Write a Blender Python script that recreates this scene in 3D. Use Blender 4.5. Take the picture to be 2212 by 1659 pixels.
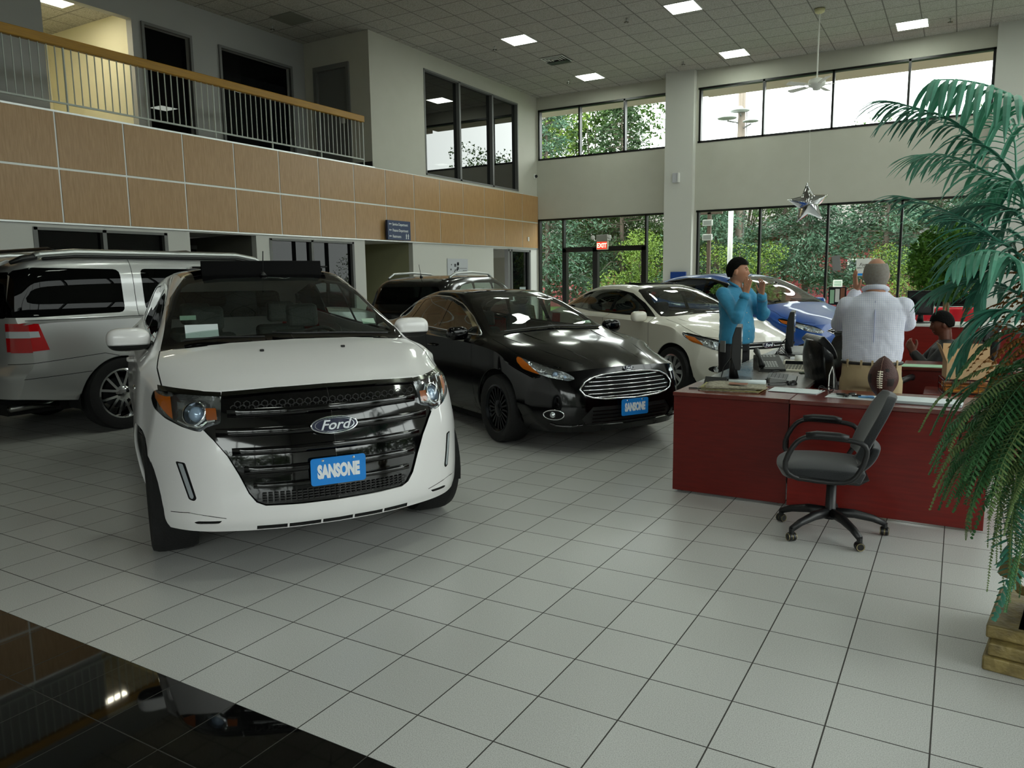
import bpy, bmesh, math, random
import numpy as np
from mathutils import Vector, Matrix
from mathutils.bvhtree import BVHTree
for o in list(bpy.data.objects): bpy.data.objects.remove(o)
S=bpy.context.scene; COL=S.collection; R=math.radians; PI=math.pi
# ---------------------------------------------------------------- camera
cam=bpy.data.cameras.new('camera'); cam.sensor_width=36; cam.lens=1639.4/2212*36; cam.clip_start=.05; cam.clip_end=300
co=bpy.data.objects.new('camera',cam); COL.objects.link(co); S.camera=co
def _rot(yaw,pitch,roll):
    cy,sy,cp,sp,cr,sr=math.cos(yaw),math.sin(yaw),math.cos(pitch),math.sin(pitch),math.cos(roll),math.sin(roll)
    f=Vector((-sy*cp,cy*cp,-sp)); r=Vector((cy,sy,0)); u=r.cross(f)
    return cr*r+sr*u, -sr*r+cr*u, f
_r,_u,_f=_rot(.531846504,.139969322,-.0127586227)
co.matrix_world=Matrix(((_r.x,_u.x,-_f.x,-.0043),(_r.y,_u.y,-_f.y,-2.7347),(_r.z,_u.z,-_f.z,1.6079),(0,0,0,1)))
# ---------------------------------------------------------------- world, exposure
W=bpy.data.worlds.new('World'); S.world=W; W.use_nodes=True
nt=W.node_tree; bg=nt.nodes['Background']
tc=nt.nodes.new('ShaderNodeTexCoord'); nz=nt.nodes.new('ShaderNodeTexNoise'); nz.inputs['Scale'].default_value=2.2; nz.inputs['Detail'].default_value=5
rp=nt.nodes.new('ShaderNodeValToRGB'); rp.color_ramp.elements[0].color=(.90,.94,.97,1); rp.color_ramp.elements[1].color=(1,1,.97,1)
nt.links.new(tc.outputs['Generated'],nz.inputs['Vector']); nt.links.new(nz.outputs['Fac'],rp.inputs['Fac']); nt.links.new(rp.outputs['Color'],bg.inputs['Color'])
bg.inputs['Strength'].default_value=4.4
S.view_settings.view_transform='Standard'; S.view_settings.look='None'; S.view_settings.exposure=0.55; S.view_settings.gamma=1; S.view_settings.use_curve_mapping=False
S.cycles.use_denoising=True
S.cycles.max_bounces=8; S.cycles.diffuse_bounces=5; S.cycles.glossy_bounces=4; S.cycles.transmission_bounces=6; S.cycles.transparent_max_bounces=24
S.cycles.sample_clamp_indirect=6; S.cycles.caustics_reflective=False; S.cycles.caustics_refractive=False
def portal(loc,rot,sx,sy):
    l=bpy.data.lights.new('window_portal','AREA'); l.shape='RECTANGLE'; l.size=sx; l.size_y=sy; l.cycles.is_portal=True
    o=bpy.data.objects.new('window_portal',l); o.location=loc; o.rotation_euler=rot; COL.objects.link(o)
# daylight enters through the glazing: back wall, the wall on the right, the shopfront behind the camera
portal((-2.84,17.4,2.2),(R(-90),0,0),6.4,4.4); portal((-2.84,17.4,5.6),(R(-90),0,0),6.4,1.5)
portal((-8.9,17.7,2.0),(R(-90),0,0),4,3.4); portal((-8.9,17.7,5.6),(R(-90),0,0),4,1.5)
portal((6.3,1.5,2.2),(0,R(90),0),4.0,9); portal((6.3,6,5.6),(0,R(90),0),1.5,17)
portal((2.0,-7.3,2.0),(R(90),0,0),8,3.6)
# ---------------------------------------------------------------- materials
MATS={}
def lin(c):
    if isinstance(c,str):
        c=[int(c[i:i+2],16)/255 for i in (0,2,4)]; return tuple(x/12.92 if x<=.04045 else ((x+.055)/1.055)**2.4 for x in c)
    return tuple(c)
def mat(name,color='808080',rough=.5,metal=0,coat=0,emit=0,spec=.5,noise=None,bump=None,sheen=0,alpha=1,trans=0):
    if name in MATS: return MATS[name]
    m=bpy.data.materials.new(name); m.use_nodes=True; t=m.node_tree; b=t.nodes['Principled BSDF']; c=lin(color)
    b.inputs['Base Color'].default_value=(*c,1); b.inputs['Roughness'].default_value=rough; b.inputs['Metallic'].default_value=metal
    b.inputs['Specular IOR Level'].default_value=spec; b.inputs['Coat Weight'].default_value=coat; b.inputs['Coat Roughness'].default_value=.04
    if trans: b.inputs['Transmission Weight'].default_value=trans
    if sheen: b.inputs['Sheen Weight'].default_value=sheen
    if emit: b.inputs['Emission Color'].default_value=(*c,1); b.inputs['Emission Strength'].default_value=emit
    if noise:   # (scale, second colour, contrast, stretch)
        sc,c2,ct,st=noise
        tx=t.nodes.new('ShaderNodeTexCoord'); mp=t.nodes.new('ShaderNodeMapping'); mp.inputs['Scale'].default_value=st; n=t.nodes.new('ShaderNodeTexNoise'); n.inputs['Scale'].default_value=sc; n.inputs['Detail'].default_value=4
        r=t.nodes.new('ShaderNodeValToRGB'); r.color_ramp.elements[0].position=.5-ct; r.color_ramp.elements[1].position=.5+ct
        r.color_ramp.elements[0].color=(*lin(c2),1); r.color_ramp.elements[1].color=(*c,1)
        t.links.new(tx.outputs['Object'],mp.inputs['Vector']); t.links.new(mp.outputs['Vector'],n.inputs['Vector']); t.links.new(n.outputs['Fac'],r.inputs['Fac']); t.links.new(r.outputs['Color'],b.inputs['Base Color'])
    if bump:    # (scale, strength)
        tx=t.nodes.new('ShaderNodeTexCoord'); n=t.nodes.new('ShaderNodeTexNoise'); n.inputs['Scale'].default_value=bump[0]; n.inputs['Detail'].default_value=3; bp=t.nodes.new('ShaderNodeBump'); bp.inputs['Strength'].default_value=bump[1]; bp.inputs['Distance'].default_value=.01
        t.links.new(tx.outputs['Object'],n.inputs['Vector']); t.links.new(n.outputs['Fac'],bp.inputs['Height']); t.links.new(bp.outputs['Normal'],b.inputs['Normal'])
    MATS[name]=m; return m
def glass(name,tint=(.8,.85,.82),refl=1.0,rough=0.0,base=None,opac=0.0):
    """thin pane: tinted transparency under a fresnel reflection; base/opac add a solid coat"""
    if name in MATS: return MATS[name]
    m=bpy.data.materials.new(name); m.use_nodes=True; t=m.node_tree; t.nodes.clear()
    out=t.nodes.new('ShaderNodeOutputMaterial'); tr=t.nodes.new('ShaderNodeBsdfTransparent'); tr.inputs['Color'].default_value=(*tint,1)
    gl=t.nodes.new('ShaderNodeBsdfGlossy'); gl.inputs['Roughness'].default_value=rough; gl.inputs['Color'].default_value=(1,1,1,1)
    fr=t.nodes.new('ShaderNodeFresnel'); fr.inputs['IOR'].default_value=1.5; mu=t.nodes.new('ShaderNodeMath'); mu.operation='MULTIPLY'; mu.inputs[1].default_value=refl; mu.use_clamp=True
    mx=t.nodes.new('ShaderNodeMixShader'); src=tr.outputs[0]
    geo=t.nodes.new('ShaderNodeNewGeometry'); 
    if base:
        d=t.nodes.new('ShaderNodeBsdfDiffuse'); d.inputs['Color'].default_value=(*lin(base),1); m2=t.nodes.new('ShaderNodeMixShader'); m2.inputs[0].default_value=opac
        t.links.new(src,m2.inputs[1]); t.links.new(d.outputs[0],m2.inputs[2]); src=m2.outputs[0]
    inv=t.nodes.new('ShaderNodeMath'); inv.operation='SUBTRACT'; inv.inputs[0].default_value=1
    t.links.new(geo.outputs['Backfacing'],inv.inputs[1]); m3=t.nodes.new('ShaderNodeMath'); m3.operation='MULTIPLY'
    t.links.new(fr.outputs[0],mu.inputs[0]); t.links.new(mu.outputs[0],m3.inputs[0]); t.links.new(inv.outputs[0],m3.inputs[1]); t.links.new(m3.outputs[0],mx.inputs[0])
    t.links.new(src,mx.inputs[1]); t.links.new(gl.outputs[0],mx.inputs[2]); t.links.new(mx.outputs[0],out.inputs[0])
    MATS[name]=m; return m
# ---------------------------------------------------------------- mesh building
class MB:
    def __init__(s): s.v=[]; s.f=[]
    def add(s,vs,fs):
        n=len(s.v); s.v+= [tuple(p) for p in vs]; s.f+=[tuple(i+n for i in f) for f in fs]; return s
    def box(s,x0,y0,z0,x1,y1,z1,mtx=None):
        vs=[Vector((x,y,z)) for z in (z0,z1) for x,y in ((x0,y0),(x1,y0),(x1,y1),(x0,y1))]
        if mtx: vs=[mtx@p for p in vs]
        return s.add(vs,[(0,3,2,1),(4,5,6,7),(0,1,5,4),(1,2,6,5),(2,3,7,6),(3,0,4,7)])
    def prism(s,pts,h0,h1,mtx=None,axis='z'):
        n=len(pts); f={'z':lambda a,b,c:(a,b,c),'y':lambda a,b,c:(a,c,b),'x':lambda a,b,c:(c,a,b)}[axis]
        vs=[Vector(f(a,b,h0)) for a,b in pts]+[Vector(f(a,b,h1)) for a,b in pts]
        if mtx: vs=[mtx@p for p in vs]
        return s.add(vs,[tuple(range(n))[::-1],tuple(range(n,2*n))]+[(i,(i+1)%n,n+(i+1)%n,n+i) for i in range(n)])
    def tube(s,pts,r,n=8,cap=True,flat=None):
        pts=[Vector(p) for p in pts]; m=len(pts); rs=r if isinstance(r,(list,tuple)) else [r]*m
        u=None; vs=[]
        for i,p in enumerate(pts):
            d=(pts[min(i+1,m-1)]-pts[max(i-1,0)]).normalized()
            if u is None: u=d.orthogonal().normalized() if flat is None else Vector(flat)
            u=(u-d*u.dot(d)).normalized(); w=d.cross(u)
            for k in range(n):
                a=2*PI*k/n; vs.append(p+rs[i]*(math.cos(a)*u+math.sin(a)*w))
        fs=[(i*n+k,i*n+(k+1)%n,(i+1)*n+(k+1)%n,(i+1)*n+k) for i in range(m-1) for k in range(n)]
        if cap: fs+=[tuple(range(n))[::-1],tuple(range((m-1)*n,m*n))]
        return s.add(vs,fs)
    def lathe(s,prof,n=24,mtx=None,cap=True,a0=0,a1=2*PI):
        """prof: (r,z) pairs; spun about z"""
        m=len(prof); full=abs(a1-a0-2*PI)<1e-6; k_=n if full else n+1
        vs=[Vector((r*math.cos(a0+(a1-a0)*k/n),r*math.sin(a0+(a1-a0)*k/n),z)) for r,z in prof for k in range(k_)]
        if mtx: vs=[mtx@p for p in vs]
        fs=[(i*k_+k,i*k_+(k+1)%k_,(i+1)*k_+(k+1)%k_,(i+1)*k_+k) for i in range(m-1) for k in range(n if full else n)]
        if cap and full: fs+=[tuple(range(k_))[::-1],tuple(range((m-1)*k_,m*k_))]
        return s.add(vs,fs)
    def grid(s,fn,nu,nv,closeu=False,closev=False):
        vs=[Vector(fn(i/(nu-(0 if closeu else 1)),j/(nv-(0 if closev else 1)))) for i in range(nu) for j in range(nv)]
        fs=[(i*nv+j,((i+1)%nu)*nv+j,((i+1)%nu)*nv+(j+1)%nv,i*nv+(j+1)%nv) for i in range(nu if closeu else nu-1) for j in range(nv if closev else nv-1)]
        return s.add(vs,fs)
    def ball(s,c,r,n=12,m=8,mtx=None):
        r=(r,r,r) if not isinstance(r,(list,tuple)) else r; c=Vector(c)
        def f(u,v):
            p=Vector((r[0]*math.cos(2*PI*u)*math.sin(PI*v),r[1]*math.sin(2*PI*u)*math.sin(PI*v),r[2]*math.cos(PI*v)))
            if mtx: p=mtx@p
            return c+p
        return s.grid(f,n,m,closeu=True)
    def build(s,name,m=None,parent=None,smooth=False,bevel=0,seg=2,sub=0,solid=0,loc=None,rot=None,auto=None,**props):
        me=bpy.data.meshes.new(name); me.from_pydata(s.v,[],s.f); me.validate()
        o=bpy.data.objects.new(name,me); COL.objects.link(o)
        if m: me.materials.append(m)
        if smooth or auto: me.shade_smooth()
        if auto: me.set_sharp_from_angle(angle=R(auto))
        if parent: o.parent=parent
        if loc: o.location=loc
        if rot: o.rotation_euler=rot
        if solid: d=o.modifiers.new('s','SOLIDIFY'); d.thickness=solid
        if bevel: d=o.modifiers.new('b','BEVEL'); d.width=bevel; d.segments=seg; d.limit_method='ANGLE'; d.angle_limit=R(40)
        if sub: d=o.modifiers.new('u','SUBSURF'); d.levels=sub; d.render_levels=sub
        for k,v in props.items(): o[k]=v
        return o
def tag(o,label,cat,group=None,kind=None):
    if label: o['label']=label
    if cat: o['category']=cat
    if group: o['group']=group
    if kind: o['kind']=kind
    return o
def empty(name,label,cat,loc=(0,0,0),rz=0,group=None):
    o=bpy.data.objects.new(name,None); COL.objects.link(o); o.location=loc; o.rotation_euler=(0,0,rz); o.empty_display_size=.2
    return tag(o,label,cat,group)
def copy_tree(o,parent=None):
    c=o.copy(); COL.objects.link(c)
    if parent: c.parent=parent
    for ch in list(o.children): copy_tree(ch,c)
    return c
def st(o): o['kind']='structure'; return o
def textmesh(txt,size,ext,m,parent,name='lettering',mtx=None,bold=0,sx=1.0,shear=0,align='CENTER'):
    cu=bpy.data.curves.new(name,'FONT'); cu.body=txt; cu.size=size; cu.extrude=ext; cu.offset=bold; cu.shear=shear; cu.align_x=align; cu.align_y='CENTER'; cu.resolution_u=3
    t=bpy.data.objects.new(name,cu); COL.objects.link(t); dg=bpy.context.evaluated_depsgraph_get(); me=bpy.data.meshes.new_from_object(t.evaluated_get(dg)); bpy.data.objects.remove(t)
    me.transform(Matrix.Diagonal((sx,1,1,1)))
    if mtx: me.transform(mtx)
    me.materials.clear(); me.materials.append(m); o=bpy.data.objects.new(name,me); COL.objects.link(o)
    if parent: o.parent=parent
    return o
# ================================================================ room shell
ZC=6.732; XL=-10.93; YB=17.43; YR=17.09
def node_grid_mat(name,T,gap,c1,c2,grout,rough,speck,offs=(0,0),spec=.5,bumpy=0):
    """square tiles of size T aligned to the room, speckled, with grout lines"""
    m=bpy.data.materials.new(name); m.use_nodes=True; t=m.node_tree; b=t.nodes['Principled BSDF']; L=t.links.new
    def N(tp,**k):
        n=t.nodes.new(tp)
        for a,v in k.items(): setattr(n,a,v)
        return n
    tx=N('ShaderNodeTexCoord'); sp=N('ShaderNodeSeparateXYZ'); L(tx.outputs['Object'],sp.inputs[0])
    ds=[]; ids=[]
    for i,ax in enumerate('XY'):
        a=N('ShaderNodeMath',operation='ADD'); a.inputs[1].default_value=offs[i]+100*T; L(sp.outputs[ax],a.inputs[0])
        q=N('ShaderNodeMath',operation='DIVIDE'); q.inputs[1].default_value=T; L(a.outputs[0],q.inputs[0])
        fl=N('ShaderNodeMath',operation='FLOOR'); L(q.outputs[0],fl.inputs[0]); ids.append(fl)
        fr=N('ShaderNodeMath',operation='FRACT'); L(q.outputs[0],fr.inputs[0])
        s=N('ShaderNodeMath',operation='SUBTRACT'); s.inputs[1].default_value=.5; L(fr.outputs[0],s.inputs[0])
        ab=N('ShaderNodeMath',operation='ABSOLUTE'); L(s.outputs[0],ab.inputs[0]); ds.append(ab)
    mxx=N('ShaderNodeMath',operation='MAXIMUM'); L(ds[0].outputs[0],mxx.inputs[0]); L(ds[1].outputs[0],mxx.inputs[1])
    gt=N('ShaderNodeMath',operation='GREATER_THAN'); gt.inputs[1].default_value=.5-gap/T/2; L(mxx.outputs[0],gt.inputs[0])
    cb=N('ShaderNodeCombineXYZ'); L(ids[0].outputs[0],cb.inputs[0]); L(ids[1].outputs[0],cb.inputs[1])
    wn=N('ShaderNodeTexWhiteNoise'); L(cb.outputs[0],wn.inputs['Vector'])
    n=N('ShaderNodeTexNoise'); n.inputs['Scale'].default_value=speck; n.inputs['Detail'].default_value=2; L(tx.outputs['Object'],n.inputs['Vector'])
    r=N('ShaderNodeValToRGB'); r.color_ramp.elements[0].position=.36; r.color_ramp.elements[1].position=.56
    r.color_ramp.elements[0].color=(*lin(c2),1); r.color_ramp.elements[1].color=(*lin(c1),1); L(n.outputs['Fac'],r.inputs['Fac'])
    mr=N('ShaderNodeMapRange'); mr.inputs['To Min'].default_value=.95; mr.inputs['To Max'].default_value=1.03; L(wn.outputs['Value'],mr.inputs['Value'])
    vm=N('ShaderNodeVectorMath',operation='SCALE'); L(r.outputs['Color'],vm.inputs[0]); L(mr.outputs[0],vm.inputs['Scale'])
    mx=N('ShaderNodeMix',data_type='RGBA'); L(gt.outputs[0],mx.inputs['Factor']); L(vm.outputs[0],mx.inputs[6]); mx.inputs[7].default_value=(*lin(grout),1)
    L(mx.outputs[2],b.inputs['Base Color'])
    rr=N('ShaderNodeMapRange'); rr.inputs['To Min'].default_value=rough; rr.inputs['To Max'].default_value=.8; L(gt.outputs[0],rr.inputs['Value']); L(rr.outputs[0],b.inputs['Roughness'])
    b.inputs['Specular IOR Level'].default_value=spec
    bp=N('ShaderNodeBump'); bp.inputs['Strength'].default_value=.6; bp.inputs['Distance'].default_value=.002; bp.invert=True; L(gt.outputs[0],bp.inputs['Height']); L(bp.outputs[0],b.inputs['Normal'])
    MATS[name]=m; return m
m_tile=node_grid_mat('floor tile speckled grey',.33,.0055,'C9C9C6','A9A9A6','3A3733',.30,260,spec=.45)
m_dark=node_grid_mat('floor tile polished black',.33,.004,'0B0B0B','080808','2A2824',.03,200,offs=(0,.94),spec=.6)
m_ceil=node_grid_mat('ceiling tile',.6096,.022,'B9B7B1','969489','77756F',.9,55,offs=(8.63+.3048,-14.05),spec=.2)
m_wall=mat('wall paint','C4C3B8',.75,noise=(3,'BFBEB2',.3,(1,1,1)),spec=.2)
m_wallw=mat('wall paint white','D2D2CC',.7,spec=.2)
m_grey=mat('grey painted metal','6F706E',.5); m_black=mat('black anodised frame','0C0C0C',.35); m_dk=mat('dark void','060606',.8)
m_alu=mat('brushed aluminium','C9CCCB',.35,.9); m_blk=mat('black plastic','0B0B0C',.4); m_chrome=mat('chrome','E6E8EA',.06,1)
m_white=mat('white plastic','E4E4E0',.4); m_rub=mat('rubber','0D0D0D',.75); m_base=mat('dark vinyl base','1A1A1B',.5)
m_wood=mat('maple veneer','BC9668',.35,noise=(9,'A67F50',.25,(6,6,.55)),spec=.5)
m_rail=mat('orange maple handrail','B8880E',.45,noise=(14,'9A6C0A',.3,(1,.3,6)))
m_wing=glass('window glass',(.93,.96,.94),.9); m_offg=glass('unlit office glass',(.05,.055,.055),.35,base='0A0B0C',opac=.8); m_offu=glass('upper office glass',(.05,.055,.055),2.0,base='0A0B0C',opac=.8)  # office panes: darkness of the rooms behind is put into the base colour
def box(name,a,b,m,parent=None,bevel=0,**k):
    o=MB().box(*a,*b).build(name,m,parent,bevel=bevel,**k); return o
st(box('floor',(-16,-.94,-.25),(7,17.6,0),m_tile)); st(box('floor_dark',(-16,-8,-.25),(7,-.94,0),m_dark))
def wall_grid(name,plane,const,thick,u0,u1,z0,z1,holes,m):
    """wall in the plane with rectangular holes (u0,u1,z0,z1), built of boxes in one mesh"""
    us=sorted({u0,u1}|{h[0] for h in holes}|{h[1] for h in holes}); zs=sorted({z0,z1}|{h[2] for h in holes}|{h[3] for h in holes}); b=MB()
    us=[u for u in us if u0<=u<=u1]; zs=[z for z in zs if z0<=z<=z1]
    for i in range(len(us)-1):
        j=0
        while j<len(zs)-1:
            def hole(j): 
                c=((us[i]+us[i+1])/2,(zs[j]+zs[j+1])/2); return any(h[0]<c[0]<h[1] and h[2]<c[1]<h[3] for h in holes)
            if hole(j): j+=1; continue
            k=j
            while k+1<len(zs)-1 and not hole(k+1): k+=1
            if plane=='x': b.box(const,us[i],zs[j],const+thick,us[i+1],zs[k+1])
            else: b.box(us[i],const,zs[j],us[i+1],const+thick,zs[k+1])
            j=k+1
    return st(b.build(name,m))
# ceiling
st(box('ceiling',(-16,-8,ZC),(7,17.6,ZC+.2),m_ceil))
# lower left wall under the fascia
wall_grid('wall_left_lower','x',XL-.12,.12,-8,17.6,0,2.42,[(3.05,5.08,.1,2.37),(5.5,6.87,0,2.4),(7.18,9.42,.1,2.37),(9.77,11.41,0,2.42),(14.93,16.98,0,2.38),(-3,2.4,.1,2.37)],m_wallw)
# upper left wall, with the office window
wall_grid('wall_left','x',XL-.15,.15,10.12,17.6,3.96,ZC,[(12.0,16.33,4.0,6.38)],m_wall)
# alcove behind the fascia
b=MB(); b.box(-12.5,9.75,0,-12.4,11.43,2.42); b.box(-12.5,9.65,0,-11.05,9.77,2.42); b.box(-12.5,11.41,0,-11.05,11.5,2.42); st(b.build('wall_alcove',mat('olive wall paint','9C9B7C',.7)))
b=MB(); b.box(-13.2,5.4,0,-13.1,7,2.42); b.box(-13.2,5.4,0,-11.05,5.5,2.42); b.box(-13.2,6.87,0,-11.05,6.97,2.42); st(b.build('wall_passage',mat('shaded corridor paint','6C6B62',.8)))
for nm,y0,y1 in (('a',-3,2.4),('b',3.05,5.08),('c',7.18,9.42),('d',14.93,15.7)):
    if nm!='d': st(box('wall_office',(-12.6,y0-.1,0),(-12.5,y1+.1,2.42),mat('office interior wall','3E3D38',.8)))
# mezzanine slab, rear wall with openings, side return
st(box('floor_mezzanine',(-16,-8,2.43),(XL-.13,10.13,3.93),m_wallw)); st(box('ceiling_lower',(-16,10.13,2.42),(XL-.13,17.6,3.9),m_wallw))
wall_grid('wall_mezzanine','x',-12.93,.15,-8,10.3,3.93,ZC,[(4.48,6.02,3.93,6.17),(6.24,7.17,3.93,6.12),(7.88,9.68,3.93,6.12)],mat('mezzanine paint','A7A8A6',.75,spec=.2))
wall_grid('wall_mezzanine_return','y',10.12,.12,-12.78,XL-.149,3.93,ZC,[(-12.44,-11.55,3.93,6.1)],m_wall)
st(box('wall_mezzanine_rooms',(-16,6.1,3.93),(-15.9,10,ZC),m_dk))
b=MB(); b.box(-15.5,6.02,3.93,-12.93,6.14,ZC); b.box(-15.5,4.0,3.93,-15.4,6.1,ZC); b.box(-15.5,4.36,3.93,-12.93,4.48,ZC); st(b.build('wall_hallway',mat('cream hallway paint','DDD8BC',.7)))
st(box('ceiling_hallway',(-15.5,4.4,6.3),(-12.93,6.1,6.4),m_ceil))
for i,(y0,y1) in enumerate(((6.24,7.17),(7.88,9.68))):
    b=MB(); b.box(-12.8,y0-.05,3.93,-12.74,y0,6.17); b.box(-12.8,y1,3.93,-12.74,y1+.05,6.17); b.box(-12.8,y0,6.12,-12.74,y1,6.17); st(b.build(f'trim_{i+1}',m_grey))
    st(box(f'window_{i+11}',(-12.9,y0,4.05),(-12.88,y1,6.12),m_offg))
d=st(box('door_1',(-12.46,10.16,3.93),(-11.53,10.2,6.12),m_grey)); b=MB(); b.box(-12.5,10.08,3.93,-12.42,10.2,6.18); b.box(-11.56,10.08,3.93,-11.48,10.2,6.18); b.box(-12.42,10.08,6.08,-11.56,10.2,6.18); b.build('door_frame',m_grey,d); box('door_sign',(-11.78,10.14,4.95),(-11.68,10.16,5.12),m_white,d)
st(box('baseboard_mezzanine',(-12.9,10.1,3.93),(XL,10.13,4.08),m_base)); st(box('baseboard_mezzanine_rear',(-12.78,6.02,3.93),(-12.76,7.88,4.05),m_base))
# fascia of maple panels, two rows on a 1 m pitch
st(box('wall_fascia_backing',(XL-.12,-8,2.43),(XL+.020,17.43,3.955),mat('bright trim strip','D8DAD6',.4,.3)))
seams=[3.46+k*1.003 for k in range(-6,15)]; seams=[-5]+seams
for i,y in enumerate(seams):
    y1=seams[i+1] if i+1<len(seams) else 17.43
    for z0,z1 in ((2.445,3.165),(3.195,3.94)):
        o=box('fascia_panel',(XL,y+.012,z0),(XL+.028,y1-.012,z1),m_wood,bevel=.003); o['kind']='structure'
st(box('trim_1',(XL-.13,-8,3.94),(XL+.03,10.15,3.965),m_alu)); st(box('trim_2',(XL-.13,-8,2.42),(XL+.03,17.43,2.44),m_alu))
# office window above the fascia
w=st(MB().build('window_1',m_black)); 
box('pane',(XL-.09,12.03,4.03),(XL-.08,16.30,6.35),m_offu,w)
b=MB(); 
for y0,y1 in ((12.0,12.04),(13.42,13.49),(14.96,15.03),(16.29,16.33)): b.box(XL-.12,y0,4.0,XL+.012,y1,6.38)
b.box(XL-.12,12,6.34,XL+.012,16.33,6.38); b.box(XL-.12,12,4.0,XL+.012,16.33,4.04); b.build('window_frame',m_grey,w)
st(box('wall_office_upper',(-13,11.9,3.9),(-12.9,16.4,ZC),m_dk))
# ground-floor office windows
for i,(y0,y1,mul) in enumerate(((-3,2.4,(-1,.8)),(3.05,5.08,(4.05,)),(7.18,9.42,(8.24,)))):
    w=st(MB().build(f'window_{i+2}',m_black)); box('pane',(XL-.07,y0,.1),(XL-.06,y1,2.37),m_offg,w); b=MB()
    for y in [y0+.02]+list(mul)+[y1-.02]: b.box(XL-.1,y-.03,.1,XL+.01,y+.03,2.37)
    b.box(XL-.1,y0,2.33,XL+.01,y1,2.37); b.box(XL-.1,y0,.1,XL+.01,y1,.16); b.build('window_frame',m_grey,w)
# dark opening between offices has an inner glazed screen
w=st(MB().build('window_6',m_black)); box('pane',(-12.6,5.5,.1),(-12.59,6.87,2.2),m_offg,w); b=MB(); b.box(-12.62,6.05,0,-12.56,6.12,2.2); b.box(-12.62,5.5,2.2,-12.56,6.87,2.28); b.build('window_frame',m_grey,w)
# alcove door
d=st(box('door_2',(-12.38,10.3,0),(-12.34,11.16,2.06),m_grey)); b=MB(); b.box(-12.4,10.2,0,-12.3,10.3,2.16); b.box(-12.4,11.16,0,-12.3,11.26,2.16); b.box(-12.4,10.3,2.06,-12.3,11.16,2.16); b.build('door_frame',m_grey,d); box('door_closer',(-12.34,10.4,1.93),(-12.28,10.72,2.0),mat('cream metal','B5A77C',.5),d); box('door_sign',(-12.34,10.62,1.5),(-12.335,10.85,1.56),m_blk,d)
# glazed side entrance beside the corner
d=st(MB().build('door_3',m_black)); b=MB()
for y0,y1 in ((15.68,15.76),(15.86,15.92),(16.9,16.98)): b.box(XL-.1,y0,0,XL+.02,y1,2.38)
b.box(XL-.1,15.7,2.32,XL+.02,16.98,2.38); b.build('door_frame',m_grey,d); box('pane',(XL-.06,15.92,.1),(XL-.05,16.9,2.32),m_offg,d); box('notice',(XL-.04,16.4,1.12),(XL-.035,16.75,1.32),mat('faded paper','8E9A98',.8),d); box('notice',(XL-.04,16.32,.75),(XL-.035,16.55,1.05),mat('paper white','D9E2E4',.8),d)
b=MB(); b.box(-13.0,17.3,0,XL-.12,17.5,.4); b.box(-13.0,17.3,2.2,XL-.12,17.5,2.42); b.box(-13,14.8,0,-12.9,17.5,2.42); st(b.build('wall_vestibule',m_wallw))
# back wall, two planes with the square column between
def glazed(name,Y,x0,x1,z0,z1,bays,extra=()):
    w=st(MB().build(name,m_black)); box('pane',(x0,Y+.08,z0),(x1,Y+.09,z1),m_wing,w); b=MB()
    for x in bays: b.box(x-.025,Y-.01,z0,x+.025,Y+.14,z1)
    b.box(x0,Y-.01,z1-.05,x1,Y+.14,z1); b.box(x0,Y-.01,z0,x1,Y+.14,z0+.05)
    for e in extra: b.box(*e)
    b.build('window_frame',m_black,w); return w
wall_grid('wall_back_left','y',YB,.17,-13,-6.5,0,ZC,[(-10.88,-6.9,4.96,6.38),(-10.9,-6.9,0,3.28)],m_wall)
wall_grid('wall_back','y',YR,.2,-6.2,7,0,ZC,[(-6.0,.33,4.95,6.31),(-6.0,.35,.12,3.26),(1.2,6,.12,3.26),(1.2,6,4.95,6.31)],m_wall)
st(box('wall_column',(-6.85,16.88,0),(-6.1,17.6,ZC),m_wallw)); st(box('wall_column_right',(.36,16.9,0),(1.15,17.3,ZC),m_wallw))
glazed('window_7',YB,-10.88,-6.85,4.96,6.38,(-10.85,-9.56,-8.2,-6.88))
glazed('window_8',YR,-6.05,.36,4.95,6.31,(-6.0,-4.43,-2.85,-1.27,.33)); glazed('window_9',YR,-6.05,.36,.12,3.26,(-6.0,-4.43,-2.84,-1.26,.33))
glazed('window_10',YR,1.2,6,.12,3.26,(1.2,2.8,4.4,6)); glazed('window_14',YR,1.2,6,4.95,6.31,(1.2,2.8,4.4,6))
Y=YB
glazed('door_4',YB,-10.9,-6.9,.0,3.28,(-10.87,-10.08,-7.55,-6.93),((-10.1,Y-.02,2.3,-7.55,Y+.14,2.44),(-10.1,Y-.02,0,-9.97,Y+.14,2.4),(-9.13,Y-.02,0,-8.98,Y+.14,2.4),(-7.66,Y-.02,0,-7.52,Y+.14,2.4)))
# right wall and the shopfront behind the camera, both glazed
wall_grid('wall_right','x',6.2,.15,-8,17.3,0,ZC,[(-3,6.2,.3,3.9),(-3,15.5,4.9,6.3)],m_wallw)
for nm,z0,z1,y1,nk in (('window_15',.3,3.9,6.2,7),('window_16',4.9,6.3,15.5,13)):
    w=st(box(nm,(6.27,-3,z0),(6.28,y1,z1),m_wing)); b=MB()
    for k in range(nk): b.box(6.2,-3+k*1.54-.025,z0,6.34,-3+k*1.54+.025,z1)
    b.box(6.2,-3,z0,6.34,y1,z0+.05); b.box(6.2,-3,z1-.05,6.34,y1,z1); b.build('window_frame',m_black,w)
wall_grid('wall_front','y',-7.4,.15,-16,7,0,ZC,[(-2,6,.25,3.8)],m_wallw)
w=st(box('window_17',(-2,-7.33,.25),(6,-7.32,3.8),m_wing)); b=MB()
for k in range(6): b.box(-2+k*1.6-.025,-7.4,.25,-2+k*1.6+.025,-7.26,3.8)
b.box(-2,-7.4,2.4,6,-7.26,2.46); b.build('window_frame',m_black,w)
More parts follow.
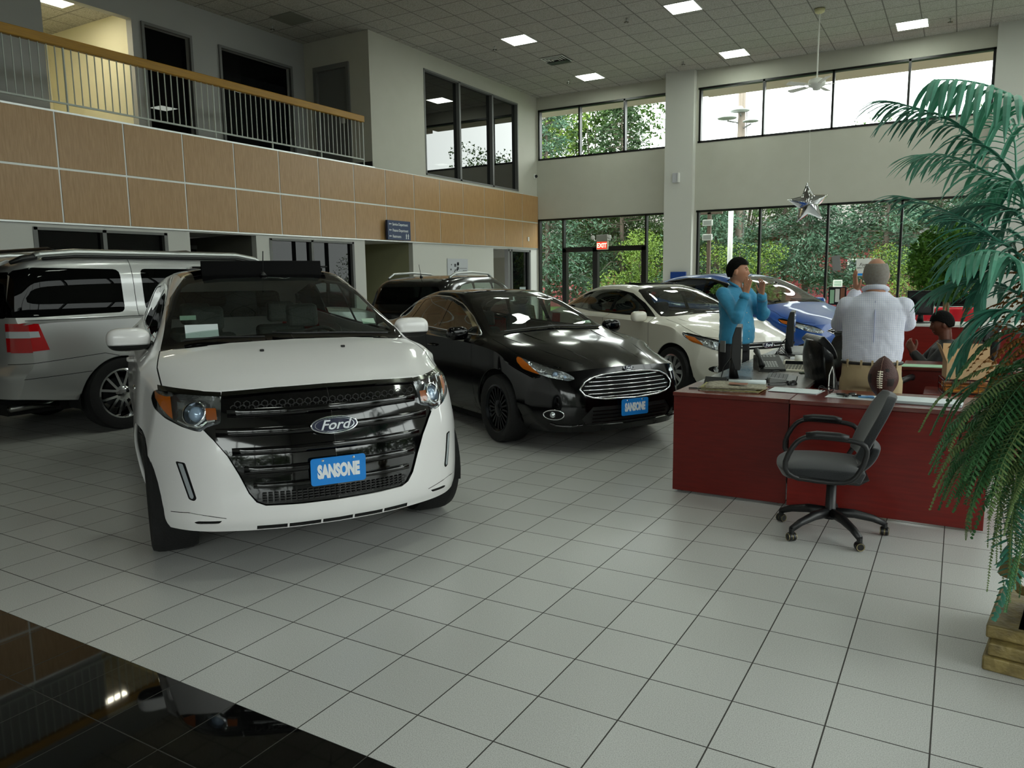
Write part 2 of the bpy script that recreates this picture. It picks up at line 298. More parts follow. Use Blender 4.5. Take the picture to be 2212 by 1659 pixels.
st(box('baseboard_left',(XL-.01,-8,0),(XL+.012,3,.1),m_base))
# ---------------------------------------------------------------- balcony railing: one thing, posts and balusters as parts
rl=empty('balcony_railing','balcony railing with an orange maple handrail above thin pale balusters','railing',(-10.92,0,3.965))
MB().box(-.045,-5,.86,.045,9.85,.99).build('handrail',m_rail,rl,bevel=.012)
m_bal=mat('pale painted steel','B9BFB6',.4)
MB().box(-.012,-5,.1,.012,9.84,.125).build('bottom_rail',m_bal,rl)
k=0; y=9.83
bal=MB().tube([(0,0,.12),(0,0,.87)],.0085,6); pst=MB().tube([(0,0,0),(0,0,.87)],.014,6); pb=pp=None
while y>-1.5:
    post=(k%11==0); src=pst if post else bal
    if post:
        o=src.build('railing_post',m_bal,rl,loc=(0,y,0)) if pp is None else pp.copy(); 
        if pp: COL.objects.link(o)
        pp=pp or o
    else:
        o=src.build('baluster',m_bal,rl,loc=(0,y,0)) if pb is None else pb.copy()
        if pb: COL.objects.link(o)
        pb=pb or o
    o.parent=rl; o.location=(0,y,0); y-=.112; k+=1
# ---------------------------------------------------------------- ceiling fittings
m_lens=mat('lit prismatic lens','F4FFF0',.5,emit=16.0)
def troffer(x,y,first=[]):
    if not first:
        t=empty('ceiling_light','x','ceiling light',(x,y,ZC)); MB().box(-.285,-.285,-.012,.285,.285,-.004).build('diffuser',m_lens,t)
        b=MB(); b.box(-.305,-.305,-.016,.305,-.285,0); b.box(-.305,.285,-.016,.305,.305,0); b.box(-.305,-.285,-.016,-.285,.285,0); b.box(.285,-.285,-.016,.305,.285,0); b.build('light_frame',m_white,t); first.append(t); return t
    t=copy_tree(first[0]); t.location=(x,y,ZC); return t
for x,y,lab in ((-8.63,12.42,'lit square ceiling light just beyond the black air vent, second from the left wall by the balcony corner'),(-8.62,16.1,'lit square ceiling light closest to the back left corner'),(-4.95,12.36,'lit square ceiling light at the very top edge beside the fan rod'),(-4.9,16.05,'lit square ceiling light in front of the square column'),(-1.2,15.98,'lit square ceiling light right of the ceiling fan, near the long upper window')):
    t=troffer(x,y); t['label']=lab; t['group']='square ceiling lights'
t0=bpy.data.objects['ceiling_light']; t0['label']='lit square ceiling light between the balcony corner and the air vent'
for x,y in ((-1.3,12.3),(-4.9,8.6),(-1.3,8.6),(2.5,12.3),(2.5,16),(-4.9,4.9),(-1.3,4.9),(2.5,8.6),(2.5,4.9),(-4.9,1.2),(-1.3,1.2)):
    t=troffer(x,y); t['label']='added square ceiling light out of view, lighting the showroom'; t['group']='square ceiling lights'  # extra fittings out of view, added to light the room
hl=empty('hallway_light','lit rectangular ceiling light in the yellow upstairs hallway','ceiling light',(-13.3,4.95,6.3)); MB().box(-.3,-.25,-.02,.3,.35,-.005).build('diffuser',mat('lit warm lens','FFF8DE',.5,emit=14),hl); b=MB(); b.box(-.32,-.27,-.024,.32,-.25,0); b.box(-.32,.35,-.024,.32,.37,0); b.build('light_frame',m_white,hl)
v=empty('ceiling_vent','square louvred air vent in the ceiling, its near half black','air vent',(-8.63,14.2,ZC))
MB().box(-.29,-.29,-.01,.29,.29,-.002).build('backing',m_blk,v); MB().box(-.27,.02,-.05,.27,.27,-.044).build('dark_slat',m_blk,v)
for k in range(4):
    b=MB(); s=.29-.065*k; q=s-.028; z=-.02-.006*k
    b.box(-s,-s,z,s,-q,z+.008); b.box(-s,q,z,s,s,z+.008); b.box(-s,-q,z,-q,q,z+.008); b.box(q,-q,z,s,q,z+.008); b.build('louvre',m_white,v)
dt=box('access_tile',(-12.05,8.5,ZC-.012),(-11.45,9.1,ZC-.002),mat('darker ceiling tile','75766C',.9)); tag(dt,'darker square tile in the ceiling above the balcony','ceiling tile')
spk=None
for x,y,lab in ((-9.33,12.54,'beside the light next to the balcony corner'),(-6.13,12.4,'at the top of the room between two lights'),(-9.25,16.11,'beside the light in the back left corner'),(-6.13,16.07,'in front of the square column'),(-.51,16.0,'right of the light by the right column'),(-12.4,8.9,'beside the darker tile above the balcony')):
    if spk is None:
        spk=empty('fire_sprinkler','','sprinkler',(x,y,ZC)); MB().tube([(0,0,0),(0,0,-.09)],.012,8).build('stem',m_alu,spk); MB().tube([(0,0,-.07),(0,0,-.075)],.05,10).build('deflector',mat('dark brass','4A4234',.4,.7),spk); s=spk
    else: s=copy_tree(spk); s.location=(x,y,ZC)
    s['label']='small hanging fire sprinkler '+lab; s['group']='ceiling sprinklers'
fan=empty('ceiling_fan','white ceiling fan on a long rod in front of the upper windows','fan',(-2.70,13.9,5.3))
m_fan=mat('fan enamel','E2E2DA',.4)
MB().tube([(0,0,.12),(0,0,1.41)],.014,10).build('down_rod',m_fan,fan); MB().lathe([(.0,1.43),(.10,1.42),(.09,1.36),(.03,1.33)],20).build('canopy',mat('cream canopy','D8D4A4',.4),fan,smooth=True)
MB().lathe([(0,.14),(.06,.13),(.15,.10),(.17,.04),(.15,-.02),(.08,-.05),(.07,-.09),(0,-.11)],24).build('motor_housing',m_fan,fan,smooth=True)
bl=None
for k in range(5):
    if bl is None:
        b=MB(); b.prism([(.24,-.055),(.62,-.075),(.66,-.05),(.66,.05),(.62,.075),(.24,.055)],-.004,.004,Matrix.Rotation(R(12),4,'X')); bl=b.build('blade',m_fan,fan,bevel=.002); MB().box(.12,-.02,-.012,.27,.02,-.002).build('blade_iron',m_fan,bl); o=bl
    else: o=copy_tree(bl,fan)
    o.rotation_euler=(0,0,R(72*k+8)); o.location=(0,0,0)
# ---------------------------------------------------------------- wall fittings
sg=empty('department_sign','navy hanging sign reading Service Department, Finance Department and Restrooms','sign',(-10.82,10.77,2.66),0)
m_navy=mat('navy sign panel','16305A',.4); m_let=mat('white lettering','E8ECF0',.5)
MB().box(-.03,-.40,-.21,.03,.40,.21).build('panel',m_navy,sg,bevel=.004); MB().box(-.082,-.3,-.05,-.03,.3,.05).build('wall_bracket',m_grey,sg)
MX=Matrix.Rotation(R(90),4,'Z')@Matrix.Rotation(R(90),4,'X')
for tz,tx_ in ((.13,'Service Department'),(0,'Finance Department'),(-.13,'Restrooms')):
    textmesh(tx_,.085,.002,m_let,sg,'lettering',Matrix.Translation((.032,-.24,tz-.005))@MX,bold=.001,sx=.78,align='LEFT')
    b=MB(); b.prism([(-.36,0),(-.33,.022),(-.33,.008),(-.27,.008),(-.27,-.008),(-.33,-.008),(-.33,-.022)],.031,.034,Matrix.Translation((0,0,tz)),'x'); b.build('arrow',m_let,sg)
b=MB()
for y in (.24,.31):
    b.prism([(y-.02,-.05),(y-.012,.01),(y-.02,.01),(y-.02,.04),(y+.02,.04),(y+.02,.01),(y+.012,.01),(y+.012,-.05)],.031,.034,Matrix.Translation((0,0,-.13)),'x'); b.prism([(y+.012*math.cos(a),.056+.012*math.sin(a)) for a in [k*PI/4 for k in range(8)]],.031,.034,Matrix.Translation((0,0,-.13)),'x')
b.build('restroom_symbol',m_let,sg)
ps=empty('wall_poster','pale poster with a grey collage on the white wall beside the alcove','poster',(XL+.01,13.2,1.75))
MB().box(0,-.45,-.33,.008,.45,.33).build('sheet',mat('poster paper','C3C6CC',.6),ps)
random.seed(4); b=MB()
for k in range(16):
    y=-.42+random.random()*.42; z=-.2+random.random()*.45; s=.03+random.random()*.06; b.box(.008,y,z,.011,y+s,z+s*.9)
b.build('collage',mat('grey print','4A4C50',.7),ps)
b=MB(); b.box(.008,.08,.08,.011,.4,.1); b.box(.008,.22,.02,.011,.4,.045); b.box(.008,.05,-.1,.011,.3,-.09); b.build('caption_lines',mat('faded print','8C8E92',.7),ps)
t=empty('thermostat','small white sensor box on the end maple panel','thermostat',(XL+.03,16.8,2.69)); MB().box(0,-.035,-.06,.03,.035,.06).build('housing',m_white,t,bevel=.008)
c=empty('security_camera','small black dome camera on a white mount high in the back left corner','camera',(XL,17.28,4.52)); MB().box(0,-.06,-.08,.03,.06,.06).build('mount',m_white,c,bevel=.01); MB().ball((.06,0,-.01),.045).build('dome',m_blk,c,smooth=True)
t=empty('wall_speaker','small white box fixed high on the square column','speaker',(-6.53,16.88,4.1)); MB().box(-.09,-.06,-.12,.06,0,.12).build('housing',mat('pale grey plastic','B9BAC0',.5),t,bevel=.01); MB().box(.06,-.08,-.12,.1,0,.12).build('side_cover',m_white,t,bevel=.006)
# exit sign with twin emergency lamps
e=empty('exit_sign','lit red exit sign with two emergency lamps above the glass doors','sign',(-8.82,17.40,2.5))
MB().box(-.17,-.06,.08,.17,0,.26).build('battery_box',mat('exit box grey','8F9188',.5),e,bevel=.008); MB().box(-.17,-.05,-.16,.19,0,.08).build('sign_housing',mat('exit housing cream','D8D2B8',.5),e,bevel=.02)
MB().box(-.15,-.056,-.14,.15,-.05,.06).build('sign_face',mat('lit red face','E8341A',.5,emit=.7),e)
textmesh('EXIT',.17,.003,mat('exit letters','FFD9C8',.5,emit=.9),e,'lettering',Matrix.Translation((0,-.06,-.045))@Matrix.Rotation(R(90),4,'X'),bold=.006,sx=.85)
for s in (-1,1):
    h=MB().lathe([(.0,0),(.03,0),(.06,.07),(.062,.09),(0,.09)],16,Matrix.Translation((s*.25,-.03,.2))@Matrix.Rotation(R(100),4,'X')).build('emergency_lamp',m_white,e,smooth=True); MB().tube([(s*.16,-.02,.12),(s*.24,-.02,.1),(s*.25,-.02,.18)],.014,8).build('lamp_bracket',m_white,h)
tag(MB().box(-6.62,16.80,0,-6.2,16.86,1.69).build('blue_banner_stand',mat('royal blue board','17408C',.4),bevel=.01),'plain blue board standing against the square column behind the white car','board')
# ================================================================ cars
def pchip(xs,ys):
    xs=np.array(xs,float); ys=np.array(ys,float); o=np.argsort(xs); xs,ys=xs[o],ys[o]; h=np.diff(xs); d=np.diff(ys)/h; m=np.zeros_like(ys)
    for i in range(1,len(xs)-1):
        if d[i-1]*d[i]>0: w1=2*h[i]+h[i-1]; w2=h[i]+2*h[i-1]; m[i]=(w1+w2)/(w1/d[i-1]+w2/d[i])
    m[0]=d[0]; m[-1]=d[-1]
    def f(x):
        x=min(max(x,xs[0]),xs[-1]); i=min(max(int(np.searchsorted(xs,x)-1),0),len(h)-1); t=(x-xs[i])/h[i]
        return float(ys[i]*(1+2*t)*(1-t)**2+h[i]*m[i]*t*(1-t)**2+ys[i+1]*t*t*(3-2*t)+h[i]*m[i+1]*t*t*(t-1))
    return f
def sm(a,b,x): t=min(max((x-a)/(b-a),0),1); return t*t*(3-2*t)
def spline_pts(K,sub):
    """K: key points; Catmull-Rom (centripetal-ish) through them; sub: samples per span"""
    P=[Vector(p) for p in K]; P=[P[0]*2-P[1]]+P+[P[-1]*2-P[-2]]; out=[]
    for i in range(1,len(P)-2):
        p0,p1,p2,p3=P[i-1:i+3]; n=sub[i-1]
        l=(p2-p1).length; t1=(p2-p0)*(l/max(1e-6,(p1-p0).length+l)); t2=(p3-p1)*(l/max(1e-6,(p3-p2).length+l))
        for k in range(n):
            t=k/n; h=t*t*t; q=t*t
            out.append(p1*(2*h-3*q+1)+t1*(h-2*q+t)+p2*(-2*h+3*q)+t2*(h-q))
    out.append(P[-2]); return out
NS=26   # samples along the side of a section, then the top
def shell(sp):
    """lofted body: sp['low'] side curves along x, sp['st'] top stations; returns a bmesh of the closed-in skin"""
    st_=sp['st']; xs=[s[0] for s in st_]
    fy=[pchip(xs,[s[1+2*k] for s in st_]) for k in range(5)]; fz=[pchip(xs,[s[2+2*k] for s in st_]) for k in range(5)]
    lx=[l[0] for l in sp['low']]; lo=[pchip(lx,[l[k] for l in sp['low']]) for k in (1,2,3,4,5,6)]   # zb, y_bottom, y_rocker, z_mid, y_mid, y_low
    x0,x1=xs[-1],xs[0]; n=int((x1-x0)/sp.get('dx',.045)); U=[x0+(x1-x0)*i/n for i in range(n+1)]
    def section(x):
        zb,yb,yr,zm,ym,yl=[f(x) for f in lo]
        key=[(0,yb,zb),(0,yr,zb+.07),(0,yl,(zb+.07+zm)/2),(0,ym,zm),(0,fy[0](x),fz[0](x))]
        key2=[(0,fy[k](x),fz[k](x)) for k in range(5)]
        a=spline_pts(key,(4,6,7,9)); b=spline_pts(key2,(6,12,8,8))
        return a,b
    pf,pc,rf,rc=[pchip([p[0] for p in sp[k]],[p[1] for p in sp[k]]) for k in ('nose','plan','tail','rplan')]
    def warp(x,y,z):
        bf=sm(x1-sp['bf'],x1,x); br=sm(x0+sp['br'],x0,x)
        return Vector((x+bf*(pf(z)-pc(abs(y)))-br*(rf(z)-rc(abs(y))),y,z))
    bm=bmesh.new(); rows=[]
    for x in U:
        a,b=section(x); q=a+b[1:]; rows.append([warp(x,p.y,p.z) for p in q])
    na=len(section(x1)[0])
    def addgrid(G):
        V=[[bm.verts.new(p) for p in r] for r in G]
        for i in range(len(G)-1):
            for j in range(len(G[0])-1):
                try: bm.faces.new((V[i][j],V[i][j+1],V[i+1][j+1],V[i+1][j]))
                except ValueError: pass
    full=[r+[Vector((p.x,-p.y,p.z)) for p in r[-2::-1]] for r in rows]
    addgrid(full)
    def cap(x,sgn):
        a,b=section(x); ye=b[0].y; ztop=b[0].z; G=[]; nb=b[::-1]
        for i,p in enumerate(a):
            v=i/(len(a)-1); row=[]
            for q in nb: row.append(warp(x,p.y*q.y/ye,p.z+(v**3)*(q.z-ztop)))
            G.append([Vector((r.x,-r.y,r.z)) for r in row[::-1]][:-1]+row)
        if sgn<0: G=[r[::-1] for r in G]
        addgrid(G)
    cap(x1,1); cap(x0,-1)
    bmesh.ops.remove_doubles(bm,verts=bm.verts,dist=.0015)
    bmesh.ops.recalc_face_normals(bm,faces=bm.faces)
    bm.faces.ensure_lookup_table()
    top=max(bm.faces,key=lambda f:f.calc_center_median().z)
    if top.normal.z<0: bmesh.ops.reverse_faces(bm,faces=bm.faces)
    bm.faces.layers.int.new('lab'); return bm
AX={'x':(1,2,0),'y':(0,2,1),'z':(0,1,2)}
def inpoly(p,poly):
    c=False; n=len(poly); x,y=p
    for i in range(n):
        x1,y1=poly[i]; x2,y2=poly[(i+1)%n]
        if (y1>y)!=(y2>y) and x<(x2-x1)*(y-y1)/(y2-y1)+x1: c=not c
    return c
def rnd(poly,r=.03,n=4,skip=()):
    """round the corners of a polygon"""
    out=[]; m=len(poly)
    for i in range(m):
        p=Vector(poly[i]); a=Vector(poly[i-1]); b=Vector(poly[(i+1)%m]); rr=r[i] if isinstance(r,(list,tuple)) else r
        if i in skip or rr<=0: out.append(tuple(p)); continue
        da=min(rr,(a-p).length*.45); db=min(rr,(b-p).length*.45); A=p+(a-p).normalized()*da; B=p+(b-p).normalized()*db
        for k in range(n+1):
            t=k/n; out.append(tuple(A*(1-t)**2+p*2*t*(1-t)+B*t*t))
    return out
def cut(bm,poly,ax,lab,ok=None,only=None,mirror=False):
    """slice the skin along a polygon seen along axis ax and label the faces inside it. ok(center,normal) filters"""
    L=bm.faces.layers.int['lab']; i,j,k=AX[ax]; P=[(float(a),float(b)) for a,b in poly]
    if mirror: P=[((-a if ax=='x' else a),(b if ax=='x' else -b if ax=='z' else b)) for a,b in P]
    u0,u1=min(p[0] for p in P)-.002,max(p[0] for p in P)+.002; v0,v1=min(p[1] for p in P)-.002,max(p[1] for p in P)+.002
    def near(f):
        us=[w.co[i] for w in f.verts]; vs=[w.co[j] for w in f.verts]
        return min(us)<=u1 and max(us)>=u0 and min(vs)<=v1 and max(vs)>=v0 and (ok is None or ok(f.calc_center_median(),f.normal)) and (only is None or f[L] in only)
    F=[f for f in bm.faces if near(f)]
    n=len(P)
    for q in range(n):
        a,b=P[q],P[(q+1)%n]; d=(b[0]-a[0],b[1]-a[1]); ln=math.hypot(*d)
        if ln<1e-6: continue
        co_=[0,0,0]; no=[0,0,0]; co_[i],co_[j]=a; no[i],no[j]=d[1]/ln,-d[0]/ln
        F=[f for f in F if f.is_valid]
        if n>14:   # long outlines: only slice the faces close to this edge
            e0,e1=min(a[0],b[0])-.003,max(a[0],b[0])+.003; g0,g1=min(a[1],b[1])-.003,max(a[1],b[1])+.003
            H=[f for f in F if min(w.co[i] for w in f.verts)<=e1 and max(w.co[i] for w in f.verts)>=e0 and min(w.co[j] for w in f.verts)<=g1 and max(w.co[j] for w in f.verts)>=g0]
        else: H=F
        if not H: continue
        Hs=set(H); geom=list(Hs)+list({e for f in H for e in f.edges})+list({w for f in H for w in f.verts})
        r=bmesh.ops.bisect_plane(bm,geom=geom,plane_co=co_,plane_no=no,dist=1e-5)
        F=[f for f in F if f.is_valid]; Fs=set(F); F+=[g for g in r['geom'] if isinstance(g,bmesh.types.BMFace) and g.is_valid and g not in Fs]
    for f in F:
        c=f.calc_center_median()
        if inpoly((c[i],c[j]),P): f[L]=lab
def strip(pts,w):
    """a thin closed polygon following an open polyline"""
    out=[];back=[]
    for k,p in enumerate(pts):
        a=Vector(pts[max(k-1,0)]); b=Vector(pts[min(k+1,len(pts)-1)]); d=(b-a).normalized(); nrm=Vector((-d.y,d.x))
        out.append(tuple(Vector(p)+nrm*w/2)); back.append(tuple(Vector(p)-nrm*w/2))
    return out+back[::-1]
def strips(bm,pts,w,ax,lab,**k):
    for a,b in zip(pts,pts[1:]): cut(bm,strip([a,b],w),ax,lab,**k)
class Car:
    def __init__(s,name,label,sp,loc,deg):
        s.root=empty(name,label,'car',(loc[0],loc[1],0),R(deg)); s.sp=sp; s.bm=shell(sp); s.tree=BVHTree.FromBMesh(s.bm); s.n=0; s.parts={}
        bm=s.bm
    def lab(s,name,m,glassy=False,off=0,thick=0,label=None,parent=None):
        s.n+=1; s.parts[s.n]=(name,m,off,thick,label,parent); return s.n
    def pt(s,ax,u,v,sgn=1,off=0):
        """point on the skin seen along an axis"""
        if ax=='x': o,d=Vector((4*sgn,u,v)),Vector((-sgn,0,0))
        elif ax=='y': o,d=Vector((u,3*sgn,v)),Vector((0,-sgn,0))
        else: o,d=Vector((u,v,4)),Vector((0,0,-1))
        p,n,_,_=s.tree.ray_cast(o,d)
        if p is None: return Vector((0,0,0)),Vector((0,0,1))
        if n.dot(d)>0: n=-n
        return p+n*off,n
    def finish(s,paint):
        bm=s.bm; L=bm.faces.layers.int['lab']; made={}
        labs={0}|set(s.parts)
        for q in sorted(labs):
            nb=bm.copy(); L2=nb.faces.layers.int['lab']
            bmesh.ops.delete(nb,geom=[f for f in nb.faces if f[L2]!=q],context='FACES')
            if not nb.faces: nb.free(); continue
            nm,m,off,th,label,par=('body',paint,0,0,None,None) if q==0 else s.parts[q]
            if m is None: nb.free(); continue
            if nm!='windscreen' and q!=0: # split left/right duplicates into parts of their own
                groups=[]; left=set(nb.faces)
                while left:
                    f=left.pop(); g=[f]; stack=[f]
                    while stack:
                        c=stack.pop()
                        for e in c.edges:
                            for h in e.link_faces:
                                if h in left: left.remove(h); g.append(h); stack.append(h)
                    if sum(h.calc_area() for h in g)>4e-5: groups.append([h.index for h in g])
                if nm in MERGE: groups=[sum(groups,[])]
            else: groups=[[f.index for f in nb.faces]]
            nb.faces.index_update(); nb.normal_update()
            for g in groups:
                gb=nb.copy(); gs=set(g); gb.faces.ensure_lookup_table(); bmesh.ops.delete(gb,geom=[f for f in gb.faces if f.index not in gs],context='FACES')
                if off:
                    gb.normal_update()
                    for v in gb.verts: v.co+=v.normal*off
                if th:
                    r=bmesh.ops.extrude_face_region(gb,geom=list(gb.faces)); gb.normal_update()
                    vs=[x for x in r['geom'] if isinstance(x,bmesh.types.BMVert)]
                    nn={v:v.normal.copy() for v in vs}
                    for v in vs: v.co-=nn[v]*th
                me=bpy.data.meshes.new(nm); gb.to_mesh(me); gb.free(); me.materials.append(m); me.shade_smooth()
                if th: me.set_sharp_from_angle(angle=R(50))
                else: me.set_sharp_from_angle(angle=R(38))
                o=bpy.data.objects.new(nm,me); COL.objects.link(o); o.parent=s.root
                if label: o['label']=label
                made.setdefault(nm,[]).append(o)
            nb.free()
        bm.free(); s.made=made; return made
MERGE={'panel_gap','grille_mesh','hood_rear_seal'}
m_wht=mat('white pearl paint','F4F2F2',.28,coat=.8,spec=.5); m_blkp=mat('black car paint','020203',.10,coat=.15,spec=.35); m_wh2=mat('platinum white paint','DCD8CC',.25,coat=.8)
m_blue=mat('deep blue car paint','07489A',.3,.1,coat=.6); m_sil=mat('silver car paint','B9BABA',.30,.55,coat=.8); m_char=mat('dark charcoal car paint','0C0D0E',.15,0,coat=.3); m_red=mat('red car paint','B01222',.2,.1,coat=1)
m_glo=mat('gloss black trim','040405',.07,coat=.5); m_gap=mat('panel gap','020202',.9); m_tyre=mat('tyre rubber','101011',.8,bump=(90,.3)); m_inn=mat('car interior charcoal','16171A',.75); m_seat=mat('seat leather grey','3E413F',.6)
g_ws=glass('windscreen glass',(.66,.74,.70),1.3); g_side=glass('side glass',(.55,.62,.58),1.3); g_priv=glass('privacy glass',(.05,.06,.06),.22,base='040505',opac=.8); g_lens=glass('lamp lens',(.95,.97,.98),1.0)
m_amber=mat('amber reflector','C9660F',.25,.3); m_lamp=mat('lamp chrome','CFD4D8',.14,.9,bump=(45,.5)); m_redl=mat('red tail lens','B40A12',.1,coat=1); m_ledw=mat('clear led lens','D6DEE4',.1,.5)
m_platb=mat('plate blue','1E88E0',.35); m_platw=mat('plate white letters','EEF2F6',.4); m_oval=mat('badge blue','060E38',.25,coat=.5)
WHEELS={}
def wheel(parent,x,y,r,w,rim_r,style,m_rim,name='wheel'):
    """tyre with a spoked rim; y sign tells the side it faces"""
    key=(r,w,style)
    if key not in WHEELS:
        h=w/2; b=MB().lathe([(rim_r,-h*.9),(r*.96,-h*.98),(r*.99,-h*.75),(r,-h*.5),(r,h*.5),(r*.99,h*.75),(r*.96,h*.98),(r*.9,h*1.03),(rim_r+.012,h*.92),(rim_r,h*.88),(rim_r-.005,h*.5),(rim_r-.02,-h*.7)],56,cap=False)
        for q in (-.5,0,.5): b.lathe([(r*1.001,h*q-.006),(r*.985,h*q),(r*1.001,h*q+.006)],48,cap=False)
        ty=b.v,b.f
        b=MB(); b.lathe([(rim_r-.002,-h*.7),(rim_r-.03,-h*.6),(rim_r-.035,h*.55),(rim_r-.012,h*.8),(rim_r+.004,h*.9),(rim_r-.012,h*.93),(rim_r-.03,h*.75)],48,cap=False)
        nsp={'five':5,'ten':10,'multi':20,'ex':6}[style]
        for k in range(nsp):
            M_=Matrix.Rotation(2*PI*k/nsp,4,'Z')
            if style=='five': b.prism([(.05,-.045),(.12,-.035),(rim_r*.8,-.06),(rim_r-.02,-.075),(rim_r-.02,.075),(rim_r*.8,.06),(.12,.035),(.05,.045)],h*.55,h*.78,M_)
            elif style=='ex':
                for s_ in (-1,1): b.prism([(.06,s_*.012),(rim_r-.02,s_*.045),(rim_r-.02,s_*.072),(.06,s_*.04)],h*.5,h*.76,M_)
            elif style=='ten': b.prism([(.05,-.022),(rim_r-.02,-.03),(rim_r-.02,.03),(.05,.022)],h*.5,h*.76,M_)
            else: b.prism([(.05,-.006),(rim_r-.02,-.014),(rim_r-.02,.006),(.05,.008)],h*.45,h*.74,M_)
        b.lathe([(0,h*.85),(.03,h*.85),(.06,h*.8),(.085,h*.72),(.09,h*.4)],24,cap=False)
        for k in range(5): b.lathe([(0,h*.8),(.012,h*.8),(.012,h*.6)],8,Matrix.Translation((.062*math.cos(k*1.2566),.062*math.sin(k*1.2566),0)),cap=False)
        rm=b.v,b.f
        b=MB().lathe([(0,0),(rim_r*.62,0),(rim_r*.62,.02),(0,.02)],32); dk=b.v,b.f
        WHEELS[key]=(ty,rm,dk)
    ty,rm,dk=WHEELS[key]
    def mk(nm,g,m,p):
        b=MB(); b.v,b.f=list(g[0]),list(g[1]); return b.build(nm,m,p,auto=35)
    t=mk(name,ty,m_tyre,parent); t.location=(x,y,r); t.rotation_euler=(R(-90) if y>0 else R(90),0,0)
    mk('rim',rm,m_rim,t); d=mk('brake_disc',dk,mat('brake steel','3A3B3D',.4,.8),t); d.location=(0,0,-.02)
    return t
def arches(car,r,xs,yin=.62):
    """cut the wheel openings, add a lip and a dark well"""
    for x in xs:
        poly=[(x+r*math.cos(a),.36+r*math.sin(a)) for a in [PI*k/18 for k in range(19)]]+[(x-r,-.1),(x+r,-.1)]
        for s in (1,-1): cut(car.bm,poly,'y',car.hole,ok=lambda c,n,s=s:c.y*s>yin)
def arch_lips(car,r,xs,m,w=.02,ww=.24):
    for x in xs:
        for s in (1,-1):
            pts=[]
            for k in range(25):
                a=PI*(k/24)*1.16-.08*PI; z=.36+r*math.sin(a); xx=x+r*math.cos(a)
                if z<.2: continue
                p,n=car.pt('y',xx+math.cos(a)*.012,z+math.sin(a)*.012,s); pts.append(Vector((xx,p.y-s*.012,z)))
            MB().tube(pts,w,6).build('arch_lip',m,car.root,smooth=True)
            b=MB(); y0,y1=s*(car.sp['hw']-.30),s*(car.sp['hw']-.05)
            n=20; vs=[]; 
            for yy in (y0,y1):
                for k in range(n+1): a=PI*1.1*k/n-.05*PI; vs.append((x+(r+.005)*math.cos(a),yy,.36+(r+.005)*math.sin(a)))
            b.add(vs,[(k,k+1,n+2+k,n+1+k) for k in range(n)]+[tuple(range(n+1))]); b.build('wheel_well',m_gap,car.root,smooth=False)
def plate_sansone(car,z,tilt=0,x=None,w=.305,h=.152):
    p,_=car.pt('x',0,z); px=(x if x is not None else p.x+.022)
    o=bpy.data.objects.new('dealer_plate',None)
    b=MB(); b.prism(rnd([(-w/2,-h/2),(w/2,-h/2),(w/2,h/2),(-w/2,h/2)],.018),-.003,.003)
    M_=Matrix(((0,0,1,0),(1,0,0,0),(0,1,0,0),(0,0,0,1)))
    o=b.build('dealer_plate',m_platb,car.root); o.data.transform(M_); o.location=(px,0,z); o.rotation_euler=(0,R(-tilt),0); o['label']='blue plate reading SANSONE'
    t=textmesh('SANSONE',.098,.0012,m_platw,o,'lettering',M_@Matrix.Translation((0,-.004,.004)),bold=.006,sx=.53)
    for s in (-1,1): MB().lathe([(0,.006),(.006,.005),(.008,.003)],10,M_@Matrix.Translation((s*.085,h/2-.014,0))).build('screw',m_chrome,o)
    return o
def badge(car,x,y,z,w,tilt=0,az=0):
    """blue oval with script in a chrome ring"""
    M_=Matrix(((0,0,1,0),(1,0,0,0),(0,1,0,0),(0,0,0,1))); h=w*.385
    def ov(a,b_,n=40): return [(a*math.cos(2*PI*k/n),b_*math.sin(2*PI*k/n)) for k in range(n)]
    o=MB().prism(ov(w/2,h/2),-.012,.006,M_).build('oval_badge',m_chrome,car.root,bevel=.002); o.location=(x,y,z); o.rotation_euler=(0,R(-tilt),R(az))
    MB().prism(ov(w/2-.007*w/.26,h/2-.007*w/.26),.006,.0068,M_).build('badge_field',m_oval,o); 
    b=MB(); A=ov(w/2*.84,h/2*.76); B=ov(w/2*.81,h/2*.71); n=40; vs=[M_@Vector((p[0],p[1],.0078)) for p in A+B]; b.add(vs,[(k,(k+1)%n,n+(k+1)%n,n+k) for k in range(n)]); b.build('badge_line',m_chrome,o)
    textmesh('Ford',h*.74,.001,m_platw,o,'lettering',M_@Matrix.Translation((0,-h*.02,.0085)),bold=.001,sx=1.12,shear=.35)
    return o
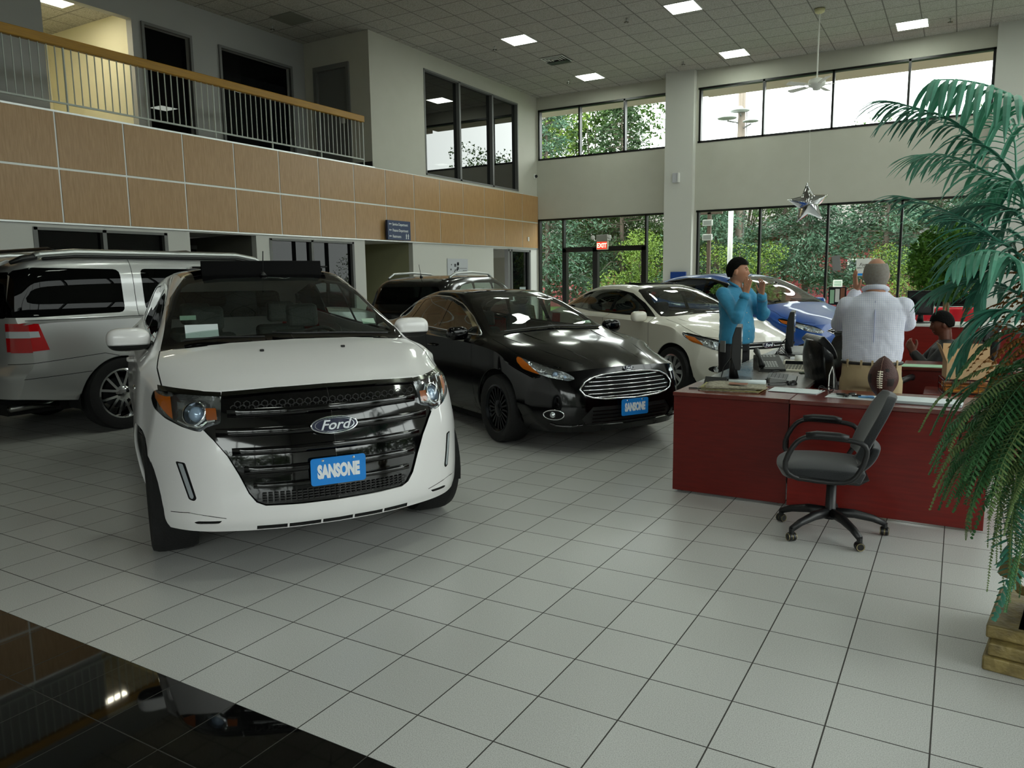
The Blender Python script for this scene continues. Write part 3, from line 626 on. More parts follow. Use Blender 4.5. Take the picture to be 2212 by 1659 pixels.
def mirror(car,x,y,z,s,m_cap,m_arm,size=(.07,.13,.085),split=True):
    """door mirror: cap above, black base below"""
    a,b_,c=size
    def f(u,v,lo=None):
        th=2*PI*u; ph=PI*v; e=.62
        cx=math.copysign(abs(math.cos(th))**e,math.cos(th)); sx=math.copysign(abs(math.sin(th))**e,math.sin(th)); sp_=math.sin(ph)**.5; cp=math.copysign(abs(math.cos(ph))**.8,math.cos(ph))
        return Vector((a*cx*sp_*(1 if cx>0 else .45)+.02, s*b_*sx*sp_, c*cp*(1-.12*s*0)))
    o=bpy.data.objects.new('door_mirror',None)
    top=MB().grid(lambda u,v:f(u,v*.62 if split else v),24,10,closeu=True).build('door_mirror',m_cap,car.root,smooth=True); top.location=(x,y,z)
    if split: MB().grid(lambda u,v:f(u,.6+v*.4)*1.0,24,7,closeu=True).build('mirror_base',m_arm,top,smooth=True)
    MB().tube([(.0,-s*b_*.6,-c*.5),(-.02,-s*(b_+.03),-c*.8),(-.03,-s*(b_+.10),-c*1.0)],[.03,.032,.04],8).build('mirror_arm',m_arm,top,smooth=True)
    b=MB(); b.prism(rnd([(-b_*.85,-c*.75),(b_*.85,-c*.75),(b_*.85,c*.75),(-b_*.85,c*.75)],.04),-.018,-.014,Matrix(((0,0,1,0),(1,0,0,0),(0,1,0,0),(0,0,0,1)))); b.build('mirror_glass',m_chrome,top)
    return top
def wiper(car,pts,m=None):
    P=[car.pt('x',y,z,1,.018)[0] for y,z in pts]; o=MB().tube(P,.007,6).build('wiper',m_blk,car.root); return o
def interior(car,xf,zf,rows,yw,zfloor=.35,ztop=1.25,wheel_y=.38,seatm=None,sz=.62):
    """dashboard, steering wheel and seats so the glass has something behind it"""
    sm_=seatm or m_inn; hw=yw
    MB().prism([(xf-.02,zf-.06),(xf-.35,zf-.05),(xf-.52,zf-.10),(xf-.55,zf-.30),(xf-.3,zf-.45),(xf,zf-.3)],-hw,hw,axis='y').build('dashboard',m_inn,car.root,bevel=.02)
    cx,cz=xf-.66,zf-.16; M_=Matrix.Translation((cx,wheel_y,cz))@Matrix.Rotation(R(-62),4,'Y')
    b=MB(); n=28; b.tube([M_@Vector((.18*math.cos(2*PI*k/n),.18*math.sin(2*PI*k/n),0)) for k in range(n+1)],.016,8,cap=False)
    for a in (0,PI,PI*1.5): b.tube([M_@Vector((0,0,0)),M_@Vector((.17*math.cos(a+PI/2*0),.17*math.sin(a),0))],.018,6)
    b.ball(M_@Vector((0,0,0)),(.05,.06,.06)); b.build('steering_wheel',m_blk,car.root,smooth=True)
    for i,x in enumerate(rows):
        for s in (-1,1):
            y=s*.38
            q=MB().box(x-.05,y-.25,zfloor,x+.48,y+.25,zfloor+.2).build('seat',sm_,car.root,bevel=.06,seg=3)
            MB().prism([(x-.02,zfloor+.15),(x+.10,zfloor+.15),(x-.10,zfloor+sz+.12),(x-.22,zfloor+sz+.12)],y-.23,y+.23,axis='y').build('seat_back',sm_,q,bevel=.05,seg=3)
            MB().prism([(x-.14,zfloor+sz+.15),(x-.05,zfloor+sz+.14),(x-.08,zfloor+sz+.33),(x-.17,zfloor+sz+.34)],y-.13,y+.13,axis='y').build('headrest',sm_,q,bevel=.035,seg=3)
    x0=car.sp['st'][-1][0]; MB().box(x0+.4,-hw-.05,zfloor-.12,xf+.3,hw+.05,zfloor).build('cabin_floor',m_gap,car.root)
def aerial(car,x,y,L=.4,lean=-35):
    p,_=car.pt('z',x,y); a=R(lean); MB().tube([p,p+Vector((.02*-1,0,.03))],[.03,.012],8).build('aerial',m_blk,car.root,smooth=True); MB().tube([p+Vector((-.01,0,.02)),p+Vector((-math.cos(a)*L*.4,0,.02+L*.75))],.004,5).build('aerial_mast',m_blk,car.root)
# --------------------------------------------------------------- white crossover (nearest)
def build_edge():
    sp=dict(hw=.965,dx=.045,bf=.85,br=.5,
      low=[(.70,.26,.84,.88,.62,.925,.905),(.30,.24,.88,.935,.64,.975,.965),(-.2,.24,.89,.94,.66,.985,.975),(-1.4,.24,.88,.925,.70,.95,.94),(-2.8,.24,.88,.93,.72,.975,.965),(-3.5,.26,.82,.88,.72,.93,.91),(-3.78,.30,.76,.82,.72,.88,.87)],
      #  x    shoulder      belt/hood     cantrail     mid         centre
      st=[(.66,.850,.985,.80,1.000,.55,1.018,.28,1.026,0,1.03),
          (.50,.885,1.02,.83,1.045,.56,1.075,.28,1.085,0,1.088),
          (.25,.915,1.055,.85,1.095,.58,1.135,.30,1.150,0,1.155),
          (.02,.925,1.085,.86,1.130,.60,1.178,.32,1.195,0,1.20),
          (-.20,.93,1.10,.865,1.155,.66,1.205,.36,1.225,0,1.235),
          (-.38,.93,1.105,.86,1.165,.755,1.265,.40,1.305,0,1.32),
          (-.70,.93,1.115,.845,1.18,.70,1.41,.40,1.475,0,1.492),
          (-1.02,.93,1.12,.84,1.195,.65,1.545,.38,1.61,0,1.625),
          (-1.30,.93,1.125,.84,1.205,.62,1.62,.37,1.682,0,1.695),
          (-1.9,.93,1.13,.84,1.22,.62,1.64,.37,1.70,0,1.712),
          (-2.7,.925,1.15,.83,1.245,.65,1.60,.37,1.665,0,1.676),
          (-3.25,.90,1.17,.80,1.27,.61,1.53,.35,1.60,0,1.61),
          (-3.55,.87,1.16,.76,1.25,.60,1.38,.33,1.42,0,1.43),
          (-3.78,.82,1.08,.72,1.12,.55,1.15,.3,1.16,0,1.165)],
      nose=[(.0,.10),(.25,.13),(.32,.165),(.45,.18),(.65,.165),(.81,.12),(.93,.07),(1.0,.02),(1.04,0)],
      plan=[(0,0),(.2,.012),(.38,.05),(.55,.11),(.66,.165),(.75,.235),(.82,.32),(.87,.40),(.93,.52)],
      tail=[(0,.0),(.3,.08),(.6,.12),(.9,.08),(1.2,0),(1.7,0)],rplan=[(0,0),(.4,.03),(.7,.12),(.86,.28),(.93,.36)])
    c=Car('white_crossover','white crossover with a black grille and a raised black sunroof deflector, nearest the camera',sp,(-3.627,.749),-32.135)
    bm=c.bm; c.hole=c.lab('hole',None); fr=lambda q,n:n.x>.02 and q.x>-.3
    arches(c,.425,(0,-2.824))
    # front: grille, lamps, intake slots
    gr=c.lab('grille',m_glo,off=-.012); frm=c.lab('grille_surround',m_wht)
    half=[(.552,.985),(.60,.875),(.662,.822),(.615,.765),(.555,.68),(.505,.575),(.465,.475),(.43,.425),(.385,.403),(.2,.397)]
    poly=[(0.0001,.396)]+half[::-1]+[(.28,1.0),(0.0001,1.004)]
    cut(bm,poly,'x',gr,ok=fr); cut(bm,poly,'x',gr,ok=fr,mirror=True)
    ch=c.lab('chrome_strip',mat('dark chrome strip','5F605C',.12,1),off=.006)
    sp_=[(.0001,1.004),(.28,1.0),(.552,.985),(.545,1.008),(.28,1.022),(.0001,1.026)]
    cut(bm,sp_,'x',ch,ok=fr); cut(bm,sp_,'x',ch,ok=fr,mirror=True)
    hl=c.lab('headlight',g_lens,off=.003); hp=rnd([(.556,.99),(.70,1.0),(.83,1.012),(.868,1.0),(.884,.955),(.878,.915),(.83,.868),(.76,.832),(.70,.812),(.668,.806),(.648,.832),(.575,.852)],.012,2)
    hs=c.lab('headlight_upper_trim',mat('dark chrome strip'),off=.005)
    for mi in (False,True):
        cut(bm,hp,'x',hl,ok=fr,mirror=mi); cut(bm,strip([(.552,.996),(.70,1.006),(.845,1.016)],.022),'x',hs,ok=fr,mirror=mi)
    drl=c.lab('running_light',m_ledw,off=.003); drb=c.lab('running_light_recess',m_gap,off=-.004)
    o1=rnd([(.800,.648),(.757,.644),(.715,.452),(.728,.437),(.752,.446)],.008,2); i1=rnd([(.788,.640),(.766,.638),(.726,.462),(.733,.449),(.744,.455)],.006,2)
    slot=c.lab('intake_slot',m_gap,off=-.006)
    for mi in (False,True):
        cut(bm,o1,'x',drb,ok=fr,mirror=mi); cut(bm,i1,'x',drl,ok=fr,mirror=mi)
        cut(bm,rnd([(.60,.327),(.615,.311),(.72,.306),(.735,.314),(.715,.323)],.006,2),'x',slot,ok=fr,mirror=mi)
        for a,b_ in ((.095,.265),(.275,.43)): cut(bm,[(a,.262),(b_,.262),(b_-.0,.286),(a,.286)],'x',slot,ok=fr,mirror=mi)
    cut(bm,[(-.085,.262),(.085,.262),(.085,.286),(-.085,.286)],'x',slot,ok=fr)
    # bonnet shut lines
    gp=c.lab('panel_gap',m_gap,off=-.004)
    for mi in (False,True):
        up=lambda q,n:n.z>.2 and q.z>.9
        sl=[(-.24,.80),(.05,.835),(.30,.825),(.50,.775),(.62,.70),(.655,.56)]
        strips(bm,sl,.007,'z',gp,ok=up,only={0},mirror=mi)
    dn=c.lab('lower_lip',m_blk,off=.0)
    strips(bm,[(-.84,.36),(-.76,.37),(-.66,.355),(-.58,.34)],.004,'x',gp,ok=fr,only={0}); strips(bm,[(.84,.36),(.76,.37),(.66,.355),(.58,.34)],.004,'x',gp,ok=fr,only={0})
    # glass and roof
    wsf=lambda q,n:n.x>.15 and n.z>.15 and -1.35<q.x<-.1 and q.z>1.15
    wo=[(0.0001,1.225),(.40,1.217),(.74,1.19),(.80,1.18),(.755,1.30),(.70,1.47),(.625,1.565),(.57,1.625),(.35,1.67),(0.0001,1.68)]
    wi=[(0.0001,1.262),(.40,1.252),(.70,1.228),(.728,1.26),(.70,1.36),(.645,1.48),(.595,1.56),(.55,1.588),(.35,1.622),(0.0001,1.632)]
    wb=c.lab('windscreen_band',m_glo,off=0); ws=c.lab('windscreen',g_ws,off=.001)
    for mi in (False,True): cut(bm,wo,'x',wb,ok=wsf,mirror=mi)
    for mi in (False,True): cut(bm,wi,'x',ws,ok=wsf,mirror=mi)
    rf=c.lab('glass_roof',m_glo,off=.002)
    rp_=[(-1.02,.0001),(-1.04,.30),(-1.10,.52),(-1.2,.585),(-2.6,.58),(-3.0,.52),(-3.1,.0001)]
    for mi in (False,True): cut(bm,rp_,'z',rf,ok=lambda q,n:n.z>.3 and q.z>1.5,only={0},mirror=mi)
    sd=c.lab('side_window',g_side,off=-.002); sb=c.lab('window_trim',m_glo,off=.001); pv=c.lab('rear_quarter_window',g_priv,off=0)
    for s in (1,-1):
        sf=lambda q,n,s=s:n.y*s>.25 and q.y*s>.5 and q.z>1.1
        cut(bm,[(-.40,1.20),(-1.02,1.49),(-1.4,1.575),(-2.0,1.60),(-2.7,1.57),(-3.3,1.46),(-3.42,1.36),(-3.0,1.30),(-2.0,1.245)],'y',sb,ok=sf)
        cut(bm,[(-.62,1.235),(-1.10,1.475),(-1.52,1.555),(-1.52,1.25)],'y',sd,ok=sf); cut(bm,[(-1.60,1.255),(-1.60,1.565),(-2.1,1.575),(-2.45,1.56),(-2.45,1.29)],'y',sd,ok=sf); cut(bm,[(-2.53,1.30),(-2.53,1.55),(-3.2,1.455),(-3.3,1.40),(-3.3,1.36)],'y',pv,ok=sf)
        for x in (-.48,-1.57,-2.5): strips(bm,[(x,1.19),(x,.9),(x+(.03 if x>-2 else .0),.36)],.006,'y',gp,ok=lambda q,n,s=s:q.y*s>.6,only={0})
    tl=c.lab('tail_light',m_redl,off=.004)
    for mi in (False,True): cut(bm,[(.60,.98),(.60,1.16),(.95,1.16),(.95,.98)],'x',tl,ok=lambda q,n:n.x<-.05 and q.x<-3.3,mirror=mi)
    rw=c.lab('rear_window',g_priv,off=0); cut(bm,rnd([(-.6,1.22),(.6,1.22),(.52,1.5),(-.52,1.5)],.06),'x',rw,ok=lambda q,n:n.x<-.2 and q.x<-3)
    c.finish(m_wht)
    # grille bars and honeycomb on the black panel
    for z,t,hw_ in ((.90,.05,.535),(.80,.05,.60),(.70,.045,.53),(.60,.045,.48),(.515,.03,.44)):
        b=MB(); n=32
        def g(u,v,z=z,t=t,hw_=hw_):
            y=(u*2-1)*hw_; a=PI*v*2; p,_=c.pt('x',y,z); e=.014*min(1,(1-abs(u*2-1))*12+.05)
            return Vector((p.x-.004+e*math.cos(a),y,z+t/2*math.sin(a)))
        b.grid(g,n,10,closev=True); b.build('grille_bar',m_glo,c.root,smooth=True)
    b=MB(); rng=[(y,z) for z,yy in ((.945,.5),(.925,.5)) for y in np.arange(-yy,yy,.045)]
    for k,(y,z) in enumerate(rng):
        y+=(.0225 if z>.93 else 0); p,_=c.pt('x',y,z); n=6
        A=[(y+.020*math.cos(PI/3*q+PI/6),z+.020*math.sin(PI/3*q+PI/6)) for q in range(6)]; B=[(y+.015*math.cos(PI/3*q+PI/6),z+.015*math.sin(PI/3*q+PI/6)) for q in range(6)]
        vs=[(p.x+.001,a_,b__) for a_,b__ in A+B]; b.add(vs,[(q,(q+1)%6,6+(q+1)%6,6+q) for q in range(6)])
    for y in np.arange(-.40,.40,.03):
        for z in (.42,.435,.45,.465): p,_=c.pt('x',y,z); b.box(p.x-.004,y,z,p.x+.002,y+.022,z+.008)
    b.build('grille_mesh',mat('satin black mesh','141414',.5),c.root)['kind']='stuff'
    plate_sansone(c,.569,-2); p,_=c.pt('x',0,.815); badge(c,p.x+.03,0,.815,.262,6)
    # lamps behind the clear lens
    for s in (1,-1):
        h=MB(); 
        def bk(u,v,s=s):
            y=.56+.315*u; z0=.852-.05*min(1,max(0,(y-.56)/.1))+.09*max(0,(y-.70)/.17); z1=.992+.018*u; z=z0+(z1-z0)*v
            p,nn=c.pt('x',s*y,z); return p-nn*(.018+.05*math.sin(PI*min(max(v,0),1))*math.sin(PI*min(u*1.1,1)))
        h.grid(bk,26,8); hb=h.build('headlight_housing',mat('smoked lamp housing','A2A4A6',.2,.9,bump=(34,.45)),c.root,smooth=True)
        p,nn=c.pt('x',s*.700,.905); q=nn.to_track_quat('Z','Y').to_matrix().to_4x4(); M_=Matrix.Translation(p-nn*.055)@q
        MB().lathe([(.062,.045),(.068,.045),(.066,.02),(.05,.0)],32,M_,cap=False).build('projector_ring',m_chrome,hb,smooth=True); MB().lathe([(0,.047),(.02,.044),(.036,.034),(.043,.016),(.045,0)],28,M_,cap=False).build('projector_lens',mat('projector glass','A9C0DA',.05,.2,coat=1),hb,smooth=True)
        def am(u,v,s=s): y=.800+.072*u; z=.868+.055*u+.04*u*u+(.118-.075*u)*v; p,nn=c.pt('x',s*y,z); return p-nn*.008
        MB().grid(am,8,6).build('side_amber_reflector',m_amber,hb,smooth=True)
        def ai(u,v,s=s): y=.590+.052*u; z=.872+.062*v; p,nn=c.pt('x',s*y,z); return p-nn*.014
        MB().grid(ai,6,6).build('indicator_amber_reflector',mat('deep amber lens','9C4E12',.3),hb,smooth=True)
        b=MB()
        P=[]
        for y,z in ((.60,.868),(.64,.862),(.66,.845),(.69,.832),(.74,.843),(.78,.862)): p,nn=c.pt('x',s*y,z); P.append(p-nn*.016)
        b.tube(P,.008,6)
        b.build('chrome_step',m_chrome,hb)
    # rim, mirrors, wipers, washers, roof deflector, aerial
    m_r=mat('polished alloy','B8BABC',.2,.9)
    for x,y in ((0,.81),(0,-.81),(-2.824,.82),(-2.824,-.82)): wheel(c.root,x,y,.385,.25,.285,'five',m_r)
    arch_lips(c,.425,(0,-2.824),m_wht,.012)
    for s in (1,-1):
        mirror(c,-.60,s*.965,1.24,s,m_wht,m_blk,(.08,.13,.074))
        p,_=c.pt('y',-.52,.93,s); MB().ball(p,(.035,.012,.022)).build('side_repeater',m_chrome,c.root,smooth=True) if s<0 else None
        p,nn=c.pt('z',.113,s*.25,1); o=MB().box(-.012,-.012,-.002,.012,.012,.012).build('washer_nozzle',m_blk,c.root,bevel=.004); o.location=p
        for x in (-1.45,-2.38):
            p,_=c.pt('y',x,1.03,s,.02); MB().tube([p+Vector((.11,-s*.02,0)),p+Vector((.08,s*.015,0)),p+Vector((-.08,s*.015,0)),p+Vector((-.11,-s*.02,0))],.011,8).build('door_handle',m_wht,c.root,smooth=True)
    wiper(c,[(.66,1.215),(.35,1.232),(0.0,1.242),(-.12,1.250)]); wiper(c,[(-.18,1.228),(-.45,1.235),(-.66,1.222)])
    df=c.lab('x',None)
    P=[Vector((-1.10-.06*(abs(y)/.5)**2,y,1.72)) for y in np.linspace(-.44,.44,15)]
    b=MB()
    for a,q in zip(P,P[1:]): b.add([a+Vector((0,0,-.075)),q+Vector((0,0,-.075)),q+Vector((-.03,0,.035)),a+Vector((-.03,0,.035)),a+Vector((-.06,0,-.075)),q+Vector((-.06,0,-.075)),q+Vector((-.07,0,.035)),a+Vector((-.07,0,.035))],[(0,1,2,3),(5,4,7,6),(3,2,6,7)])
    b.build('sunroof_deflector',mat('matt black visor','070708',.85,spec=.2),c.root,smooth=False,bevel=.004)
    MB().box(-1.75,-.5,1.70,-1.2,.5,1.715).build('sunroof_panel',m_glo,c.root,bevel=.005)
    aerial(c,-1.06,-.02,.22,-120)
    interior(c,-.42,1.24,(-1.55,-2.5),.72,.45,seatm=m_seat,wheel_y=.37)
    o=MB().box(0,-.10,0,.006,.10,.09).build('windscreen_paper',mat('paper white'),c.root); p,_=c.pt('x',-.54,1.245); o.location=p+Vector((-.07,0,.0)); o.rotation_euler=(0,R(-25),0)
    o=MB().box(0,-.045,0,.004,.045,.055).build('inspection_sticker',mat('pale green sticker','A9C4B0',.6),c.root); p,_=c.pt('x',.58,1.29); o.location=p+Vector((-.012,0,0)); o.rotation_euler=(0,R(-52),0)
    o=MB().box(0,-.05,0,.004,.05,.03).build('hanging_tag',mat('pale green sticker'),c.root); p,_=c.pt('x',-.60,1.35); o.location=p+Vector((-.1,0,0))
    MB().box(.2,-.62,.20,-3.4,.62,.36).build('underbody',m_gap,c.root)
    return c
edge=build_edge()

# --------------------------------------------------------------- shared builder for the other cars
def make_car(name,label,loc,deg,paint,sp,wb,arch_r,wheel_,ws,ws_z,side,rear=None,tail=None,doors=(),handles=(),mir=None,win_m=None,trim=None,gates=True):
    c=Car(name,label,sp,loc,deg); bm=c.bm; c.hole=c.lab('hole',None); arches(c,arch_r,(0,-wb),yin=.5)
    wb_=c.lab('windscreen_band',m_glo); w_=c.lab('windscreen',g_ws,off=.001); xl,xh=ws_z
    wf=lambda q,n:n.x>.12 and n.z>.1 and xl<q.x<xh
    zc=sum(p[1] for p in ws)/len(ws); inner=[(max(.0001,y*.94-(0 if y<.01 else .012)),zc+(z-zc)*.90) for y,z in ws]
    for mi in (False,True): cut(bm,ws,'x',wb_,ok=wf,mirror=mi)
    for mi in (False,True): cut(bm,inner,'x',w_,ok=wf,mirror=mi)
    tb=c.lab('window_trim',trim or m_glo,off=.002); fr_=c.lab('window_frame_black',m_glo,off=.001); gl=c.lab('side_window',g_side if win_m is None else win_m,off=-.002)
    for s in (1,-1):
        sf=lambda q,n,s=s:n.y*s>.2 and q.y*s>.4 and q.z>.85
        if False:
            cx=sum(p[0] for p in side['outer'])/len(side['outer']); cz=sum(p[1] for p in side['outer'])/len(side['outer'])
            big=[(cx+(p[0]-cx)*1.0+math.copysign(.012,p[0]-cx),p[1]+(.014 if p[1]>cz else -.012)) for p in side['outer']]
            cut(bm,big,'y',tb,ok=sf)
        cut(bm,side['outer'],'y',fr_,ok=sf)
        for g in side['panes']: cut(bm,rnd(g,.03,2),'y',gl,ok=sf)
    gp=c.lab('panel_gap',m_gap,off=-.004)
    for s in (1,-1):
        for d in doors: strips(bm,d,.007,'y',gp,ok=lambda q,n,s=s:q.y*s>.5,only={0})
    if rear: r_=c.lab('rear_window',g_priv); cut(bm,rnd(rear,.05,3),'x',r_,ok=lambda q,n:n.x<-.12 and q.x<-wb*.8)
    if tail:
        t_=c.lab('tail_light',m_redl,off=.004)
        for mi in (False,True): cut(bm,tail,'x',t_,ok=lambda q,n:n.x<-.02 and q.x<-wb-.25,mirror=mi)
    c.out=rnd(side['outer'],.04,2) if trim else None; c.gp=gp; c.paint=paint; c.wb=wb; c.arch_r=arch_r; c.wheel_=wheel_; c.handles=handles; c.mir=mir; return c
def done(c):
    c.finish(c.paint); r,w,rr,style,m,ty=c.wheel_
    for x in (0,-c.wb):
        for s in (1,-1): wheel(c.root,x,s*ty,r,w,rr,style,m)
    arch_lips(c,c.arch_r,(0,-c.wb),c.paint,.010)
    for x,z in c.handles:
        for s in (1,-1): p,_=c.pt('y',x,z,s,.02); MB().tube([p+Vector((.10,-s*.02,0)),p+Vector((.07,s*.012,0)),p+Vector((-.07,s*.012,0)),p+Vector((-.10,-s*.02,0))],.010,8).build('door_handle',c.paint,c.root,smooth=True)
    if c.mir:
        x,y,z,sz=c.mir
        for s in (1,-1): mirror(c,x,s*y,z,s,c.paint,m_blk,sz,split=False)
    if getattr(c,'out',None):
        for s in (1,-1):
            P=[c.pt('y',x,z,s,.004)[0] for x,z in c.out]; MB().tube(P+[P[0]],.0075,6,cap=False).build('chrome_window_trim',m_chrome,c.root,smooth=True)
    xf=c.sp['st'][0][0]; MB().box(.35,-.6,c.sp['low'][2][1]-.04,-c.wb-.5,.6,c.sp['low'][2][1]+.08).build('underbody',m_gap,c.root)
def lampbox(c,poly_y,zf,depth=.05,m=None,ball=None,amber=None,n=18,pw=1):
    """reflector bowl behind a headlight lens; zf(y)->(z0,z1)"""
    for s in (1,-1):
        def bk(u,v,s=s):
            y=poly_y[0]+(poly_y[1]-poly_y[0])*u; z0,z1=zf(y); z=z0+(z1-z0)*v; p,nn=c.pt('x',s*y,z); return p-nn*(.008+depth*math.sin(PI*v)*math.sin(PI*u)**.5)
        h=MB().grid(bk,n,8).build('headlight_reflector',m or m_lamp,c.root,smooth=True)
        if ball:
            for y,z,r in ball:
                p,nn=c.pt('x',s*y,z); M_=Matrix.Translation(p-nn*(.03+r*.4))@nn.to_track_quat('Z','Y').to_matrix().to_4x4()
                MB().lathe([(r*1.25,r*.6),(r*1.3,r*.5),(r*1.1,0)],24,M_,cap=False).build('projector_ring',m_chrome,h,smooth=True); MB().lathe([(0,r*.7),(r*.5,r*.6),(r*.9,r*.2),(r,0)],20,M_,cap=False).build('projector_lens',mat('projector glass'),h,smooth=True)
        if amber:
            y0,y1,a0,a1=amber
            def am(u,v,s=s): y=y0+(y1-y0)*u; z0,z1=zf(y); p,nn=c.pt('x',s*y,z0+(z1-z0)*(a0+(a1-a0)*v)); return p-nn*.006
            MB().grid(am,7,6).build('amber_reflector',m_amber,h,smooth=True)
def ringtube(c,pts,r,name,m,off=.006,closed=True):
    P=[]
    for y,z in pts: p,n=c.pt('x',y,z,1); P.append(p+Vector((off,0,0)))
    if closed: P.append(P[0])
    return MB().tube(P,r,6,cap=not closed).build(name,m,c.root,smooth=True)
def sym(half): return half+[(-y,z) for y,z in half[::-1] if y>.001]
def badge_at(c,z,w,tilt,out=.012): p,_=c.pt('x',0,z); return badge(c,p.x+out,0,z,w,tilt)
# --------------------------------------------------------------- black saloon
sp=dict(hw=.925,dx=.05,bf=.85,br=.6,
  low=[(.80,.20,.70,.78,.45,.86,.84),(.35,.19,.80,.86,.50,.91,.90),(-.2,.20,.82,.88,.52,.925,.92),(-1.4,.19,.82,.87,.55,.905,.895),(-2.85,.20,.82,.88,.58,.925,.92),(-3.5,.24,.76,.82,.58,.90,.88),(-3.85,.30,.70,.76,.60,.84,.82)],
  st=[(.80,.81,.70,.75,.735,.50,.765,.25,.78,0,.785),(.55,.86,.775,.80,.81,.52,.845,.27,.86,0,.865),(.2,.90,.86,.83,.895,.55,.93,.28,.945,0,.95),(-.15,.915,.915,.84,.955,.60,.99,.3,1.005,0,1.01),(-.42,.92,.935,.83,.985,.70,1.035,.38,1.065,0,1.075),(-.8,.92,.95,.81,1.0,.64,1.195,.37,1.25,0,1.265),(-1.2,.92,.96,.80,1.01,.585,1.335,.34,1.385,0,1.40),(-1.6,.92,.965,.795,1.02,.555,1.41,.33,1.455,0,1.465),(-2.1,.92,.975,.79,1.035,.555,1.42,.33,1.462,0,1.47),(-2.7,.92,.985,.775,1.05,.54,1.35,.32,1.395,0,1.405),(-3.1,.91,1.0,.75,1.06,.52,1.23,.3,1.265,0,1.275),(-3.45,.88,1.01,.72,1.06,.5,1.10,.3,1.115,0,1.12),(-3.85,.80,.98,.7,1.01,.5,1.03,.25,1.04,0,1.04)],
  nose=[(0,.05),(.2,.12),(.3,.175),(.42,.19),(.55,.175),(.66,.14),(.76,.10),(.87,.05),(.97,0)],plan=[(0,0),(.2,.01),(.4,.04),(.55,.09),(.66,.16),(.74,.25),(.81,.36),(.87,.47),(.92,.56)],
  tail=[(0,0),(.3,.08),(.6,.12),(.9,.08),(1.05,0)],rplan=[(0,0),(.4,.03),(.7,.12),(.86,.28),(.93,.36)])
fus=make_car('black_saloon','glossy black saloon with a chrome-barred grille and blue dealer plate, behind the nearest white crossover',(-3.393,4.278),-30.455,m_blkp,sp,2.85,.375,(.335,.235,.235,'multi',mat('dark alloy','26282B',.25,.9),.80),
  [(.0001,1.045),(.40,1.035),(.70,1.015),(.745,1.02),(.70,1.12),(.63,1.26),(.575,1.345),(.54,1.375),(.3,1.405),(.0001,1.415)],(-1.5,-.25),
  dict(outer=[(-.52,1.015),(-.92,1.19),(-1.3,1.315),(-1.7,1.385),(-2.1,1.395),(-2.55,1.365),(-2.95,1.27),(-3.22,1.15),(-3.1,1.10),(-2.2,1.045),(-1.2,1.02)],
    panes=[[(-.75,1.045),(-1.0,1.17),(-1.35,1.295),(-1.62,1.35),(-1.66,1.05)],[(-1.74,1.055),(-1.73,1.36),(-2.1,1.37),(-2.45,1.345),(-2.62,1.09)],[(-2.68,1.10),(-2.55,1.32),(-2.85,1.25),(-3.1,1.14)]]),
  rear=[(-.5,1.12),(.5,1.12),(.46,1.36),(-.46,1.36)],tail=[(.5,.86),(.5,1.0),(.95,1.0),(.95,.82)],doors=([(-.5,1.0),(-.52,.7),(-.42,.25)],[(-1.70,1.02),(-1.70,.25)],[(-2.62,1.05),(-2.42,.6),(-2.45,.35)]),handles=((-1.50,.86),(-2.5,.88)),mir=(-.72,.985,1.035,(.075,.115,.07)),trim=m_chrome)
bm=fus.bm; ff=lambda q,n:n.x>.02 and q.x>-.1
gm=[(.0001,.735),(.25,.725),(.38,.705),(.47,.665),(.525,.60),(.49,.55),(.42,.525),(.3,.508),(.0001,.498)]
gl_=fus.lab('grille',m_gap,off=-.02); hl_=fus.lab('headlight',g_lens,off=.002); lo_=fus.lab('lower_intake',mat('satin black mesh'),off=-.01); fo_=fus.lab('fog_lamp_recess',m_gap,off=-.006)
hp=rnd([(.535,.695),(.60,.745),(.68,.785),(.745,.835),(.785,.868),(.815,.845),(.835,.79),(.815,.745),(.73,.705),(.60,.675)],.015,2)
for mi in (False,True):
    cut(bm,gm,'x',gl_,ok=ff,mirror=mi); cut(bm,hp,'x',hl_,ok=lambda q,n:q.x>-.3 and n.x>-.1,mirror=mi); cut(bm,[(.0001,.44),(.42,.44),(.52,.33),(.46,.27),(.0001,.26)],'x',lo_,ok=ff,mirror=mi)
    cut(bm,[(.72+.062*math.cos(a),.37+.045*math.sin(a)) for a in [k*PI/7 for k in range(14)]],'x',fo_,ok=ff,mirror=mi)
    strips(bm,[(-.30,.78),(.1,.80),(.45,.74),(.70,.60)],.006,'z',fus.gp,ok=lambda q,n:n.z>.3 and q.z>.7,only={0},mirror=mi)
done(fus)
ringtube(fus,sym(gm),.009,'grille_surround',m_chrome,.006)
for z,hw in ((.695,.36),(.660,.43),(.625,.475),(.59,.49),(.555,.455),(.525,.38)):
    P=[fus.pt('x',y,z)[0]+Vector((-.004,0,0)) for y in np.linspace(-hw,hw,21)]; MB().tube(P,.0065,6).build('grille_bar',m_chrome,fus.root,smooth=True)
for z in (.40,.365,.33,.295): MB().tube([fus.pt('x',y,z)[0]+Vector((.0,0,0)) for y in np.linspace(-.42,.42,15)],.006,5).build('intake_bar',m_glo,fus.root)
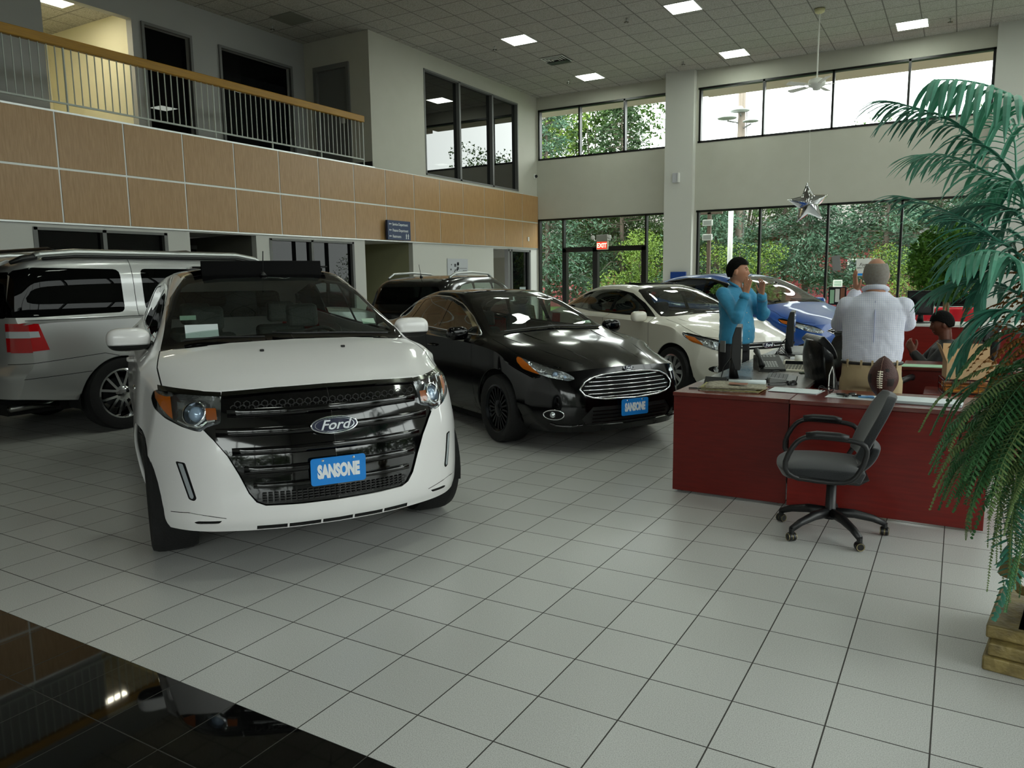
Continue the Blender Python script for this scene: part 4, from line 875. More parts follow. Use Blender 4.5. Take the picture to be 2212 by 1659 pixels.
for s in (1,-1):
    ringtube(fus,[(s*(.72+.062*math.cos(a)),.37+.045*math.sin(a)) for a in [k*PI/10 for k in range(20)]],.006,'fog_lamp_ring',m_chrome,.004)
    p,n_=fus.pt('x',s*.72,.37); MB().ball(p-Vector((.02,0,0)),.032).build('fog_lamp',m_lamp,fus.root,smooth=True)
    MB().tube([fus.pt('x',s*y,z)[0]+Vector((.004,0,0)) for y,z in ((.50,.27),(.60,.262),(.70,.27),(.74,.29))],.014,6).build('splitter_wing',m_glo,fus.root,smooth=True)
    MB().tube([fus.pt('z',x,s*y)[0] for x,y in ((-.25,.66),(0,.62),(.35,.53),(.6,.45),(.74,.40))],.0028,6).build('bonnet_crease',m_blkp,fus.root,smooth=True); MB().tube([fus.pt('z',x,s*y)[0] for x,y in ((-.3,.42),(0,.38),(.4,.31),(.7,.27))],.0028,6).build('bonnet_crease',m_blkp,fus.root,smooth=True)
zf=lambda y:(.678+.03*max(0,(y-.6)/.2)+.06*max(0,(y-.74)/.1),.70+.72*(y-.535)*(1 if y<.76 else .9))
lampbox(fus,(.55,.825),zf,.03,ball=((.69,.738,.024),(.62,.715,.018)),amber=(.775,.825,0,1))
plate_sansone(fus,.417,0); badge_at(fus,.765,.115,35,.012)
interior(fus,-.55,1.03,(-1.75,-2.6),.66,.22,sz=.60); wiper(fus,[(.62,1.045),(.3,1.06),(-.05,1.075)]); wiper(fus,[(.02,1.07),(-.3,1.06),(-.6,1.04)]); p,_=fus.pt('x',.55,1.09); tg=MB().box(0,-.05,0,.004,.04,.05).build('inspection_sticker',mat('pale green sticker'),fus.root); tg.location=p+Vector((-.012,0,0)); tg.rotation_euler=(0,R(-60),0)
# --------------------------------------------------------------- white saloon
sp=dict(hw=.91,dx=.055,bf=.8,br=.5,
  low=[(.72,.20,.68,.76,.46,.85,.83),(.35,.19,.78,.84,.50,.895,.885),(-.2,.20,.80,.86,.52,.91,.905),(-1.3,.19,.80,.85,.55,.89,.88),(-2.65,.20,.80,.86,.58,.91,.905),(-3.2,.24,.74,.80,.58,.88,.86),(-3.6,.30,.68,.74,.60,.82,.80)],
  st=[(.72,.80,.72,.74,.745,.50,.77,.25,.78,0,.785),(.5,.85,.80,.79,.83,.52,.855,.27,.868,0,.872),(.2,.885,.875,.82,.91,.55,.935,.28,.95,0,.955),(-.15,.90,.93,.83,.97,.60,1.0,.3,1.015,0,1.02),(-.42,.905,.95,.82,1.0,.70,1.055,.38,1.085,0,1.095),(-.8,.905,.965,.80,1.015,.63,1.22,.37,1.275,0,1.29),(-1.2,.905,.975,.79,1.025,.575,1.37,.34,1.425,0,1.435),(-1.6,.905,.985,.785,1.035,.555,1.43,.33,1.475,0,1.482),(-2.1,.905,.995,.78,1.05,.55,1.425,.33,1.468,0,1.475),(-2.6,.90,1.01,.765,1.065,.53,1.35,.32,1.39,0,1.40),(-3.0,.89,1.02,.74,1.07,.51,1.23,.3,1.26,0,1.27),(-3.3,.86,1.02,.71,1.07,.5,1.12,.3,1.135,0,1.14),(-3.6,.78,.99,.68,1.02,.5,1.04,.25,1.05,0,1.05)],
  nose=[(0,.05),(.2,.10),(.3,.15),(.45,.17),(.6,.15),(.7,.11),(.78,.07),(.87,.03),(.97,0)],plan=[(0,0),(.2,.01),(.4,.045),(.55,.10),(.66,.18),(.74,.27),(.81,.38),(.87,.48),(.92,.56)],
  tail=[(0,0),(.3,.08),(.6,.12),(.9,.08),(1.05,0)],rplan=[(0,0),(.4,.03),(.7,.12),(.86,.28),(.93,.36)])
foc=make_car('white_saloon','warm white saloon with an open sunroof, between the black saloon and the blue car',(-2.84,7.90),-32,m_wh2,sp,2.65,.355,(.325,.225,.225,'ten',mat('polished alloy'),.79),
  [(.0001,1.06),(.40,1.05),(.70,1.035),(.745,1.04),(.69,1.14),(.615,1.29),(.565,1.375),(.53,1.40),(.3,1.435),(.0001,1.445)],(-1.5,-.25),
  dict(outer=[(-.50,1.03),(-.88,1.21),(-1.25,1.345),(-1.65,1.40),(-2.1,1.395),(-2.5,1.345),(-2.85,1.24),(-3.05,1.13),(-2.2,1.06),(-1.2,1.035)],
    panes=[[(-.70,1.06),(-.96,1.19),(-1.30,1.32),(-1.55,1.365),(-1.58,1.07)],[(-1.66,1.075),(-1.65,1.37),(-2.05,1.37),(-2.38,1.33),(-2.5,1.10)],[(-2.56,1.11),(-2.46,1.30),(-2.72,1.22),(-2.9,1.14)]]),
  rear=[(-.5,1.14),(.5,1.14),(.46,1.36),(-.46,1.36)],tail=[(.5,.86),(.5,1.0),(.95,1.0),(.95,.82)],doors=([(-.5,1.02),(-.5,.7),(-.40,.25)],[(-1.62,1.04),(-1.62,.25)],[(-2.5,1.06),(-2.3,.6),(-2.3,.35)]),handles=((-1.43,.90),(-2.35,.92)),mir=(-.68,.955,1.035,(.075,.125,.075)))
bm=foc.bm; gl_=foc.lab('grille',m_gap,off=-.012); hl_=foc.lab('headlight',g_lens,off=.002); lo_=foc.lab('lower_intake',m_gap,off=-.01); fo_=foc.lab('fog_lamp_recess',m_gap,off=-.006); sr=foc.lab('sunroof_opening',m_gap,off=-.01)
hp=rnd([(.49,.69),(.56,.745),(.70,.80),(.80,.85),(.84,.855),(.85,.80),(.82,.72),(.72,.645),(.60,.615),(.52,.63)],.02,2)
for mi in (False,True):
    cut(bm,[(.0001,.73),(.35,.725),(.46,.71),(.46,.655),(.38,.645),(.0001,.64)],'x',gl_,ok=ff,mirror=mi); cut(bm,hp,'x',hl_,ok=lambda q,n:q.x>-.3 and n.x>-.1,mirror=mi)
    cut(bm,[(.0001,.47),(.40,.50),(.47,.42),(.40,.26),(.0001,.25)],'x',lo_,ok=ff,mirror=mi); cut(bm,[(.68+.085*math.cos(a),.40+.045*math.sin(a)) for a in [k*PI/7 for k in range(14)]],'x',fo_,ok=ff,mirror=mi)
    strips(bm,[(-.30,.76),(.1,.78),(.42,.72),(.62,.58)],.006,'z',foc.gp,ok=lambda q,n:n.z>.3 and q.z>.7,only={0},mirror=mi)
cut(bm,rnd([(-1.42,-.42),(-1.42,.42),(-1.80,.42),(-1.80,-.42)],.05,2),'z',sr,ok=lambda q,n:q.z>1.3)
done(foc)
MB().box(-1.80,-.36,1.482,-1.42,.36,1.496).build('sunroof_panel',m_glo,foc.root,bevel=.005)
for z in (.675,): MB().tube([foc.pt('x',y,z)[0]+Vector((.006,0,0)) for y in np.linspace(-.46,.46,21)],.010,6).build('grille_bar',m_chrome,foc.root,smooth=True)
MB().tube([foc.pt('x',y,.715)[0]+Vector((.002,0,0)) for y in np.linspace(-.42,.42,21)],.005,6).build('grille_bar',m_chrome,foc.root,smooth=True)
for s in (1,-1):
    p,n_=foc.pt('x',s*.70,.40); M_=Matrix.Translation(p)@n_.to_track_quat('Z','Y').to_matrix().to_4x4(); MB().lathe([(.035,.0),(.042,.006),(.036,.01)],20,M_,cap=False).build('fog_lamp_ring',m_chrome,foc.root,smooth=True); MB().lathe([(0,.004),(.03,0)],16,M_,cap=False).build('fog_lamp',m_lamp,foc.root,smooth=True)
    MB().tube([foc.pt('z',x,s*y)[0] for x,y in ((-.2,.62),(.1,.58),(.4,.48),(.62,.38))],.0028,6).build('bonnet_crease',m_wh2,foc.root,smooth=True)
lampbox(foc,(.51,.84),lambda y:(.625+.02*max(0,(y-.6)/.1)+.06*max(0,(y-.72)/.1),.70+.46*(y-.52)),.03,m=mat('smoked lamp housing'),ball=((.62,.69,.035),),amber=(.785,.835,0,.8)); lampbox(foc,(.54,.70),lambda y:(.63,.70+.4*(y-.54)),.02)
badge_at(foc,.690,.20,12,.02); interior(foc,-.55,1.05,(-1.7,-2.5),.66,.22,sz=.62); aerial(foc,-2.15,0,.22); wiper(foc,[(.6,1.06),(.2,1.08),(-.15,1.09)])
# --------------------------------------------------------------- blue hatchback
sp=dict(hw=.915,dx=.06,bf=.75,br=.5,
  low=[(.68,.22,.68,.76,.50,.84,.82),(.35,.20,.78,.84,.55,.895,.885),(-.2,.20,.80,.86,.58,.915,.905),(-1.3,.19,.80,.85,.60,.895,.885),(-2.65,.20,.80,.86,.62,.915,.905),(-3.1,.24,.76,.82,.62,.89,.87),(-3.35,.30,.70,.76,.62,.83,.81)],
  st=[(.68,.80,.80,.74,.83,.50,.86,.25,.87,0,.875),(.45,.85,.88,.79,.92,.52,.95,.27,.965,0,.97),(.15,.885,.95,.82,.995,.56,1.03,.28,1.05,0,1.055),(-.12,.90,.99,.83,1.045,.64,1.10,.33,1.125,0,1.135),(-.42,.905,1.01,.82,1.07,.70,1.20,.38,1.245,0,1.26),(-.8,.905,1.03,.80,1.085,.655,1.38,.37,1.435,0,1.45),(-1.2,.905,1.045,.79,1.10,.605,1.51,.34,1.56,0,1.572),(-1.65,.905,1.06,.785,1.11,.58,1.565,.33,1.615,0,1.625),(-2.2,.905,1.075,.78,1.13,.57,1.555,.33,1.605,0,1.615),(-2.7,.90,1.09,.765,1.15,.56,1.50,.32,1.55,0,1.56),(-3.0,.88,1.10,.74,1.16,.54,1.42,.3,1.47,0,1.48),(-3.2,.85,1.10,.71,1.16,.54,1.28,.3,1.32,0,1.33),(-3.35,.78,1.04,.68,1.07,.5,1.09,.25,1.10,0,1.10)],
  nose=[(0,.05),(.2,.10),(.3,.16),(.45,.19),(.6,.18),(.75,.13),(.85,.09),(.95,.04),(1.05,0)],plan=[(0,0),(.2,.01),(.4,.045),(.55,.10),(.66,.18),(.74,.27),(.81,.37),(.87,.46),(.92,.54)],
  tail=[(0,0),(.3,.06),(.6,.1),(1.0,.06),(1.6,0)],rplan=[(0,0),(.4,.03),(.7,.12),(.86,.28),(.93,.36)])
cmx=make_car('blue_hatchback','bright blue tall hatchback behind the man in the turquoise shirt',(-2.05,9.96),-30.5,m_blue,sp,2.65,.355,(.325,.22,.215,'ten',mat('polished alloy'),.80),
  [(.0001,1.16),(.40,1.15),(.68,1.13),(.735,1.14),(.70,1.28),(.65,1.42),(.60,1.51),(.56,1.53),(.3,1.565),(.0001,1.575)],(-1.4,-.15),
  dict(outer=[(-.30,1.09),(-.70,1.30),(-1.1,1.46),(-1.5,1.535),(-2.1,1.55),(-2.6,1.50),(-2.95,1.37),(-3.1,1.24),(-2.2,1.13),(-1.2,1.11)],
    panes=[[(-.62,1.14),(-.92,1.32),(-1.25,1.45),(-1.52,1.505),(-1.55,1.14)],[(-1.62,1.145),(-1.61,1.51),(-2.05,1.52),(-2.38,1.49),(-2.48,1.17)],[(-2.54,1.18),(-2.46,1.47),(-2.72,1.41),(-2.95,1.26)]]),
  rear=[(-.55,1.16),(.55,1.16),(.48,1.42),(-.48,1.42)],tail=[(.62,1.0),(.62,1.3),(.95,1.3),(.95,1.0)],doors=([(-.42,1.08),(-.42,.7),(-.36,.25)],[(-1.58,1.1),(-1.58,.25)],[(-2.5,1.12),(-2.3,.6)]),handles=((-1.4,.98),(-2.3,1.0)),mir=(-.62,.965,1.13,(.08,.12,.075)),trim=m_chrome)
bm=cmx.bm; gl_=cmx.lab('grille',m_gap,off=-.012); hl_=cmx.lab('headlight',g_lens,off=.002); lo_=cmx.lab('lower_intake',m_gap,off=-.01)
for mi in (False,True):
    cut(bm,[(.0001,.80),(.40,.795),(.47,.77),(.36,.715),(.0001,.705)],'x',gl_,ok=ff,mirror=mi); cut(bm,rnd([(.50,.76),(.58,.82),(.70,.88),(.79,.945),(.835,.935),(.84,.88),(.78,.80),(.66,.745),(.56,.73)],.02,2),'x',hl_,ok=lambda q,n:q.x>-.3 and n.x>-.1,mirror=mi)
    cut(bm,[(.0001,.60),(.42,.585),(.52,.50),(.46,.36),(.38,.28),(.0001,.27)],'x',lo_,ok=ff,mirror=mi); cut(bm,[(.58,.60),(.70,.62),(.80,.56),(.80,.46),(.60,.44)],'x',lo_,ok=ff,mirror=mi)
    strips(bm,[(-.15,.76),(.15,.78),(.42,.70),(.60,.56)],.006,'z',cmx.gp,ok=lambda q,n:n.z>.3 and q.z>.8,only={0},mirror=mi)
done(cmx)
ringtube(cmx,sym([(.0001,.80),(.40,.795),(.47,.77),(.36,.715),(.0001,.705)]),.007,'grille_surround',m_chrome,.004)
for z,h in ((.772,.42),(.74,.38)): MB().tube([cmx.pt('x',y,z)[0]+Vector((.004,0,0)) for y in np.linspace(-h,h,15)],.009,6).build('grille_bar',m_chrome,cmx.root,smooth=True)
for z,h in ((.56,.45),(.52,.48),(.48,.48),(.44,.47),(.40,.45),(.36,.43)): MB().tube([cmx.pt('x',y,z)[0]+Vector((.004,0,0)) for y in np.linspace(-h,h,15)],.008,6).build('intake_bar',m_chrome,cmx.root,smooth=True)
for s in (1,-1): p,_=cmx.pt('x',s*.70,.535); MB().box(-.01,-.055,-.018,.012,.055,.018).build('fog_lamp',m_ledw,cmx.root,bevel=.01).location=p
lampbox(cmx,(.53,.83),lambda y:(.735+.02*max(0,(y-.6)/.1)+.07*max(0,(y-.70)/.1),.785+.48*(y-.53)),.03,ball=((.62,.80,.022),(.70,.84,.022)),amber=(.77,.83,.1,1)); badge_at(cmx,.765,.16,8,.016)
interior(cmx,-.40,1.15,(-1.6,-2.5),.66,.3,sz=.62); aerial(cmx,-2.3,.2,.25); wiper(cmx,[(.6,1.165),(.2,1.18),(-.1,1.19)])
# --------------------------------------------------------------- silver full-size SUV, seen from its rear right corner
sp=dict(hw=1.0,dx=.07,bf=.5,br=.35,
  low=[(.95,.30,.82,.88,.70,.94,.92),(.4,.30,.88,.95,.72,.985,.97),(-1.5,.30,.90,.96,.75,.985,.975),(-3.0,.30,.90,.96,.75,.995,.98),(-3.9,.40,.90,.94,.77,.985,.97),(-4.35,.46,.86,.90,.76,.96,.94)],
  st=[(.95,.90,1.05,.84,1.08,.58,1.11,.3,1.12,0,1.12),(.6,.93,1.10,.86,1.14,.6,1.17,.3,1.18,0,1.18),(0,.95,1.14,.87,1.18,.62,1.21,.3,1.22,0,1.225),(-.35,.955,1.16,.87,1.20,.74,1.26,.38,1.28,0,1.29),(-.75,.955,1.18,.865,1.22,.76,1.55,.38,1.62,0,1.63),(-1.15,.955,1.19,.86,1.23,.74,1.77,.38,1.835,0,1.845),(-1.6,.955,1.20,.86,1.24,.735,1.83,.38,1.89,0,1.90),(-3.0,.955,1.21,.86,1.25,.735,1.84,.38,1.90,0,1.91),(-3.9,.95,1.21,.855,1.25,.73,1.82,.38,1.88,0,1.89),(-4.2,.945,1.20,.85,1.24,.725,1.76,.38,1.82,0,1.83),(-4.35,.93,1.19,.84,1.22,.72,1.66,.38,1.70,0,1.71)],
  nose=[(0,0),(.6,.06),(1.1,.03),(1.3,0)],plan=[(0,0),(.6,.06),(.85,.2),(.95,.3)],tail=[(0,-.05),(.45,.10),(.68,.12),(.8,.04),(1.2,.02),(1.8,-.10)],rplan=[(0,0),(.6,.03),(.8,.08),(.9,.14),(1.0,.22)])
exd=make_car('silver_suv','large silver SUV seen from behind its rear corner, at the far left under the balcony',(-8.83+3.32*math.cos(R(87)),2.27+3.32*math.sin(R(87))),87,m_sil,sp,3.32,.46,(.40,.27,.27,'ex',m_chrome,.85),
  [(.0001,1.33),(.5,1.32),(.78,1.30),(.80,1.33),(.76,1.6),(.72,1.75),(.5,1.80),(.0001,1.81)],(-1.4,-.3),
  dict(outer=[(-.42,1.26),(-.80,1.53),(-1.12,1.73),(-1.4,1.765),(-1.4,1.26)],panes=[[(-.62,1.29),(-.85,1.50),(-1.15,1.72),(-1.37,1.74),(-1.37,1.29)]]),
  doors=([(-3.02,1.86),(-3.02,1.0),(-2.82,.80)],[(-1.78,1.82),(-1.78,.40)],[(-.5,1.24),(-.45,.40)]),handles=((-1.62,1.10),(-2.7,1.10)),mir=(-.85,1.06,1.30,(.10,.14,.12)))
bm=exd.bm; qw=exd.lab('privacy_window',g_priv,off=-.002); tl=exd.lab('tail_light',m_redl,off=.006); tw=exd.lab('reversing_lens',m_ledw,off=.008); rw=exd.lab('rear_window',g_priv,off=0); bp=exd.lab('bumper_upper_gap',m_gap,off=-.003); wl=exd.lab('waist_strip',m_gap,off=-.003)
for s in (1,-1):
    sf=lambda q,n,s=s:n.y*s>.25 and q.y*s>.5
    cut(bm,rnd([(-3.16,1.28),(-3.16,1.75),(-4.06,1.765),(-4.34,1.70),(-4.34,1.27),(-4.1,1.265)],[.07,.07,.02,.02,.02,.02],3),'y',qw,ok=sf); cut(bm,rnd([(-1.86,1.29),(-1.86,1.75),(-2.92,1.755),(-2.92,1.29)],.06,3),'y',qw,ok=sf)
    T_=[(-4.12,1.20),(-4.5,1.22),(-4.5,.92),(-4.05,.94),(-4.08,1.05)]; cut(bm,T_,'y',tl,ok=sf); cut(bm,[(-4.13,1.13),(-4.5,1.135),(-4.5,1.065),(-4.12,1.07)],'y',tw,ok=sf)
    strips(bm,[(-3.35,.82),(-3.5,.86),(-4.42,.80)],.006,'y',bp,ok=sf,only={0}); strips(bm,[(-3.42,.69),(-4.3,.66)],.006,'y',bp,ok=sf,only={0}); strips(bm,[(-.5,1.235),(-4.2,1.235)],.007,'y',wl,ok=sf,only={0})
cut(bm,rnd([(-.72,1.26),(.72,1.26),(.66,1.72),(-.66,1.72)],.05,3),'x',rw,ok=lambda q,n:n.x<-.2 and q.x<-3.9)
for mi in (False,True): (cut(bm,[(.76,.92),(.76,1.21),(1,1.21),(1,.92)],'x',tl,ok=lambda q,n:n.x<-.3 and q.x<-4,mirror=mi),cut(bm,[(.76,1.067),(.76,1.133),(1,1.133),(1,1.067)],'x',tw,ok=lambda q,n:n.x<-.3 and q.x<-4,mirror=mi))
done(exd)
for s in (1,-1):
    P=[(x,s*.72,exd.pt('z',x,s*.70)[0].z+h) for x,h in ((-1.15,.0),(-1.3,.05),(-1.6,.065),(-3.6,.068),(-3.92,.055),(-4.0,.045))]; MB().tube([(-3.98,s*.72,P[-1][2]),(-4.12,s*.71,P[-1][2]-.03),(-4.22,s*.70,P[-1][2]-.07)],[.036,.032,.02],8).build('rail_end_cap',m_blk,exd.root,smooth=True); MB().tube(P,[.02,.032,.036,.036,.036,.036],8).build('roof_rail',m_alu,exd.root,smooth=True)
    MB().tube([(x,y,z-.045) for x,y,z in P[1:-1]],.018,6).build('rail_base',m_blk,exd.root,smooth=True)
for x in (-2.2,-3.8): MB().tube([(x,-.72,1.935),(x,-.6,1.96),(x,.6,1.96),(x,.72,1.935)],.02,8).build('roof_bar',m_blk,exd.root,smooth=True)
MB().tube([(-3.8,-.55,.33),(-4.1,-.55,.335),(-4.32,-.60,.34)],.035,12).build('exhaust_pipe',mat('exhaust steel','8A8A88',.25,1),exd.root,smooth=True)
MB().box(-4.3,-.5,.25,-3.6,.5,.36).build('rear_chassis',m_gap,exd.root); MB().prism([(-4.39,1.76),(-4.2,1.85),(-4.15,1.83),(-4.35,1.74)],-.6,.6,axis='y').build('rear_spoiler',m_sil,exd.root,bevel=.01)
# --------------------------------------------------------------- dark SUV, seen from behind
sp=dict(hw=.92,dx=.07,bf=.5,br=.4,
  low=[(.80,.28,.72,.80,.62,.86,.84),(.3,.26,.80,.88,.64,.91,.90),(-1.3,.26,.82,.88,.66,.91,.90),(-2.7,.26,.82,.88,.68,.92,.91),(-3.3,.30,.80,.85,.68,.90,.88),(-3.62,.36,.74,.80,.66,.86,.84)],
  st=[(.80,.82,.95,.76,.98,.52,1.0,.26,1.01,0,1.01),(.3,.88,1.03,.80,1.06,.56,1.09,.28,1.10,0,1.105),(-.15,.90,1.07,.83,1.11,.64,1.15,.33,1.17,0,1.18),(-.5,.905,1.09,.82,1.13,.70,1.30,.36,1.34,0,1.35),(-1.0,.905,1.10,.81,1.15,.645,1.53,.35,1.58,0,1.59),(-1.5,.905,1.12,.80,1.16,.62,1.60,.34,1.645,0,1.655),(-2.4,.90,1.14,.79,1.19,.61,1.60,.34,1.645,0,1.655),(-3.1,.88,1.16,.76,1.22,.59,1.56,.33,1.60,0,1.61),(-3.4,.86,1.15,.74,1.20,.58,1.46,.32,1.49,0,1.50),(-3.62,.82,1.06,.70,1.08,.52,1.10,.28,1.105,0,1.105)],
  nose=[(0,0),(.6,.08),(1.0,0)],plan=[(0,0),(.5,.08),(.8,.25),(.9,.35)],tail=[(0,0),(.5,.08),(.9,.05),(1.3,0)],rplan=[(0,0),(.5,.03),(.75,.12),(.9,.26)])
esc=make_car('dark_suv','dark charcoal SUV with silver roof rails, seen from behind right behind the black saloon',(-8.25,10.35),101,m_char,sp,2.69,.385,(.35,.235,.235,'five',mat('polished alloy'),.79),
  [(.0001,1.20),(.68,1.18),(.72,1.2),(.64,1.5),(.5,1.55),(.0001,1.57)],(-1.2,-.2),
  dict(outer=[(-.45,1.14),(-.85,1.38),(-1.25,1.525),(-2.2,1.555),(-2.9,1.52),(-3.25,1.38),(-3.0,1.27),(-2.2,1.19)],
    panes=[[(-.72,1.18),(-1.0,1.38),(-1.35,1.5),(-1.52,1.51),(-1.55,1.19)],[(-1.63,1.195),(-1.62,1.515),(-2.35,1.52),(-2.45,1.22)],[(-2.52,1.24),(-2.45,1.52),(-2.85,1.49),(-3.1,1.37),(-2.9,1.28)]]),
  rear=[(-.60,1.20),(.60,1.20),(.50,1.47),(-.50,1.47)],tail=[(.55,.98),(.60,1.14),(.95,1.16),(.95,.95)],doors=([(-1.59,1.18),(-1.59,.3)],[(-2.48,1.2),(-2.4,.7)]),handles=((-1.4,1.02),(-2.3,1.04)),mir=(-.75,.98,1.18,(.08,.12,.08)),win_m=g_side)
done(esc)
for s in (1,-1): MB().tube([(-1.25,s*.56,1.61),(-1.45,s*.57,1.675),(-2.2,s*.57,1.70),(-2.9,s*.56,1.68),(-3.1,s*.55,1.61)],.02,8).build('roof_rail',m_alu,esc.root,smooth=True)
aerial(esc,-3.0,0,.25,-40); interior(esc,-.45,1.16,(-1.55,-2.4),.66,.35,sz=.6)
# ================================================================ people
m_skin=mat('light skin','C08A6C',.5,noise=(9,'B37C5F',.3,(1,1,1))); m_skin2=mat('tanned skin','B98468',.5); m_skin3=mat('brown skin','6B4030',.5)
m_turq=mat('turquoise cotton shirt','3590B8',.75,noise=(5,'2F86AE',.3,(1,1,1)),bump=(16,.5),sheen=.2); m_trou=mat('charcoal trousers','18181B',.8,bump=(12,.4)); m_khaki=mat('khaki cotton trousers','B09C78',.8,bump=(10,.4)); m_jack=mat('black jacket','101012',.6,bump=(12,.5))
def check_mat():
    m=mat('white shirt with fine blue check','E2E3EE',.75,bump=(14,.5)); t=m.node_tree; b=t.nodes['Principled BSDF']; L=t.links.new
    tc=t.nodes.new('ShaderNodeTexCoord'); sp=t.nodes.new('ShaderNodeSeparateXYZ'); L(tc.outputs['Object'],sp.inputs[0]); outs=[]
    for ax in 'YZ':
        a=t.nodes.new('ShaderNodeMath'); a.operation='PINGPONG'; a.inputs[1].default_value=.0065; L(sp.outputs[ax],a.inputs[0]); g=t.nodes.new('ShaderNodeMath'); g.operation='LESS_THAN'; g.inputs[1].default_value=.0009; L(a.outputs[0],g.inputs[0]); outs.append(g)
    mx=t.nodes.new('ShaderNodeMath'); mx.operation='MAXIMUM'; L(outs[0].outputs[0],mx.inputs[0]); L(outs[1].outputs[0],mx.inputs[1])
    c=t.nodes.new('ShaderNodeMix'); c.data_type='RGBA'; c.inputs[6].default_value=(*lin('E2E3EE'),1); c.inputs[7].default_value=(*lin('B6BDD8'),1); L(mx.outputs[0],c.inputs['Factor']); L(c.outputs[2],b.inputs['Base Color']); return m
m_check=check_mat()
def cap(b,p,q,r0,r1,n=14,fl=None):
    """tapered limb with round ends"""
    p,q=Vector(p),Vector(q); d=(q-p); L_=d.length; d.normalize(); P=[];Rr=[]
    for k in range(4): a=PI/2*(1-k/3.5); P.append(p-d*r0*math.sin(a)); Rr.append(max(.002,r0*math.cos(a)))
    for k in range(1,6): P.append(p+d*L_*k/6); Rr.append(r0+(r1-r0)*k/6)
    for k in range(4): a=PI/2*(k/3.5); P.append(q+d*r1*math.sin(a)); Rr.append(max(.002,r1*math.cos(a)))
    b.tube(P,Rr,n); return b
def loft(b,rings,n=28):
    """rings: (cx,cy,cz,rx,ry[,power])"""
    V=[]
    for r in rings:
        e=r[5] if len(r)>5 else 1; row=[]
        for k in range(n):
            a=2*PI*k/n; c,s=math.cos(a),math.sin(a); row.append((r[0]+r[3]*math.copysign(abs(c)**e,c),r[1]+r[4]*math.copysign(abs(s)**e,s),r[2]))
        V+=row
    m=len(rings); F=[(i*n+k,i*n+(k+1)%n,(i+1)*n+(k+1)%n,(i+1)*n+k) for i in range(m-1) for k in range(n)]+[tuple(range(n))[::-1],tuple(range((m-1)*n,m*n))]
    b.add(V,F); return b
def head(b,c,yaw=0,pitch=0,s=1.0):
    M_=Matrix.Translation(c)@Matrix.Rotation(yaw,4,'Z')@Matrix.Rotation(pitch,4,'Y')
    def g(x,m,w): return math.exp(-((x-m)/w)**2)
    def f(u,v):
        th=2*PI*u; ph=PI*v; x,y,z=math.sin(ph)*math.cos(th),math.sin(ph)*math.sin(th),math.cos(ph)
        X,Y,Z=x*.098,y*.077,z*.118
        if z<0: Y*=1-.30*min(1,-z)**1.3*(1 if x>-.2 else .75); X*=(1-.10*(-z)) if x>0 else (1-.35*(-z))
        if x>0:
            X+=.021*g(y,0,.15)*g(z,-.15,.16)+.006*g(y,0,.12)*g(z,.05,.12)
            X+=.010*g(y,0,.10)*g(z,-.22,.08)
            X-=.014*(g(y,.34,.17)+g(y,-.34,.17))*g(z,.10,.12)   # eye sockets
            X+=.006*g(z,.24,.08)*g(y,0,.6)                    # brow
            X+=.008*g(y,0,.28)*g(z,-.50,.10)                  # lips
            X+=.026*g(y,0,.34)*g(z,-.80,.17)+.010*g(y,0,.5)*g(z,-.52,.22)
            Y+=math.copysign(.004,y)*g(abs(y),.55,.2)*g(z,-.05,.2)
        return M_@(Vector((X,Y,Z))*s)
    b.grid(f,48,36,closeu=True)
    for sg in (1,-1):
        b.ball(M_@(Vector((-.008,sg*.078,-.005))*s),(.020*s,.014*s,.034*s),12,8,mtx=Matrix.Rotation(yaw,3,'Z')@Matrix.Rotation(sg*R(18),3,'Z'))
    return M_
def hand(b,w,d,up,side,s=1.0,curl=.25,spread=.12):
    """w wrist, d pointing direction, up = back of the hand, side = thumb side (vector)"""
    w,d,up,side=Vector(w),Vector(d).normalized(),Vector(up).normalized(),Vector(side).normalized()
    def P(a,c,e): return w+(d*a+side*c+up*e)*s
    for c in (-.028,-.010,.010,.028): cap(b,P(.008,c*.6,0),P(.082,c,0),.015*s,.0125*s,10)
    for i,(c,l) in enumerate(((.030,.070),(.010,.080),(-.011,.074),(-.030,.056))):
        k=(1.5-i)*spread; a0=P(.082,c,0); dd=(d+side*k).normalized(); j1=a0+dd*l*.45*s; d2=(dd-up*curl).normalized(); j2=j1+d2*l*.32*s; d3=(d2-up*curl*1.3).normalized(); j3=j2+d3*l*.25*s
        cap(b,a0,j1,.0098*s,.009*s,8); cap(b,j1,j2,.009*s,.0082*s,8); cap(b,j2,j3,.0082*s,.007*s,8)
    t0=P(.022,.026,-.006); t1=P(.055,.062,-.014); t2=P(.088,.072,-.020); cap(b,t0,t1,.015*s,.0115*s,8); cap(b,t1,t2,.0112*s,.009*s,8)
def rm(o,vox,smooth=4,fac=.5):
    d=o.modifiers.new('r','REMESH'); d.mode='VOXEL'; d.voxel_size=vox; d.use_smooth_shade=True
    if smooth: q=o.modifiers.new('m','SMOOTH'); q.iterations=smooth; q.factor=fac
    return o
